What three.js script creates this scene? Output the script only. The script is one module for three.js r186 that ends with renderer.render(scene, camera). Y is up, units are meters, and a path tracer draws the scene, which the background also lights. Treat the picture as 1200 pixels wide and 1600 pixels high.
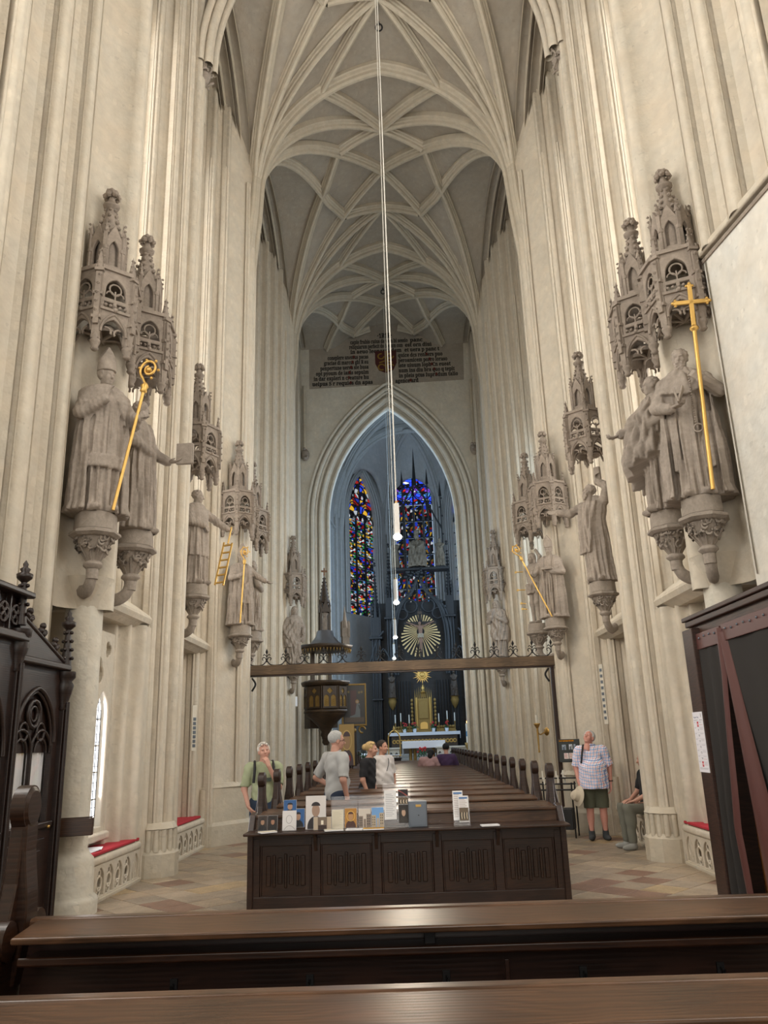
import * as THREE from 'three';
import { mergeGeometries, toCreasedNormals } from 'three/addons/utils/BufferGeometryUtils.js';
import { RoundedBoxGeometry } from 'three/addons/geometries/RoundedBoxGeometry.js';
import { RectAreaLightUniformsLib } from 'three/addons/lights/RectAreaLightUniformsLib.js';
RectAreaLightUniformsLib.init();

// ------------------------------------------------------------------ camera, light, exposure
const scene = new THREE.Scene();
scene.background = new THREE.Color(0x9fb4cc);
const R = THREE.MathUtils.degToRad;
const camera = new THREE.PerspectiveCamera(2 * Math.atan(800 / 1230) * 180 / Math.PI, 0.75, 0.05, 200);
camera.position.set(0, 1.7, 0);
camera.rotation.set(R(16.19), R(1.04), R(-1.9), 'YXZ');
const renderer = new THREE.WebGLRenderer({ antialias: true });
renderer.toneMapping = THREE.LinearToneMapping;
renderer.toneMappingExposure = 1.1;
renderer.shadowMap.enabled = true;

const DAY = new THREE.Color(1.0, 0.965, 0.9), COOL = new THREE.Color(0.72, 0.88, 1.0), BLUE = new THREE.Color(0.52, 0.74, 1.0);
// daylight windows: [name, centre x, centre depth, bottom, top, width, turn about y of its inward normal (0 = towards +z), colour, radiance]
const WINDOWS = [];
for (const s of [-1, 1]) {
  const t = s < 0 ? 90 : -90;
  WINDOWS.push([s * 4.9, 4.1, 5.2, 17.5, 3.2, t, DAY, s < 0 ? 7 : 5.2]);
  WINDOWS.push([s * 4.48, 10.6, 4.3, 14.5, 0.8, t, DAY, 5]);
  WINDOWS.push([s * 4.33, 13.72, 4.3, 13.9, 0.9, t, DAY, 4.2]);
  WINDOWS.push([s * 4.28 - 0.09, 18.7, 4.2, 9.4, 2.2, t, COOL, s < 0 ? 1.2 : 7]);
  WINDOWS.push([s * 4.28 - 0.23, 25.6, 4.4, 9.6, 1.6, t, COOL, s < 0 ? 1.2 : 4]);
}
WINDOWS.push([0, -7.6, 1.0, 9.5, 5, 180, DAY, 4]);
for (const w of WINDOWS) {
  const l = new THREE.RectAreaLight(w[6], w[7], w[4], w[3] - w[2]);
  const n = new THREE.Vector3(Math.sin(R(w[5])), 0, Math.cos(R(w[5])));
  l.position.set(w[0], (w[2] + w[3]) / 2, -w[1]).addScaledVector(n, 0.12);
  l.lookAt(l.position.clone().add(n));
  l.name = 'daylight'; scene.add(l);
}

// ------------------------------------------------------------------ helpers
const V = (x, y, z) => new THREE.Vector3(x, y, z);
let seedN = 7;
const rnd = () => { seedN = (seedN * 1664525 + 1013904223) >>> 0; return seedN / 4294967296; };
const rr = (a, b) => a + (b - a) * rnd();
const hash2 = (x, y, s) => { let h = Math.imul(x, 374761393) ^ Math.imul(y, 668265263) ^ Math.imul(s, 982451653); h = Math.imul(h ^ (h >>> 13), 1274126177); return ((h ^ (h >>> 16)) >>> 0) / 4294967296; };
function vnoise(x, y, p, s) {          // value noise that repeats every p cells
  const x0 = Math.floor(x), y0 = Math.floor(y), fx = x - x0, fy = y - y0, u = fx * fx * (3 - 2 * fx), v = fy * fy * (3 - 2 * fy);
  const m = (a) => ((a % p) + p) % p, h = (a, b) => hash2(m(a), m(b), s);
  return (h(x0, y0) * (1 - u) + h(x0 + 1, y0) * u) * (1 - v) + (h(x0, y0 + 1) * (1 - u) + h(x0 + 1, y0 + 1) * u) * v;
}
const fbm = (x, y, p, s, o = 4) => { let a = 0.5, t = 0, n = 0; for (let i = 0; i < o; i++) { t += a * vnoise(x, y, p, s + i); n += a; x *= 2; y *= 2; p *= 2; a *= 0.55; } return t / n; };
function dataTex(n, f, srgb = true, m = n) {
  const d = new Uint8Array(n * m * 4);
  for (let j = 0; j < m; j++) for (let i = 0; i < n; i++) { const c = f(i / n, j / m), k = (j * n + i) * 4; for (let q = 0; q < 3; q++) d[k + q] = Math.max(0, Math.min(255, Math.round(255 * (c.length ? c[q] : c)))); d[k + 3] = 255; }
  const t = new THREE.DataTexture(d, n, m); t.wrapS = t.wrapT = THREE.RepeatWrapping; t.magFilter = THREE.LinearFilter;
  if (srgb) t.colorSpace = THREE.SRGBColorSpace; t.needsUpdate = true; return t;
}
function rep(t, x, y = x) { const c = t.clone(); c.repeat.set(x, y); c.needsUpdate = true; return c; }
function canvasTex(w, h, draw) {
  const c = document.createElement('canvas'); c.width = w; c.height = h; const g = c.getContext('2d'); draw(g, w, h);
  const t = new THREE.CanvasTexture(c); t.colorSpace = THREE.SRGBColorSpace; t.magFilter = THREE.LinearFilter; return t;
}
const lin = (r, g, b) => new THREE.Color().setRGB(r, g, b);
const std = (o) => new THREE.MeshStandardMaterial({ side: THREE.DoubleSide, ...o });

// textures: what surfaces are made of
const limeT = dataTex(512, (u, v) => {      // limewashed stone: mottled, with small pale chips and grey scuffs
  const a = fbm(u * 4, v * 4, 4, 1, 5), b = fbm(u * 24, v * 24, 24, 9, 3), c = fbm(u * 9, v * 9, 9, 21, 4);
  let k = 0.86 + 0.10 * (a - 0.5) + 0.07 * (b - 0.5), y = 0.03 * (c - 0.5);
  const chip = fbm(u * 40, v * 28, 4, 33, 2) * (fbm(u * 6, v * 6, 6, 41, 3) > 0.56 ? 1 : 0);
  if (chip > 0.7) k += 0.03; if (fbm(u * 34, v * 34, 34, 55, 2) > 0.86) k -= 0.05;
  return [k + y, k * 0.985, k * 0.955 - y];
});
const limeB = dataTex(512, (u, v) => 0.5 + 0.5 * (fbm(u * 8, v * 8, 8, 4, 5) - 0.5) + 0.35 * (fbm(u * 60, v * 60, 60, 14, 2) - 0.5) + (fbm(u * 40, v * 28, 4, 33, 2) * (fbm(u * 6, v * 6, 6, 41, 3) > 0.56 ? 1 : 0) > 0.7 ? -0.12 : 0), false);
const carveT = dataTex(256, (u, v) => { const a = fbm(u * 5, v * 5, 5, 61, 5), b = fbm(u * 30, v * 30, 30, 66, 2); const k = 0.78 + 0.2 * (a - 0.5) + 0.1 * (b - 0.5); return [k, k * 0.985, k * 0.965]; });
const carveB = dataTex(256, (u, v) => 0.5 + 0.6 * (fbm(u * 10, v * 10, 10, 71, 4) - 0.5) + 0.4 * (fbm(u * 44, v * 44, 44, 76, 2) - 0.5), false);
const woodT = dataTex(512, (u, v) => {      // grain runs along u
  const w = fbm(u * 3, v * 9, 3, 81, 3), g = fbm(u * 4, v * 90, 2, 85, 4), r = Math.sin((v * 22 + w * 5 + u * 0) * 6.283) * 0.5 + 0.5;
  const k = 0.62 + 0.32 * (g - 0.5) + 0.12 * (r - 0.5) + 0.2 * (w - 0.5); return [k, k * 0.95, k * 0.9];
});
const woodB = dataTex(512, (u, v) => 0.5 + 0.7 * (fbm(u * 4, v * 90, 2, 85, 4) - 0.5), false);
const clothB = dataTex(128, (u, v) => 0.5 + 0.25 * Math.sin(u * 6.283 * 32) + 0.25 * Math.sin(v * 6.283 * 32), false);
const tileT = dataTex(256, (u, v) => { const a = fbm(u * 3, v * 3, 3, 91, 5), b = fbm(u * 40, v * 40, 40, 95, 2); const k = 0.82 + 0.34 * (a - 0.5) + 0.14 * (b - 0.5); return [k, k * 0.985, k * 0.97]; });

const lime = (r, g, b, o = {}) => std({ color: lin(r, g, b), map: rep(limeT, 0.45), bumpMap: rep(limeB, 0.45), bumpScale: 0.012, roughness: 0.62, ...o });
const carve = (r, g, b, o = {}) => std({ color: lin(r, g, b), map: rep(carveT, 1.3), bumpMap: rep(carveB, 2.2), bumpScale: 0.004, roughness: 0.85, ...o });
const wood = (r, g, b, o = {}) => std({ color: lin(r, g, b), map: rep(woodT, 0.7, 1.1), bumpMap: rep(woodB, 0.7, 1.1), bumpScale: 0.0012, roughness: 0.34, ...o });
const M = {
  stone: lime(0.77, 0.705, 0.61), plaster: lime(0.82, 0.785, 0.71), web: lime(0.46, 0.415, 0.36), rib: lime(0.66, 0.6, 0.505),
  choir: lime(0.56, 0.56, 0.56), gallery: lime(0.92, 0.905, 0.87), base: lime(0.72, 0.655, 0.55),
  statue: carve(0.56, 0.49, 0.43), canopy: carve(0.48, 0.41, 0.35), console: carve(0.53, 0.465, 0.405),
  gold: std({ color: lin(0.68, 0.43, 0.13), metalness: 0.85, roughness: 0.42, bumpMap: rep(carveB, 3), bumpScale: 0.002 }),
  goldMatt: std({ color: lin(0.34, 0.215, 0.065), metalness: 0.6, roughness: 0.5, bumpMap: rep(carveB, 6), bumpScale: 0.01 }),
  pew: wood(0.085, 0.036, 0.019), pewTop: wood(0.22, 0.12, 0.068, { roughness: 0.31 }), pewDark: wood(0.08, 0.038, 0.028), conf: wood(0.05, 0.023, 0.016, { roughness: 0.42 }),
  boothWood: wood(0.12, 0.055, 0.038, { roughness: 0.5 }), altarWood: wood(0.045, 0.047, 0.052, { roughness: 0.5 }), beam: wood(0.36, 0.26, 0.165, { roughness: 0.55 }), pulpit: wood(0.16, 0.105, 0.06, { roughness: 0.5 }),
  iron: std({ color: lin(0.02, 0.019, 0.02), roughness: 0.55, metalness: 0.5 }), black: std({ color: lin(0.012, 0.012, 0.013), roughness: 0.6 }),
  red: std({ color: lin(0.42, 0.02, 0.035), roughness: 0.95, bumpMap: rep(clothB, 4), bumpScale: 0.002 }), white: std({ color: lin(0.78, 0.79, 0.82), roughness: 0.9, bumpMap: rep(clothB, 6), bumpScale: 0.001 }),
  paper: std({ color: lin(0.78, 0.79, 0.83), roughness: 0.7 }), acryl: new THREE.MeshPhysicalMaterial({ color: 0xffffff, transmission: 1, thickness: 0, roughness: 0.05, ior: 1.3, side: THREE.DoubleSide }),
  glass: new THREE.MeshPhysicalMaterial({ color: 0xffffff, transmission: 1, thickness: 0, roughness: 0.04, side: THREE.DoubleSide }),
  brass: std({ color: lin(0.5, 0.31, 0.1), metalness: 0.9, roughness: 0.3 }), wax: std({ color: lin(0.8, 0.77, 0.68), roughness: 0.5 }), steel: std({ color: lin(0.16, 0.185, 0.22), metalness: 0.55, roughness: 0.42 }),
  leather: std({ color: lin(0.1, 0.036, 0.032), roughness: 0.45 }), felt: std({ color: lin(0.03, 0.027, 0.026), roughness: 1, bumpMap: rep(clothB, 8), bumpScale: 0.002 }), hide: std({ color: lin(0.3, 0.12, 0.04), roughness: 0.6 }),
  leaf: std({ color: lin(0.03, 0.09, 0.03), roughness: 0.5 }), petal: std({ color: lin(0.55, 0.03, 0.03), roughness: 0.6 }), lead: std({ color: lin(0.015, 0.015, 0.017), roughness: 0.6 }),
};
const DAYPANE = (c, k) => std({ color: 0x111111, emissive: c, emissiveIntensity: k, roughness: 0.4 });

// geometry collector: one MB becomes one mesh
const _m = new THREE.Matrix4(), _q = new THREE.Quaternion();
const mat4 = (p = [0, 0, 0], r = [0, 0, 0], s = 1) => new THREE.Matrix4().compose(V(...p), new THREE.Quaternion().setFromEuler(new THREE.Euler(...r, 'YXZ')), typeof s === 'number' ? V(s, s, s) : V(...s));
function clean(g) { g = g.index ? g.toNonIndexed() : g.clone(); for (const k of Object.keys(g.attributes)) if (!['position', 'normal', 'uv'].includes(k)) g.deleteAttribute(k); if (!g.attributes.uv) g.setAttribute('uv', new THREE.BufferAttribute(new Float32Array(g.attributes.position.count * 2), 2)); g.morphAttributes = {}; return g; }
function boxUV(g) {
  const p = g.attributes.position, n = g.attributes.normal, uv = new Float32Array(p.count * 2);
  for (let i = 0; i < p.count; i += 3) {
    let a = 0, b = 0, c = 0; for (let k = 0; k < 3; k++) { a += n.getX(i + k); b += n.getY(i + k); c += n.getZ(i + k); } a = Math.abs(a); b = Math.abs(b); c = Math.abs(c);
    for (let k = i; k < i + 3; k++) { const x = p.getX(k), y = p.getY(k), z = p.getZ(k); const w = b > a && b > c ? [x, z] : a > c ? [z, y] : [x, y]; uv[2 * k] = w[0]; uv[2 * k + 1] = w[1]; }
  }
  g.setAttribute('uv', new THREE.BufferAttribute(uv, 2)); return g;
}
class MB {
  constructor() { this.g = []; }
  add(g, m) { g = clean(g); if (m) g.applyMatrix4(m); this.g.push(g); return this; }
  box(x, y, z, w, h, d, r = [0, 0, 0]) { return this.add(new THREE.BoxGeometry(w, h, d), mat4([x, y, z], r)); }
  rbox(x, y, z, w, h, d, rad = 0.01, r = [0, 0, 0], seg = 1) { return this.add(new RoundedBoxGeometry(w, h, d, seg, Math.min(rad, w / 2.01, h / 2.01, d / 2.01)), mat4([x, y, z], r)); }
  cyl(x, y, z, r1, r2, h, n = 12, r = [0, 0, 0]) { return this.add(new THREE.CylinderGeometry(r1, r2, h, n), mat4([x, y, z], r)); }
  sph(x, y, z, r, n = 8, s = 1) { return this.add(new THREE.SphereGeometry(r, n, Math.max(4, n * 0.7 | 0)), mat4([x, y, z], [0, 0, 0], s)); }
  bar(a, b, r, n = 6, r2 = r) { const d = b.clone().sub(a), L = d.length(); _q.setFromUnitVectors(V(0, 1, 0), d.normalize()); return this.add(new THREE.CylinderGeometry(r2, r, L, n), new THREE.Matrix4().compose(a.clone().addScaledVector(d, L / 2), _q.clone(), V(1, 1, 1))); }
  tube(pts, r, n = 6, seg = 20, closed = false) { return this.add(new THREE.TubeGeometry(new THREE.CatmullRomCurve3(pts, closed), seg, r, n, closed)); }
  lathe(pts, n = 16, m) { return this.add(new THREE.LatheGeometry(pts.map((p) => new THREE.Vector2(p[0], p[1])), n), m); }
  ext(shape, depth, m, bevel = 0) { return this.add(new THREE.ExtrudeGeometry(shape, { depth, bevelEnabled: bevel > 0, bevelSize: bevel, bevelThickness: bevel, bevelSegments: 1, curveSegments: 8 }), m); }
  tor(x, y, z, R_, r, m = 6, n = 20, rot = [0, 0, 0], arc = Math.PI * 2) { return this.add(new THREE.TorusGeometry(R_, r, m, n, arc), mat4([x, y, z], rot)); }
  geo(keepUV) { const g = this.g.length === 1 ? this.g[0] : mergeGeometries(this.g); return keepUV ? g : boxUV(g); }
  build(name, mat, parent, keepUV) { return mesh(name, this.geo(keepUV), mat, parent); }
}
const mb = () => new MB();
const used = new Map();
const numbered = (n) => { const k = used.get(n) ?? 0; used.set(n, k + 1); return k ? n + '_' + String(k).padStart(3, '0') : n; };
function mesh(name, geo, mat, parent = scene) {
  const o = new THREE.Mesh(geo, mat); o.castShadow = o.receiveShadow = true; o.name = parent === scene ? numbered(name) : name; parent.add(o); return o;
}
function tag(o, label, category, group, kind) { if (label) o.userData.label = label; if (category) o.userData.category = category; if (group) o.userData.group = group; if (kind) o.userData.kind = kind; return o; }
function thing(name, label, category, p = [0, 0, 0], turn = 0, group, parent = scene) {
  const o = new THREE.Group(); o.name = numbered(name); o.position.set(...p); o.rotation.y = turn; parent.add(o); return tag(o, label, category, group);
}
function struct(name, label, category = name) { const o = new THREE.Group(); o.name = numbered(name); scene.add(o); return tag(o, label, category, null, 'structure'); }
function dup(o, p, turn, label, s = 1) { const c = o.clone(); c.name = numbered(o.name.replace(/_\d+$/, '')); c.userData = { ...o.userData, label }; scene.add(c); c.position.set(...p); c.rotation.y = turn; c.scale.setScalar(s); return c; }
const shp = (pts) => new THREE.Shape(pts.map((p) => new THREE.Vector2(p[0], p[1])));
const pth = (pts) => new THREE.Path(pts.map((p) => new THREE.Vector2(p[0], p[1])));
// points of a pointed arch from (-a, y0) over the apex (0, y0 + rise) to (a, y0)
function archPts(a, y0, rise, n = 10, cx = 0) {
  const e = Math.max(0, (rise * rise - a * a) / (2 * a)), Rr = a + e, k = rise / Math.sqrt(Rr * Rr - e * e), o = [];
  for (let i = 0; i <= n; i++) { const x = -a * Math.cos(i / n * Math.PI / 2) ; o.push([cx + x, y0 + k * Math.sqrt(Math.max(0, Rr * Rr - (Math.abs(x) + e) ** 2))]); }
  for (let i = n - 1; i >= 0; i--) o.push([2 * cx - o[i][0], o[i][1]]);
  return o;
}
const circ = (x, y, r, n = 16) => Array.from({ length: n }, (_, i) => [x + r * Math.cos(-i / n * 6.2832), y + r * Math.sin(-i / n * 6.2832)]);
const foil = (x, y, r, k = 4, n = 24, rot = 0) => Array.from({ length: n }, (_, i) => { const a = -i / n * 6.2832, q = r * (0.72 + 0.28 * Math.abs(Math.cos((a + rot) * k / 2))); return [x + q * Math.cos(a), y + q * Math.sin(a)]; });

// implicit surfaces, meshed as surface nets
const cap = (a, b, r1, r2 = r1) => { const dx = b[0] - a[0], dy = b[1] - a[1], dz = b[2] - a[2], L = dx * dx + dy * dy + dz * dz || 1e-9; return (x, y, z) => { const px = x - a[0], py = y - a[1], pz = z - a[2]; let t = (px * dx + py * dy + pz * dz) / L; t = t < 0 ? 0 : t > 1 ? 1 : t; const ex = px - dx * t, ey = py - dy * t, ez = pz - dz * t; return Math.sqrt(ex * ex + ey * ey + ez * ez) - r1 - (r2 - r1) * t; }; };
const ell = (c, r, rot) => { const m = Math.min(...r); let q = null; if (rot) { const e = new THREE.Matrix4().makeRotationFromEuler(new THREE.Euler(...rot)).invert().elements; q = e; } return (x, y, z) => { let px = x - c[0], py = y - c[1], pz = z - c[2]; if (q) { const a = q[0] * px + q[4] * py + q[8] * pz, b = q[1] * px + q[5] * py + q[9] * pz; pz = q[2] * px + q[6] * py + q[10] * pz; px = a; py = b; } px /= r[0]; py /= r[1]; pz /= r[2]; const k = Math.sqrt(px * px + py * py + pz * pz); return (k - 1) * m * (k < 1 ? 1 : 1); }; };
const rbx = (c, h, r, ry = 0) => { const cs = Math.cos(ry), sn = Math.sin(ry); return (x, y, z) => { const ax = x - c[0], az = z - c[2], qx = Math.abs(ax * cs - az * sn) - h[0] + r, qy = Math.abs(y - c[1]) - h[1] + r, qz = Math.abs(ax * sn + az * cs) - h[2] + r; const mx = Math.max(qx, 0), my = Math.max(qy, 0), mz = Math.max(qz, 0); return Math.sqrt(mx * mx + my * my + mz * mz) + Math.min(Math.max(qx, qy, qz), 0) - r; }; };
const uni = (fs, k = 0.03) => (x, y, z) => { let d = 9; for (let i = 0; i < fs.length; i++) { const e = fs[i](x, y, z), h = Math.max(k - Math.abs(d - e), 0) / k; d = Math.min(d, e) - h * h * k * 0.25; } return d; };
const sub = (a, b, k = 0.01) => (x, y, z) => { const d = a(x, y, z), e = -b(x, y, z), h = Math.max(k - Math.abs(d - e), 0) / k; return Math.max(d, e) + h * h * k * 0.25; };
const cut = (a, b) => (x, y, z) => Math.max(a(x, y, z), b(x, y, z));
function netMesh(f, lo, hi, h) {
  const n = [0, 1, 2].map((i) => Math.ceil((hi[i] - lo[i]) / h) + 2), [nx, ny, nz] = n, B = 6, val = new Float32Array(nx * ny * nz), at = (i, j, k) => (k * ny + j) * nx + i, reach = B * h * 0.87 * 1.7 + h;
  for (let K = 0; K < nz; K += B) for (let J = 0; J < ny; J += B) for (let I = 0; I < nx; I += B) {
    const c = f(lo[0] + (I + B / 2) * h, lo[1] + (J + B / 2) * h, lo[2] + (K + B / 2) * h), far = Math.abs(c) > reach;
    for (let k = K; k < Math.min(nz, K + B); k++) for (let j = J; j < Math.min(ny, J + B); j++) for (let i = I; i < Math.min(nx, I + B); i++) val[at(i, j, k)] = far ? c : f(lo[0] + i * h, lo[1] + j * h, lo[2] + k * h);
  }
  const id = new Int32Array(nx * ny * nz).fill(-1), pos = [], idx = [];
  for (let k = 0; k < nz - 1; k++) for (let j = 0; j < ny - 1; j++) for (let i = 0; i < nx - 1; i++) {
    let mask = 0; const v = [];
    for (let q = 0; q < 8; q++) { const w = val[at(i + (q & 1), j + (q >> 1 & 1), k + (q >> 2))]; v.push(w); if (w < 0) mask |= 1 << q; }
    if (mask === 0 || mask === 255) continue;
    let sx = 0, sy = 0, sz = 0, c = 0;
    for (let q = 0; q < 8; q++) for (const b of [1, 2, 4]) if (!(q & b)) { const p = q | b; if ((v[q] < 0) !== (v[p] < 0)) { const t = v[q] / (v[q] - v[p]); sx += (q & 1) + (b === 1 ? t : 0); sy += (q >> 1 & 1) + (b === 2 ? t : 0); sz += (q >> 2) + (b === 4 ? t : 0); c++; } }
    id[at(i, j, k)] = pos.length / 3; pos.push(lo[0] + (i + sx / c) * h, lo[1] + (j + sy / c) * h, lo[2] + (k + sz / c) * h);
  }
  const quad = (a, b, c, d, fl) => { if (a < 0 || b < 0 || c < 0 || d < 0) return; fl ? idx.push(a, c, b, a, d, c) : idx.push(a, b, c, a, c, d); };
  for (let k = 1; k < nz - 1; k++) for (let j = 1; j < ny - 1; j++) for (let i = 1; i < nx - 1; i++) {
    const s = val[at(i, j, k)] < 0;
    if (s !== val[at(i + 1, j, k)] < 0) quad(id[at(i, j - 1, k - 1)], id[at(i, j, k - 1)], id[at(i, j, k)], id[at(i, j - 1, k)], !s);
    if (s !== val[at(i, j + 1, k)] < 0) quad(id[at(i - 1, j, k - 1)], id[at(i, j, k - 1)], id[at(i, j, k)], id[at(i - 1, j, k)], s);
    if (s !== val[at(i, j, k + 1)] < 0) quad(id[at(i - 1, j - 1, k)], id[at(i, j - 1, k)], id[at(i, j, k)], id[at(i - 1, j, k)], !s);
  }
  const g = new THREE.BufferGeometry(); g.setAttribute('position', new THREE.Float32BufferAttribute(pos, 3)); g.setIndex(idx); g.computeVertexNormals();
  const uv = new Float32Array(pos.length / 3 * 2); for (let i = 0; i < uv.length / 2; i++) { uv[2 * i] = pos[3 * i] + pos[3 * i + 2] * 0.7; uv[2 * i + 1] = pos[3 * i + 1] + pos[3 * i + 2] * 0.3; }
  g.setAttribute('uv', new THREE.BufferAttribute(uv, 2)); return g;
}
function ortho(a, b) { return a.clone().addScaledVector(b, -a.dot(b)).normalize(); }

// ------------------------------------------------------------------ the nave: walls of moulded piers
const ax = (d) => (d > 14 ? -0.02 * (d - 14) : 0);          // the nave drifts a little to the left
function arcTo(out, p, q, bulge, n = 6) {
  const [s0, d0] = p, [s1, d1] = q, L = Math.hypot(s1 - s0, d1 - d0); if (!bulge) return;
  const nx = -(d1 - d0) / L, nd = (s1 - s0) / L;
  for (let i = 1; i < n; i++) { const t = i / n, h = bulge * L * 4 * t * (1 - t); out.push([s0 + (s1 - s0) * t + nx * h, d0 + (d1 - d0) * t + nd * h]); }
}
function profile(pts) { const o = []; for (let i = 0; i < pts.length; i++) { const roll = (pts[i][2] || 0) >= 0.35, after = i > 0 && (pts[i - 1][2] || 0) >= 0.35, [S, D] = pts[i]; if (roll) o.push([S + 0.005, D - 0.05], [S + 0.085, D - 0.045], [S + 0.085, D - 0.012]); o.push([S, D]); if (after) o.push([S + 0.085, D + 0.012], [S + 0.085, D + 0.045], [S + 0.005, D + 0.05]); if (i < pts.length - 1) arcTo(o, pts[i], pts[i + 1], pts[i][2] || 0); } return o; }
function wallStrip(pts, side, y0, y1) {                    // a moulded plan profile, raised from y0 to y1
  const P = profile(pts), pos = [], uv = []; let u = 0;
  for (let i = 0; i + 1 < P.length; i++) {
    const a = P[i], b = P[i + 1], L = Math.hypot(b[0] - a[0], b[1] - a[1]);
    const A = [side * a[0] + ax(a[1]), -a[1]], B = [side * b[0] + ax(b[1]), -b[1]];
    const q = (p, y, w) => { pos.push(p[0], y, p[1]); uv.push(w, y); };
    q(A, y0, u); q(B, y0, u + L); q(B, y1, u + L); q(A, y0, u); q(B, y1, u + L); q(A, y1, u); u += L;
  }
  const g = new THREE.BufferGeometry(); g.setAttribute('position', new THREE.Float32BufferAttribute(pos, 3)); g.setAttribute('uv', new THREE.Float32BufferAttribute(uv, 2)); g.computeVertexNormals();
  return toCreasedNormals(g, 0.6);
}
const winPlane = 4.6;
const partJamb = [[4.85, 5.7], [4.62, 5.8, -0.2], [4.45, 6.3, 0.4], [4.3, 6.42, -0.25], [4.2, 6.95, 0.4], [4.06, 7.07, -0.28], [4.03, 7.6, 0.4], [3.88, 7.74, -0.3], [3.9, 8.24, 0.4], [3.79, 8.36, 0], [3.83, 8.42, -0.3], [3.62, 9.2, 0], [3.58, 9.2, 0], [3.52, 9.24, 0.2], [3.48, 9.34, 0.2], [3.53, 9.44, 0], [3.64, 9.46, -0.3], [3.85, 9.98, 0.35], [3.98, 10.04, -0.2], [4.2, 10.12], [winPlane, 10.15]];
const partB = [[winPlane, 11.05], [4.2, 11.08, -0.2], [4.06, 11.26, 0.4], [3.95, 11.32, -0.3], [3.72, 11.48, 0.4], [3.66, 11.56, -0.3], [3.57, 11.66, 0.45], [3.5, 11.74, -0.2], [3.43, 11.84, 0.4], [3.41, 11.96, -0.15], [3.41, 12.12, 0.4], [3.44, 12.22], [3.54, 12.3, -0.3], [3.7, 12.8, 0.35], [3.8, 12.87, -0.25], [3.98, 13.18], [4.45, 13.22]];
const partC = [[4.45, 14.22], [4.0, 14.28, -0.25], [3.84, 14.48, 0.4], [3.73, 14.55, -0.3], [3.55, 14.78, 0.4], [3.47, 14.84], [3.42, 14.95], [3.18, 15.34, 0], [3.05, 15.4, 0.2], [3.03, 15.6, 0.2], [3.05, 15.8], [3.2, 15.84, -0.3], [3.6, 16.46, 0.35], [3.74, 16.56, -0.25], [4.0, 16.98], [4.4, 17.05]];
const partD = [[4.4, 20.4], [3.98, 20.46, -0.2], [3.84, 20.62, 0.4], [3.74, 20.7, -0.3], [3.62, 20.95, 0.4], [3.53, 21.05, -0.3], [3.43, 21.35, 0.4], [3.35, 21.45, -0.25], [3.26, 21.75, 0.4], [3.2, 21.85, -0.2], [3.12, 22.2, 0], [3.06, 22.5, 0.3], [3.03, 22.8, 0.25], [3.06, 23.2], [3.2, 23.3, -0.3], [3.5, 23.9, 0.35], [3.62, 24.0, -0.25], [3.95, 24.5], [4.4, 24.55]];
const partE = [[4.4, 26.6], [3.95, 26.65, -0.2], [3.82, 26.8, 0.4], [3.72, 26.88, -0.3], [3.6, 27.1, 0.4], [3.52, 27.2, -0.3], [3.4, 27.5, 0.4], [3.33, 27.6], [3.3, 28.3]];
const shaftsAt = { A: [[4.4, 6.4, 0.075], [4.13, 7.05, 0.085], [3.96, 7.72, 0.085], [3.845, 8.34, 0.06], [3.53, 9.34, 0.06], [3.92, 10.05, 0.07]], B: [[4.02, 11.32, 0.07], [3.7, 11.56, 0.07], [3.54, 11.74, 0.07], [3.44, 12.04, 0.085], [3.75, 12.87, 0.06]], C: [[3.8, 14.55, 0.07], [3.53, 14.84, 0.06], [3.14, 15.38, 0.06], [3.08, 15.5, 0.055], [3.05, 15.62, 0.075], [3.08, 15.74, 0.055], [3.14, 15.84, 0.05], [3.68, 16.56, 0.06]], D: [[3.8, 20.7, 0.06], [3.58, 21.05, 0.06], [3.4, 21.45, 0.06], [3.23, 21.85, 0.06], [3.14, 22.2, 0.05], [3.08, 22.55, 0.06], [3.05, 22.85, 0.09], [3.08, 23.15, 0.06], [3.56, 24.0, 0.06]], E: [[3.77, 26.88, 0.06], [3.56, 27.2, 0.06], [3.36, 27.6, 0.07]] };
function shaft(parent, side, s, d, r, y0, y1) { const g = new THREE.CylinderGeometry(r, r, y1 - y0, 14, 1, true); const o = mb().add(g, mat4([side * s + ax(d), (y0 + y1) / 2, -d])).build('shaft', M.stone, parent); return o; }
// a moulded base under a pier: the profile grown outwards and raised as stacked courses
function pierBase(parent, side, poly, courses) {
  const cx = poly.reduce((a, p) => a + p[0], 0) / poly.length, cd = poly.reduce((a, p) => a + p[1], 0) / poly.length;
  for (const [y0, y1, grow, top = grow] of courses) {
    const pos = []; const P = (p, g) => { const L = Math.hypot(p[0] - cx, p[1] - cd); return [side * (p[0] + (p[0] - cx) / L * g) + ax(p[1]), -(p[1] + (p[1] - cd) / L * g)]; };
    poly.forEach((p, i) => { const q = poly[(i + 1) % poly.length], a = P(p, grow), b = P(q, grow), c = P(q, top), d = P(p, top); pos.push(a[0], y0, a[1], b[0], y0, b[1], c[0], y1, c[1], a[0], y0, a[1], c[0], y1, c[1], d[0], y1, d[1]); const e = P([cx, cd + 1e-4], 0); pos.push(d[0], y1, d[1], c[0], y1, c[1], side * cx + ax(cd), y1, -cd); });
    const g = new THREE.BufferGeometry(); g.setAttribute('position', new THREE.Float32BufferAttribute(pos, 3)); g.computeVertexNormals(); const q = toCreasedNormals(g, 0.5); clean(q); q.setAttribute('uv', new THREE.BufferAttribute(new Float32Array(pos.length / 3 * 2), 2)); mesh('base_course', boxUV(q), M.base, parent);
  }
}
const ring = (cx, cd, r, n, ph = 0) => Array.from({ length: n }, (_, i) => [cx + r * Math.cos(i / n * 6.2832 + ph), cd + r * Math.sin(i / n * 6.2832 + ph)]);
const WALLS = {};
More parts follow.
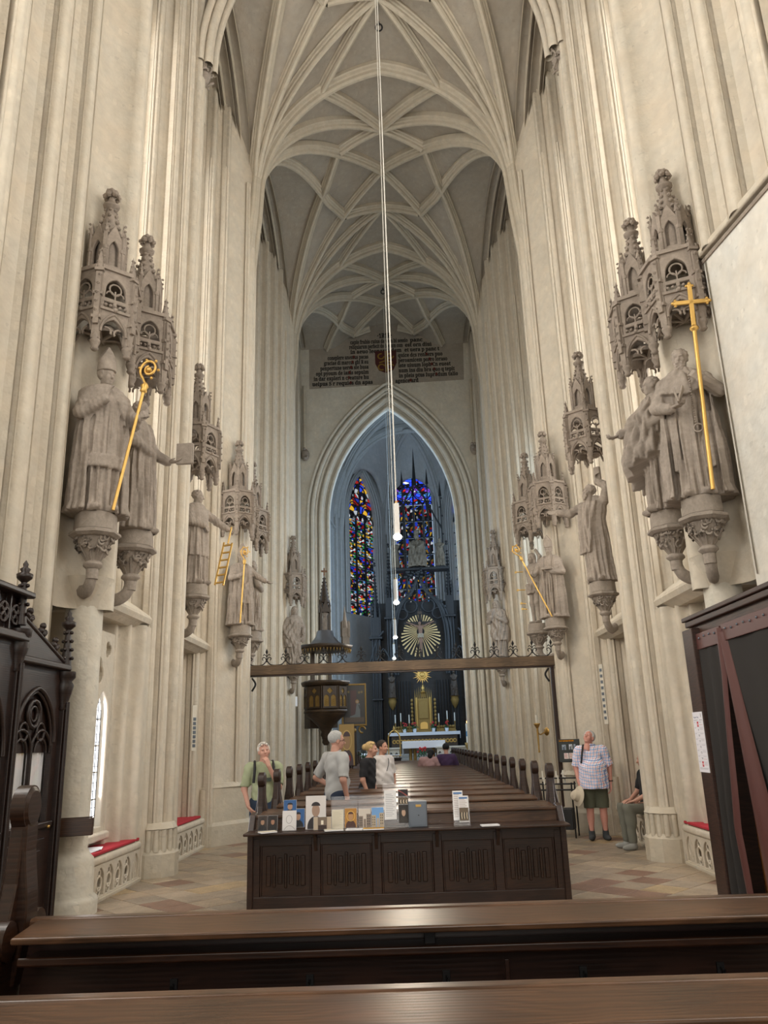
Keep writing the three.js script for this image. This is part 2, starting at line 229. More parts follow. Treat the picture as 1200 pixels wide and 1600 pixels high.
for (const side of [-1, 1]) {
  const w = WALLS[side] = struct(side < 0 ? 'wall_left' : 'wall_right', `cream ${side < 0 ? 'left' : 'right'} nave wall of moulded Gothic piers and shafts`, 'wall');
  mesh('outer_wall', mb().box(side * 5.3, 10.5, 2, 0.5, 21, 30).box(side * 5.0, 9.5, -20, 0.7, 19, 17).geo(), M.plaster, w);
  mesh('pier', wallStrip(partJamb.slice(0, 11), side, side < 0 ? 0 : 7.27, 20.4), M.stone, w);
  mesh('pier', wallStrip(partJamb.slice(10), side, 3.3, 20.4), M.stone, w);
  mesh('pier', wallStrip([[winPlane, 10.15], [winPlane, 11.05]], side, 3.3, 20.4), M.stone, w);
  mesh('pier', wallStrip(partB, side, 0, 20.4), M.stone, w);
  mesh('wall_panel', wallStrip([[4.45, 13.22], [4.45, 14.22]], side, 0, 18), M.stone, w);
  mesh('pier', wallStrip(partC, side, 0, 18), M.stone, w);
  mesh('wall_panel', wallStrip([[4.4, 17.05], [4.4, 20.4]], side, 0, 18), M.stone, w);
  mesh('pier', wallStrip(partD, side, 0, 18), M.stone, w);
  mesh('wall_panel', wallStrip([[4.4, 24.55], [4.4, 26.6]], side, 0, 18), M.stone, w);
  mesh('pier', wallStrip(partE, side, 0, 18), M.stone, w);
  mesh('wall_panel', wallStrip([[4.95, -8], [4.95, 8.4], [4.5, 8.45], [4.5, 9.62], [4.08, 9.66], [4.08, 10.7], [3.99, 10.74, 0.34], [3.94, 10.84, -0.34], [3.88, 10.95, 0.34], [3.82, 11.06, -0.34], [3.76, 11.18, 0.34], [3.69, 11.32], [3.68, 11.5]], side, 0, 3.4), M.stone, w);
  for (const k in shaftsAt) for (const [s, d, r] of shaftsAt[k]) shaft(w, side, s, d, r, k === 'A' ? (side > 0 && d < 8.4 ? 7.27 : d > 8 ? 3.5 : 0) : 0, k < 'C' ? 20.4 : 14.2);
  for (const k in shaftsAt) for (const [s, d, r] of shaftsAt[k]) for (const e of [-1, 1]) if (r > 0.055) shaft(w, side, s + 0.02, d + e * (r + 0.025), 0.022, k === 'A' ? (side > 0 && d < 8.4 ? 7.27 : 3.5) : 0, k < 'C' ? 20.4 : 14.2);
  // round lower column of the first pier, with its foot
  const col = [[0.36, 0], [0.36, 0.13], [0.345, 0.17], [0.31, 0.2], [0.3, 0.5], [0.29, 0.56], [0.25, 0.6], [0.22, 0.66], [0.215, 3.35], [0.23, 3.5], [0.26, 3.65]];
  mb().lathe(col, 28, mat4([side * 3.8, 0, -9.3])).build('round_column', M.plaster, w);
  mb().add(new THREE.CylinderGeometry(0.34, 0.215, 0.36, 12), mat4([side * 3.8, 3.5, -9.3])).build('column_head', M.stone, w);
  // bases of the clustered piers
  pierBase(w, side, ring(3.62, 11.85, 0.31, 10, 0.3), [[0, 0.3, 0.05], [0.3, 0.36, 0.05, 0], [0.36, 0.62, -0.01], [0.62, 0.7, 0.02, -0.03]]);
  for (let i = 0; i < 9; i++) { const a = 1.75 + i * 0.36; mb().cyl(side * (3.62 + 0.29 * Math.cos(a)), 0.47, -(11.85 + 0.3 * Math.sin(a)), 0.035, 0.045, 0.28, 6).build('base_fillet', M.base, w); }
  pierBase(w, side, [[3.75, 14.72], [3.46, 14.8], [3.1, 15.3], [2.97, 15.45], [2.95, 15.85], [3.2, 15.95], [3.8, 16.2]], [[0, 0.34, 0.04], [0.34, 0.4, 0.04, 0], [0.4, 0.98, -0.02], [0.98, 1.06, 0.01, -0.04]]);
  for (let i = 0; i < 3; i++) mb().cyl(side * (3.66 - i * 0.08), 0.68, -(14.74 + i * 0.09), 0.05, 0.06, 0.56, 8).build('base_fillet', M.base, w);
  pierBase(w, side, ring(3.35, 22.6, 0.45, 10, 0.3), [[0, 0.34, 0.04], [0.34, 0.42, 0.04, 0], [0.42, 0.9, -0.02]]);
  // sloped string courses over the low niches
  for (const [d0, d1, s0, s1, y] of [[9.45, 11.45, 3.74, 4.6, 3.42], [12.75, 14.75, 3.66, 4.5, 3.4], [16.5, 20.9, 3.8, 4.5, 3.4]]) {
    const sh = shp([[0, 0], [0.05, 0.02], [0.08, 0.09], [0.05, 0.14], [-0.25, 0.36], [-(s1 - s0), 0.4], [-(s1 - s0), -0.06], [-0.1, -0.06]]);
    const g = new THREE.ExtrudeGeometry(sh, { depth: d1 - d0, bevelEnabled: false });
    const m = mb().add(g).geo(); const p = m.attributes.position; for (let i = 0; i < p.count; i++) { const d = d0 + p.getZ(i); p.setXYZ(i, side * (s0 - p.getX(i)) + ax(d), y + p.getY(i), -d); } m.computeVertexNormals(); mesh('string_course', m, M.stone, w);
  }
  // carved corbels where the cross arch springs
  const cb = mb(); for (let i = 0; i < 26; i++) { const a = rr(0, 6.28), y = rr(-0.2, 0.2); cb.add(new THREE.TorusGeometry(rr(0.04, 0.08), 0.022, 5, 9, 4.5), mat4([side * 3.4 + 0.12 * Math.cos(a), 14.05 + y, -12.1 + 0.14 * Math.sin(a)], [rr(0, 3), rr(0, 3), rr(0, 3)])); } cb.sph(side * 3.42, 14.03, -12.1, 0.15, 10, [1, 1.3, 1]); cb.build('leaf_capital', M.console, w);
}
// white gallery wall with its sloping coping on the right
{
  const w = WALLS[1];
  const pos = [[3.86, 8.5], [4.08, 7.0], [4.37, 5.0]];
  for (let i = 0; i < 2; i++) { const [a, b] = [pos[i], pos[i + 1]], L = Math.hypot(b[0] - a[0], b[1] - a[1]), an = Math.atan2(b[0] - a[0], a[1] - b[1]);
    const m = mat4([(a[0] + b[0]) / 2 + 0.1, 3.6, -(a[1] + b[1]) / 2], [0, an, 0]);
    mb().add(new RoundedBoxGeometry(0.22, 7.2, L + 0.06, 1, 0.02), m).build('gallery_wall', M.gallery, w);
    mb().add(new RoundedBoxGeometry(0.34, 0.1, L + 0.1, 1, 0.03), mat4([(a[0] + b[0]) / 2 + 0.1, 7.3, -(a[1] + b[1]) / 2], [0, an, 0])).build('coping', M.stone, w);
    mb().add(new THREE.BoxGeometry(0.26, 0.05, L + 0.08), mat4([(a[0] + b[0]) / 2 + 0.1, 7.19, -(a[1] + b[1]) / 2], [0, an, 0])).build('coping_joint', M.canopy, w);
  }
}
// west end, behind the photographer
{ const w = struct('wall_west', 'plain west wall with one tall window behind the pews', 'wall'); mb().box(0, 10.2, 8.3, 11, 20.8, 0.5).build('wall_face', M.plaster, w); }

// windows: lit leaded panes between stone mullions
let winN = 0;
for (const w of WINDOWS) {
  const g = new THREE.Group(); winN++; g.name = 'window_' + winN; scene.add(g);
  tag(g, w[1] < 0 ? 'tall west window of leaded panes behind the pews' : `tall leaded ${w[0] < 0 ? 'left' : 'right'} nave window ${w[1] < 5 ? 'nearest the front pews' : w[1] < 12 ? 'between the first two piers' : w[1] < 15 ? 'before the screen beam' : w[1] < 20 ? 'just beyond the screen beam' : 'next to the chancel arch'}`, 'window', null, 'structure');
  g.position.set(w[0], 0, -w[1]); g.rotation.y = R(w[5]);
  const W = w[4], y0 = w[2], y1 = w[3], ys = y1 - W * 0.75, cols = Math.max(2, Math.round(W / 0.62)), pane = DAYPANE(w[6], w[7] * 0.12), rows = Math.ceil((ys - y0) / 1.6);
  const sh = shp([[-W / 2, y0], ...archPts(W / 2, ys, W * 0.75, 8), [W / 2, y0]]);
  const fr = shp([[-W / 2 - 0.14, y0 - 0.1], ...archPts(W / 2 + 0.14, ys, W * 0.75 + 0.14, 8), [W / 2 + 0.14, y0 - 0.1]]); fr.holes.push(pth([[-W / 2, y0], ...archPts(W / 2, ys, W * 0.75, 8), [W / 2, y0]].reverse()));
  mb().ext(fr, 0.16, mat4([0, 0, -0.04])).build('window_frame', M.stone, g);
  for (let c = 0; c < cols; c++) for (let r = 0; r < rows; r++) { const cw = W / cols, rh = (ys - y0) / rows; mb().box(-W / 2 + cw * (c + 0.5), y0 + rh * (r + 0.5), 0, cw - 0.06, rh - 0.05, 0.02).build('pane', pane, g); }
  const top = mb(); top.add(new THREE.ShapeGeometry(shp([[-W / 2, ys], ...archPts(W / 2, ys, W * 0.75, 8)])), mat4([0, 0, 0])); top.build('tracery_pane', pane, g);
  const tr = mb(); for (let c = 1; c < cols; c++) tr.box(-W / 2 + W / cols * c, (y0 + ys) / 2, 0.05, 0.09, ys - y0, 0.12); for (let c = 0; c < cols; c++) tr.tor(-W / 2 + W / cols * (c + 0.5), ys, 0.05, W / cols / 2, 0.035, 5, 12, [0, 0, 0], Math.PI); tr.tor(0, ys + W * 0.3, 0.05, W * 0.2, 0.035, 5, 18); tr.build('mullions', M.stone, g);
}
// low window by the left bench, and its blind tracery
for (const side of [-1, 1]) {
  const g = new THREE.Group(); winN++; g.name = 'window_' + winN; scene.add(g); tag(g, `low ${side < 0 ? 'left' : 'right'} niche window above the red cushioned bench`, 'window', null, 'structure');
  g.position.set(side * 4.06, 0, -10.2); g.rotation.y = side < 0 ? Math.PI / 2 : -Math.PI / 2;
  const pane = DAYPANE(new THREE.Color(0.93, 0.96, 1), 1.8);
  for (let c = 0; c < 2; c++) for (let r = 0; r < 5; r++) mb().box(-0.23 + c * 0.46, 0.77 + r * 0.33 + 0.16, 0.03, 0.42, 0.31, 0.015).build('pane', pane, g);
  const ld = mb(); for (let i = 0; i < 9; i++) { ld.box(-0.42 + i * 0.105, 1.58, 0.042, 0.006, 1.68, 0.006); } for (let i = 0; i < 17; i++) ld.box(0, 0.8 + i * 0.1, 0.042, 0.9, 0.006, 0.006); ld.build('lead_bars', M.lead, g);
  const f = shp([[-0.52, 0.68], [0.52, 0.68], [0.52, 3.2], [-0.52, 3.2]]); for (const c of [-0.235, 0.235]) f.holes.push(pth([[c - 0.2, 0.76], ...archPts(0.2, 2.15, 0.3, 6, c), [c + 0.2, 0.76]].reverse())); f.holes.push(pth(foil(0, 2.68, 0.2, 3, 24, 0.5)));
  f.holes.push(pth(foil(-0.32, 2.98, 0.12, 3)), pth(foil(0.32, 2.98, 0.12, 3)));
  mb().ext(f, 0.1, mat4([0, 0, 0.02]), 0.012).build('tracery', M.stone, g);
  mb().box(0, 2.85, 0.015, 1.0, 0.75, 0.02).build('blind_panel', M.stone, g); mb().rbox(0, 0.66, 0.1, 1.1, 0.1, 0.22, 0.03).build('sill', M.stone, g);
  const l = new THREE.RectAreaLight(new THREE.Color(1, 0.95, 0.95), 6, 0.85, 1.2); l.position.set(side * 3.98, 1.72, -10.2); l.lookAt(0, 1.72, -10.2); l.name = 'daylight'; scene.add(l);
}

// ------------------------------------------------------------------ the vault
const SP = 13.9, AR = 3.88, AE = 0.8, PIERS = [8.3, 15.6, 22.9, 30.2], HALF = 3.65;
const barrel = (s) => { s = Math.abs(s); const q = AR * AR - (s + AE) ** 2; return q > 0 ? SP + Math.sqrt(q) : -1; };
const lunette = (d) => { const m = 11.95 + 7.3 * Math.round((d - 11.95) / 7.3), t = (d - m) / HALF; return SP + 3.05 * Math.sqrt(Math.max(0, 1 - t * t)); };
const vaultY = (s, d) => Math.max(barrel(s), lunette(d), SP);
const ceiling = struct('ceiling', 'ribbed star vault over the nave in grey limewashed stone', 'ceiling');
{
  const pos = [], idx = [], uv = [], nu = 44, nv = 150, D0 = 12.35, D1 = 28.15;
  for (let j = 0; j <= nv; j++) for (let i = 0; i <= nu; i++) {
    const u = (i / nu) * 2 - 1, d = D0 + (D1 - D0) * j / nv, s = Math.abs(u) < 0.8 ? 3.1 * Math.sin(u / 0.8 * Math.PI / 2) : Math.sign(u) * (3.1 + (Math.abs(u) - 0.8) / 0.2 * 1.5);
    const y = vaultY(s, d) + 0.05; pos.push(s + ax(d), y, -d); uv.push(s, d);
  }
  for (let j = 0; j < nv; j++) for (let i = 0; i < nu; i++) { const a = j * (nu + 1) + i, b = a + 1, c = a + nu + 1, e = c + 1; idx.push(a, c, b, b, c, e); }
  const g = new THREE.BufferGeometry(); g.setAttribute('position', new THREE.Float32BufferAttribute(pos, 3)); g.setAttribute('uv', new THREE.Float32BufferAttribute(uv, 2)); g.setIndex(idx); g.computeVertexNormals();
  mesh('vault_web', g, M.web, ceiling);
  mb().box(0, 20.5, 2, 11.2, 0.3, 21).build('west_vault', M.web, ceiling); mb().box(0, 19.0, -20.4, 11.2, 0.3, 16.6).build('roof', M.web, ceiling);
}
const RIB = [[-0.12, -0.08], [-0.12, 0.03], [-0.095, 0.045], [-0.08, 0.085], [-0.055, 0.1], [-0.05, 0.15], [-0.025, 0.185], [0.025, 0.185], [0.05, 0.15], [0.055, 0.1], [0.08, 0.085], [0.095, 0.045], [0.12, 0.03], [0.12, -0.08]];
function sweep(pts, sect, sideV, flip = 1) {     // pts: Vector3 path, sect: [side, inward] pairs
  const pos = [], n = sect.length, row = [];
  pts.forEach((p, i) => { const t = pts[Math.min(i + 1, pts.length - 1)].clone().sub(pts[Math.max(i - 1, 0)]).normalize(); const inw = t.clone().cross(sideV).normalize().multiplyScalar(flip); row.push(sect.map(([a, b]) => p.clone().addScaledVector(sideV, a).addScaledVector(inw, b))); });
  const uv = []; let L = 0;
  for (let i = 0; i + 1 < row.length; i++) { const l2 = pts[i].distanceTo(pts[i + 1]); for (let k = 0; k + 1 < n; k++) { for (const [q, u, v] of [[row[i][k], k, 0], [row[i + 1][k], k, 1], [row[i + 1][k + 1], k + 1, 1], [row[i][k], k, 0], [row[i + 1][k + 1], k + 1, 1], [row[i][k + 1], k + 1, 0]]) { pos.push(q.x, q.y, q.z); uv.push(u * 0.05, L + v * l2); } } L += l2; }
  const g = new THREE.BufferGeometry(); g.setAttribute('position', new THREE.Float32BufferAttribute(pos, 3)); g.setAttribute('uv', new THREE.Float32BufferAttribute(uv, 2)); g.computeVertexNormals(); return toCreasedNormals(g, 0.5);
}
function ribBetween(parent, hf, a, b, k, mat, xf, clip) {   // a, b: [s, d]
  const N = 22, pts = []; let last = null;
  for (let i = 0; i <= N; i++) { const t = i / N; let q = t; if (Math.abs(a[0]) > 2.9) q = 1 - Math.cos(t * Math.PI / 2); let s = a[0] + (b[0] - a[0]) * q, d = a[1] + (b[1] - a[1]) * q; if (clip && (d < clip[0] || d > clip[1])) continue; pts.push(xf(s, hf(s, d), d)); }
  if (pts.length < 4) return;
  if (Math.abs(a[0]) > 2.9 && !(clip && (a[1] < clip[0] || a[1] > clip[1]))) { const p0 = pts[0].clone(); const sg = Math.sign(a[0]); pts.unshift(V(p0.x + sg * 0.26, p0.y - 3.2, p0.z), V(p0.x + sg * 0.05, p0.y - 0.9, p0.z)); }
  const dir = pts[pts.length - 1].clone().sub(pts[0]); dir.y = 0; dir.normalize(); const side = V(-dir.z, 0, dir.x);
  const g = sweep(pts, RIB.map(([x, y]) => [x * k, y * k]), side, 1);
  // turn the moulding to the open side
  return mesh('rib', g, mat, parent);
}
{
  const xf = (s, y, d) => V(s + ax(d), y, -d), clip = [12.4, 28.05];
  for (let b = 0; b < 3; b++) {
    const P0 = PIERS[b], P1 = PIERS[b + 1], m = (P0 + P1) / 2;
    for (const P of [P0, P1]) {
      const e = P === P0 ? 1 : -1, v2 = [0, P + e * 2.0], v3d = P + e * 2.3;
      for (const s of [-1, 1]) {
        const S = [s * 3.06, P + e * 0.06], v1 = [s * 1.45, P], v3 = [s * 1.2, v3d], v5 = [s * 1.72, m];
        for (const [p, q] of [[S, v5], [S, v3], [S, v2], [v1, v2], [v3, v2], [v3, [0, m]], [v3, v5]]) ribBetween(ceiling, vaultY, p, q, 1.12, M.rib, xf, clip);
        if (P === P1) for (const [p, q] of [[[s * 3.06, P], v1], [v1, [0, P]]]) ribBetween(ceiling, vaultY, p, q, 1.35, M.rib, xf, clip);
      }
    }
  }
  // wall ribs round the lunettes, and iron rings under the ridge
  for (const s of [-1, 1]) for (const [d0, d1] of [[12.4, 15.5], [15.7, 22.8], [23, 28]]) for (const off of [3.2, 3.5, 3.8]) {
    const pts = []; for (let i = 0; i <= 24; i++) { const d = d0 + (d1 - d0) * i / 24; pts.push(V(s * off + ax(d), lunette(d) - 0.02, -d)); }
    mesh('wall_rib', sweep(pts, RIB.map(([x, y]) => [x * 0.9, y]), V(1, 0, 0), -1), M.rib, ceiling);
  }
  for (const d of [14.4, 19.3, 25.6]) mb().tor(ax(d), vaultY(0, d) - 0.12, -d, 0.075, 0.02, 6, 14, [0.5, 0, 0]).bar(V(ax(d), vaultY(0, d) + 0.04, -d), V(ax(d), vaultY(0, d) - 0.06, -d), 0.02).build('ceiling_ring', M.iron, ceiling);
}
// the tall cross arch at the second pier
{
  const w = struct('wall_cross_arch', 'tall pointed cross arch spanning the nave at the second piers', 'arch');
  const outer = shp([[-5, 13.2], [-5, 20.6], [5, 20.6], [5, 13.2], [3.42, 13.2], ...archPts(3.42, 14.2, 5.2, 14).reverse(), [-3.42, 13.2]]);
  mb().ext(outer, 0.3, mat4([0, 0, -12.4])).build('arch_wall', M.stone, w);
  for (const [a, r, z] of [[3.3, 0.1, -11.98], [3.24, 0.08, -12.2], [3.42, 0.07, -11.86]]) { const pts = archPts(a, 14.2, 5.15, 14).map(([x, y]) => V(x, y, z)); mb().tube(pts, r, 8, 60).build('arch_moulding', M.stone, w); }
}

// ------------------------------------------------------------------ chancel arch with the painted inscription
const archWall = struct('wall_chancel_arch', 'wall with the pointed chancel arch below a painted Gothic inscription', 'wall');
{
  const c = -0.22, z = -28.75, half = 2.36, sp = 9.7, ris = 4.5;
  const sh = shp([[-4.8, 0], [-4.8, 19], [4.8, 19], [4.8, 0], [c + half, 0], ...archPts(half, sp, ris, 14, c).reverse(), [c - half, 0]]);
  mb().ext(sh, 0.2, mat4([0, 0, z])).build('wall_face', M.plaster, archWall);
  for (const [a0, a1, z0, dp] of [[2.58, 4.5, -28.58, 0.16], [2.84, 4.5, -28.44, 0.16], [3.12, 4.5, -28.3, 0.16]]) {
    const s2 = shp([[-4.8, 0], [-4.8, 19], [4.8, 19], [4.8, 0], [c + a0, 0], ...archPts(a0, sp, ris + (a0 - half) * 1.15, 14, c).reverse(), [c - a0, 0]]);
    mb().ext(s2, dp, mat4([0, 0, z0])).build('arch_order', M.plaster, archWall);
  }
  for (const [a0, r, zz] of [[2.41, 0.06, -28.5], [2.6, 0.05, -28.4], [2.68, 0.08, -28.34], [2.86, 0.05, -28.27], [2.97, 0.08, -28.2], [3.14, 0.06, -28.12]]) {
    const P = archPts(a0, sp, ris + (a0 - half) * 1.15, 14, c).map(([x, y]) => V(x, y, zz));
    mb().tube(P, r, 7, 70).bar(V(c - a0, 0, zz), V(c - a0, sp, zz), r, 8).bar(V(c + a0, 0, zz), V(c + a0, sp, zz), r, 8).build('arch_roll', M.plaster, archWall);
  }
  // lettering painted on the plaster
  const T = canvasTex(2048, 800, (g, W, H) => {
    g.clearRect(0, 0, W, H); const d = 'rgba(28,22,20,0.88)', q = 'rgba(110,40,30,0.8)';
    const lines = [[16, 930, 1130, '·1R1R·'], [108, 560, 1340, 'capis frabis cuius de wen bi sessio'], [108, 1370, 1540, 'panc'], [180, 545, 1270, 'reliquiarum perfecit do domum com'], [180, 1300, 1660, 'est orn diui'], [252, 560, 1250, 'in aeuo leonardi dem'], [252, 1290, 1760, 'et uera p panc t'],
      [330, 250, 800, 'consplere unemus pacas'], [330, 1200, 1800, 'quice dcs renhers puo'], [405, 200, 800, 'graciae di marcus gbi R au'], [405, 1200, 1860, 'peroamicem porro loraso'], [480, 150, 800, 'penpertune uersu sie busa'], [480, 1200, 1900, 'iste uiuum loph Cn eueat'], [555, 90, 800, 'opt pyoum de ianis sepulm'], [555, 1200, 1950, 'num ins diu bra quo q tepit'], [630, 60, 800, 'in dar expleri n creature hu'], [630, 1200, 1990, 'in pleis ptus Iupradum talio'], [705, 40, 850, 'ueipus S r requies dn apas'], [705, 1150, 1460, 'agence ard']];
    g.textBaseline = 'top';
    for (const [y, x0, x1, s] of lines) { g.save(); g.font = `bold ${y < 60 ? 92 : 74}px serif`; const w = g.measureText(s).width; g.translate(x0, y); g.scale((x1 - x0) / w, 1); g.fillStyle = d; g.fillText(s, 0, 0); g.lineWidth = 5; g.strokeStyle = d; g.strokeText(s, 0, 0); g.restore(); if (y > 300) { g.fillStyle = q; g.fillRect(x0 + (x1 - x0) * 0.62, y + 18, 26, 40); } }
    g.globalCompositeOperation = 'destination-out'; for (let i = 0; i < 900; i++) { g.globalAlpha = 0.4; g.fillRect(rnd() * W, rnd() * H, 3 + rnd() * 14, 2 + rnd() * 4); }
  });
  const im = std({ map: T, transparent: true, roughness: 0.8 });
  const pg = new THREE.PlaneGeometry(6.0, 2.35); mesh('inscription', pg, im, archWall).position.set(c - 0.05, 16.2, -28.13);
  // ground of the inscription: a greyer, worn painted field, and the shield
  const field = shp([[-3.05, 14.98], [3.0, 15.12], [3.1, 17.75], [-3.05, 17.75]]);
  mb().ext(field, 0.004, mat4([c, 0, -28.138])).build('painted_field', lime(0.44, 0.395, 0.345), archWall);
  const shT = canvasTex(128, 160, (g) => { g.fillStyle = '#4a1f1c'; g.fillRect(0, 0, 128, 160); g.strokeStyle = '#8a6a22'; g.lineWidth = 13; g.beginPath(); g.moveTo(64, 0); g.lineTo(64, 150); g.stroke(); g.lineWidth = 9; for (const s of [-1, 1]) { g.beginPath(); g.arc(64 + s * 28, 38, 18, 0, 5); g.stroke(); g.beginPath(); g.arc(64 + s * 26, 116, 20, 1, 6); g.stroke(); g.beginPath(); g.moveTo(64, 70); g.lineTo(64 + s * 40, 84); g.stroke(); } });
  const shg = new THREE.ShapeGeometry(shp([[-0.42, 0.45], [0.42, 0.45], [0.42, -0.1], [0.28, -0.4], [0, -0.52], [-0.28, -0.4], [-0.42, -0.1]])); const pp = shg.attributes.position, uu = shg.attributes.uv; for (let i = 0; i < pp.count; i++) uu.setXY(i, pp.getX(i) / 0.84 + 0.5, (pp.getY(i) + 0.52) / 0.97);
  mesh('painted_shield', shg, std({ map: shT, roughness: 0.8 }), archWall).position.set(c - 0.02, 16.05, -28.126);
  for (const s of [-1, 1]) { const cb = mb().sph(c + s * 3.2, 12.2, -28, 0.16, 10, [1, 1.5, 1]); for (let i = 0; i < 12; i++) cb.sph(c + s * 3.2 + rr(-0.14, 0.14), 12.2 + rr(-0.2, 0.2), -27.9 + rr(-0.1, 0.1), 0.06, 6); cb.build('corbel', M.console, archWall); mb().bar(V(c + s * 3.22, 12.3, -27.98), V(c + s * 3.22, 15, -27.9), 0.07, 8).build('vault_shaft', M.rib, archWall); }
}

// ------------------------------------------------------------------ the choir beyond, its axis bent to the right
const CH = V(-0.25, 0, -28.7), CA = R(-3.45);
const chp = (x, y, d) => V(x, y, -d).applyAxisAngle(V(0, 1, 0), CA).add(CH);
const choir = struct('wall_choir', 'blue grey choir walls and apse with slender vaulting shafts', 'wall'); choir.position.copy(CH); choir.rotation.y = CA;
const CP = [0.3, 5.8, 11.3, 16.8], CHW = 4.4, APSE = [[-4.6, 16.4], [-1.95, 21.3], [1.95, 21.3], [4.6, 16.4]];
const cBarrel = (s) => { const a = 4.4, e = 0.9, Rr = a + e, q = Rr * Rr - (Math.abs(s) + e) ** 2; return q > 0 ? 15.2 + Math.sqrt(q) * 1.05 : -1; };
{
  for (const s of [-1, 1]) {
    mb().box(s * 4.75, 10.7, -8.4, 0.4, 21.6, 17.4).build('side_wall', M.choir, choir);
    for (const d of CP) { for (const [o, r] of [[-0.28, 0.07], [-0.12, 0.1], [0.08, 0.12], [0.26, 0.08]]) mb().cyl(s * (4.36 - (Math.abs(o) < 0.15 ? 0.12 : 0)), 7.6, -d - o, r, r, 15.2, 10).build('shaft', M.choir, choir); mb().box(s * 4.45, 7.6, -d, 0.3, 15.2, 0.8).build('pilaster', M.choir, choir); }
  }
  mb().box(0, 21.6, -10.6, 10, 0.3, 22.5).build('roof', M.choir, choir);
  // vault of the choir
  const lun = (d) => { let m = -1; for (let i = 0; i < 3; i++) if (d >= CP[i] && d <= CP[i + 1]) m = (CP[i] + CP[i + 1]) / 2; if (m < 0) return 15.2; const t = (d - m) / 2.75; return 15.2 + 5.0 * Math.sqrt(Math.max(0, 1 - Math.abs(t) ** 1.8)); };
  const cy = (s, d) => Math.max(cBarrel(s), lun(d), 15.2), pos = [], idx = [], nu = 30, nv = 70;
  for (let j = 0; j <= nv; j++) for (let i = 0; i <= nu; i++) { const s = 4.55 * Math.sin((i / nu * 2 - 1) * Math.PI / 2), d = 16.8 * j / nv; pos.push(s, cy(s, d) + 0.05, -d); }
  for (let j = 0; j < nv; j++) for (let i = 0; i < nu; i++) { const a = j * (nu + 1) + i; idx.push(a, a + nu + 1, a + 1, a + 1, a + nu + 1, a + nu + 2); }
  const g = new THREE.BufferGeometry(); g.setAttribute('position', new THREE.Float32BufferAttribute(pos, 3)); g.setIndex(idx); g.computeVertexNormals(); const uv = new Float32Array(pos.length / 3 * 2); for (let i = 0; i < uv.length / 2; i++) { uv[2 * i] = pos[3 * i]; uv[2 * i + 1] = pos[3 * i + 2]; } g.setAttribute('uv', new THREE.BufferAttribute(uv, 2)); mesh('vault_web', g, M.choir, choir);
  const xf = (s, y, d) => V(s, y, -d);
  for (let i = 0; i < 4; i++) for (const s of [-1, 1]) { const P = CP[i]; ribBetween(choir, cy, [s * 4.38, P], [0, P], 2.4, M.choir, xf); if (i < 3) ribBetween(choir, cy, [s * 4.38, P], [0, P + 2.75], 2.0, M.choir, xf); if (i > 0) ribBetween(choir, cy, [s * 4.38, P], [0, P - 2.75], 2.0, M.choir, xf); }
  // apse: ribs gather at a keystone
  const key = [0, 20.3, 16.8];
  for (const [x, d] of APSE) { const p = []; for (let i = 0; i <= 18; i++) { const t = i / 18, q = 1 - Math.cos(t * Math.PI / 2); p.push(V(x * (1 - q), 14.6 + (key[1] - 14.6) * Math.sin(t * Math.PI / 2), -(d + (key[2] - d) * q))); } const dir = V(-x, 0, d - 16.8); if (dir.length() < 0.1) dir.set(1, 0, 0); dir.normalize(); mesh('rib', sweep(p, RIB.map(([a, b]) => [a * 2, b * 2]), V(-dir.z, 0, dir.x), 1), M.choir, choir); mb().cyl(x * 0.97, 7.4, -d + 0.1, 0.13, 0.13, 14.8, 10).build('shaft', M.choir, choir); }
  mb().lathe([[0, 0], [0.3, 0.02], [0.34, 0.12], [0.24, 0.22], [0, 0.24]], 14, mat4([0, 19.95, -16.8])).build('keystone', M.choir, choir);
  // webs over the three apse faces
  for (let i = 0; i < 3; i++) { const a = APSE[i], b = APSE[i + 1], pos2 = [], id2 = [], n = 14; for (let j = 0; j <= n; j++) for (let k = 0; k <= n; k++) { const t = j / n, u = k / n, q = 1 - Math.cos(t * Math.PI / 2), bx = a[0] + (b[0] - a[0]) * u, bd = a[1] + (b[1] - a[1]) * u, lift = 4.3 * Math.sqrt(Math.max(0, 1 - (2 * u - 1) ** 2)) * (1 - q); const y0 = 14.6 + (20.35 - 14.6) * Math.sin(t * Math.PI / 2); pos2.push(bx * (1 - q), Math.max(y0, 14.6 + lift), -(bd + (16.8 - bd) * q)); } for (let j = 0; j < n; j++) for (let k = 0; k < n; k++) { const c = j * (n + 1) + k; id2.push(c, c + 1, c + n + 1, c + 1, c + n + 2, c + n + 1); } const g2 = new THREE.BufferGeometry(); g2.setAttribute('position', new THREE.Float32BufferAttribute(pos2, 3)); g2.setIndex(id2); g2.computeVertexNormals(); const u2 = new Float32Array(pos2.length / 3 * 2); for (let q = 0; q < u2.length / 2; q++) { u2[2 * q] = pos2[3 * q]; u2[2 * q + 1] = pos2[3 * q + 1]; } g2.setAttribute('uv', new THREE.BufferAttribute(u2, 2)); mesh('apse_web', g2, M.choir, choir); }
}
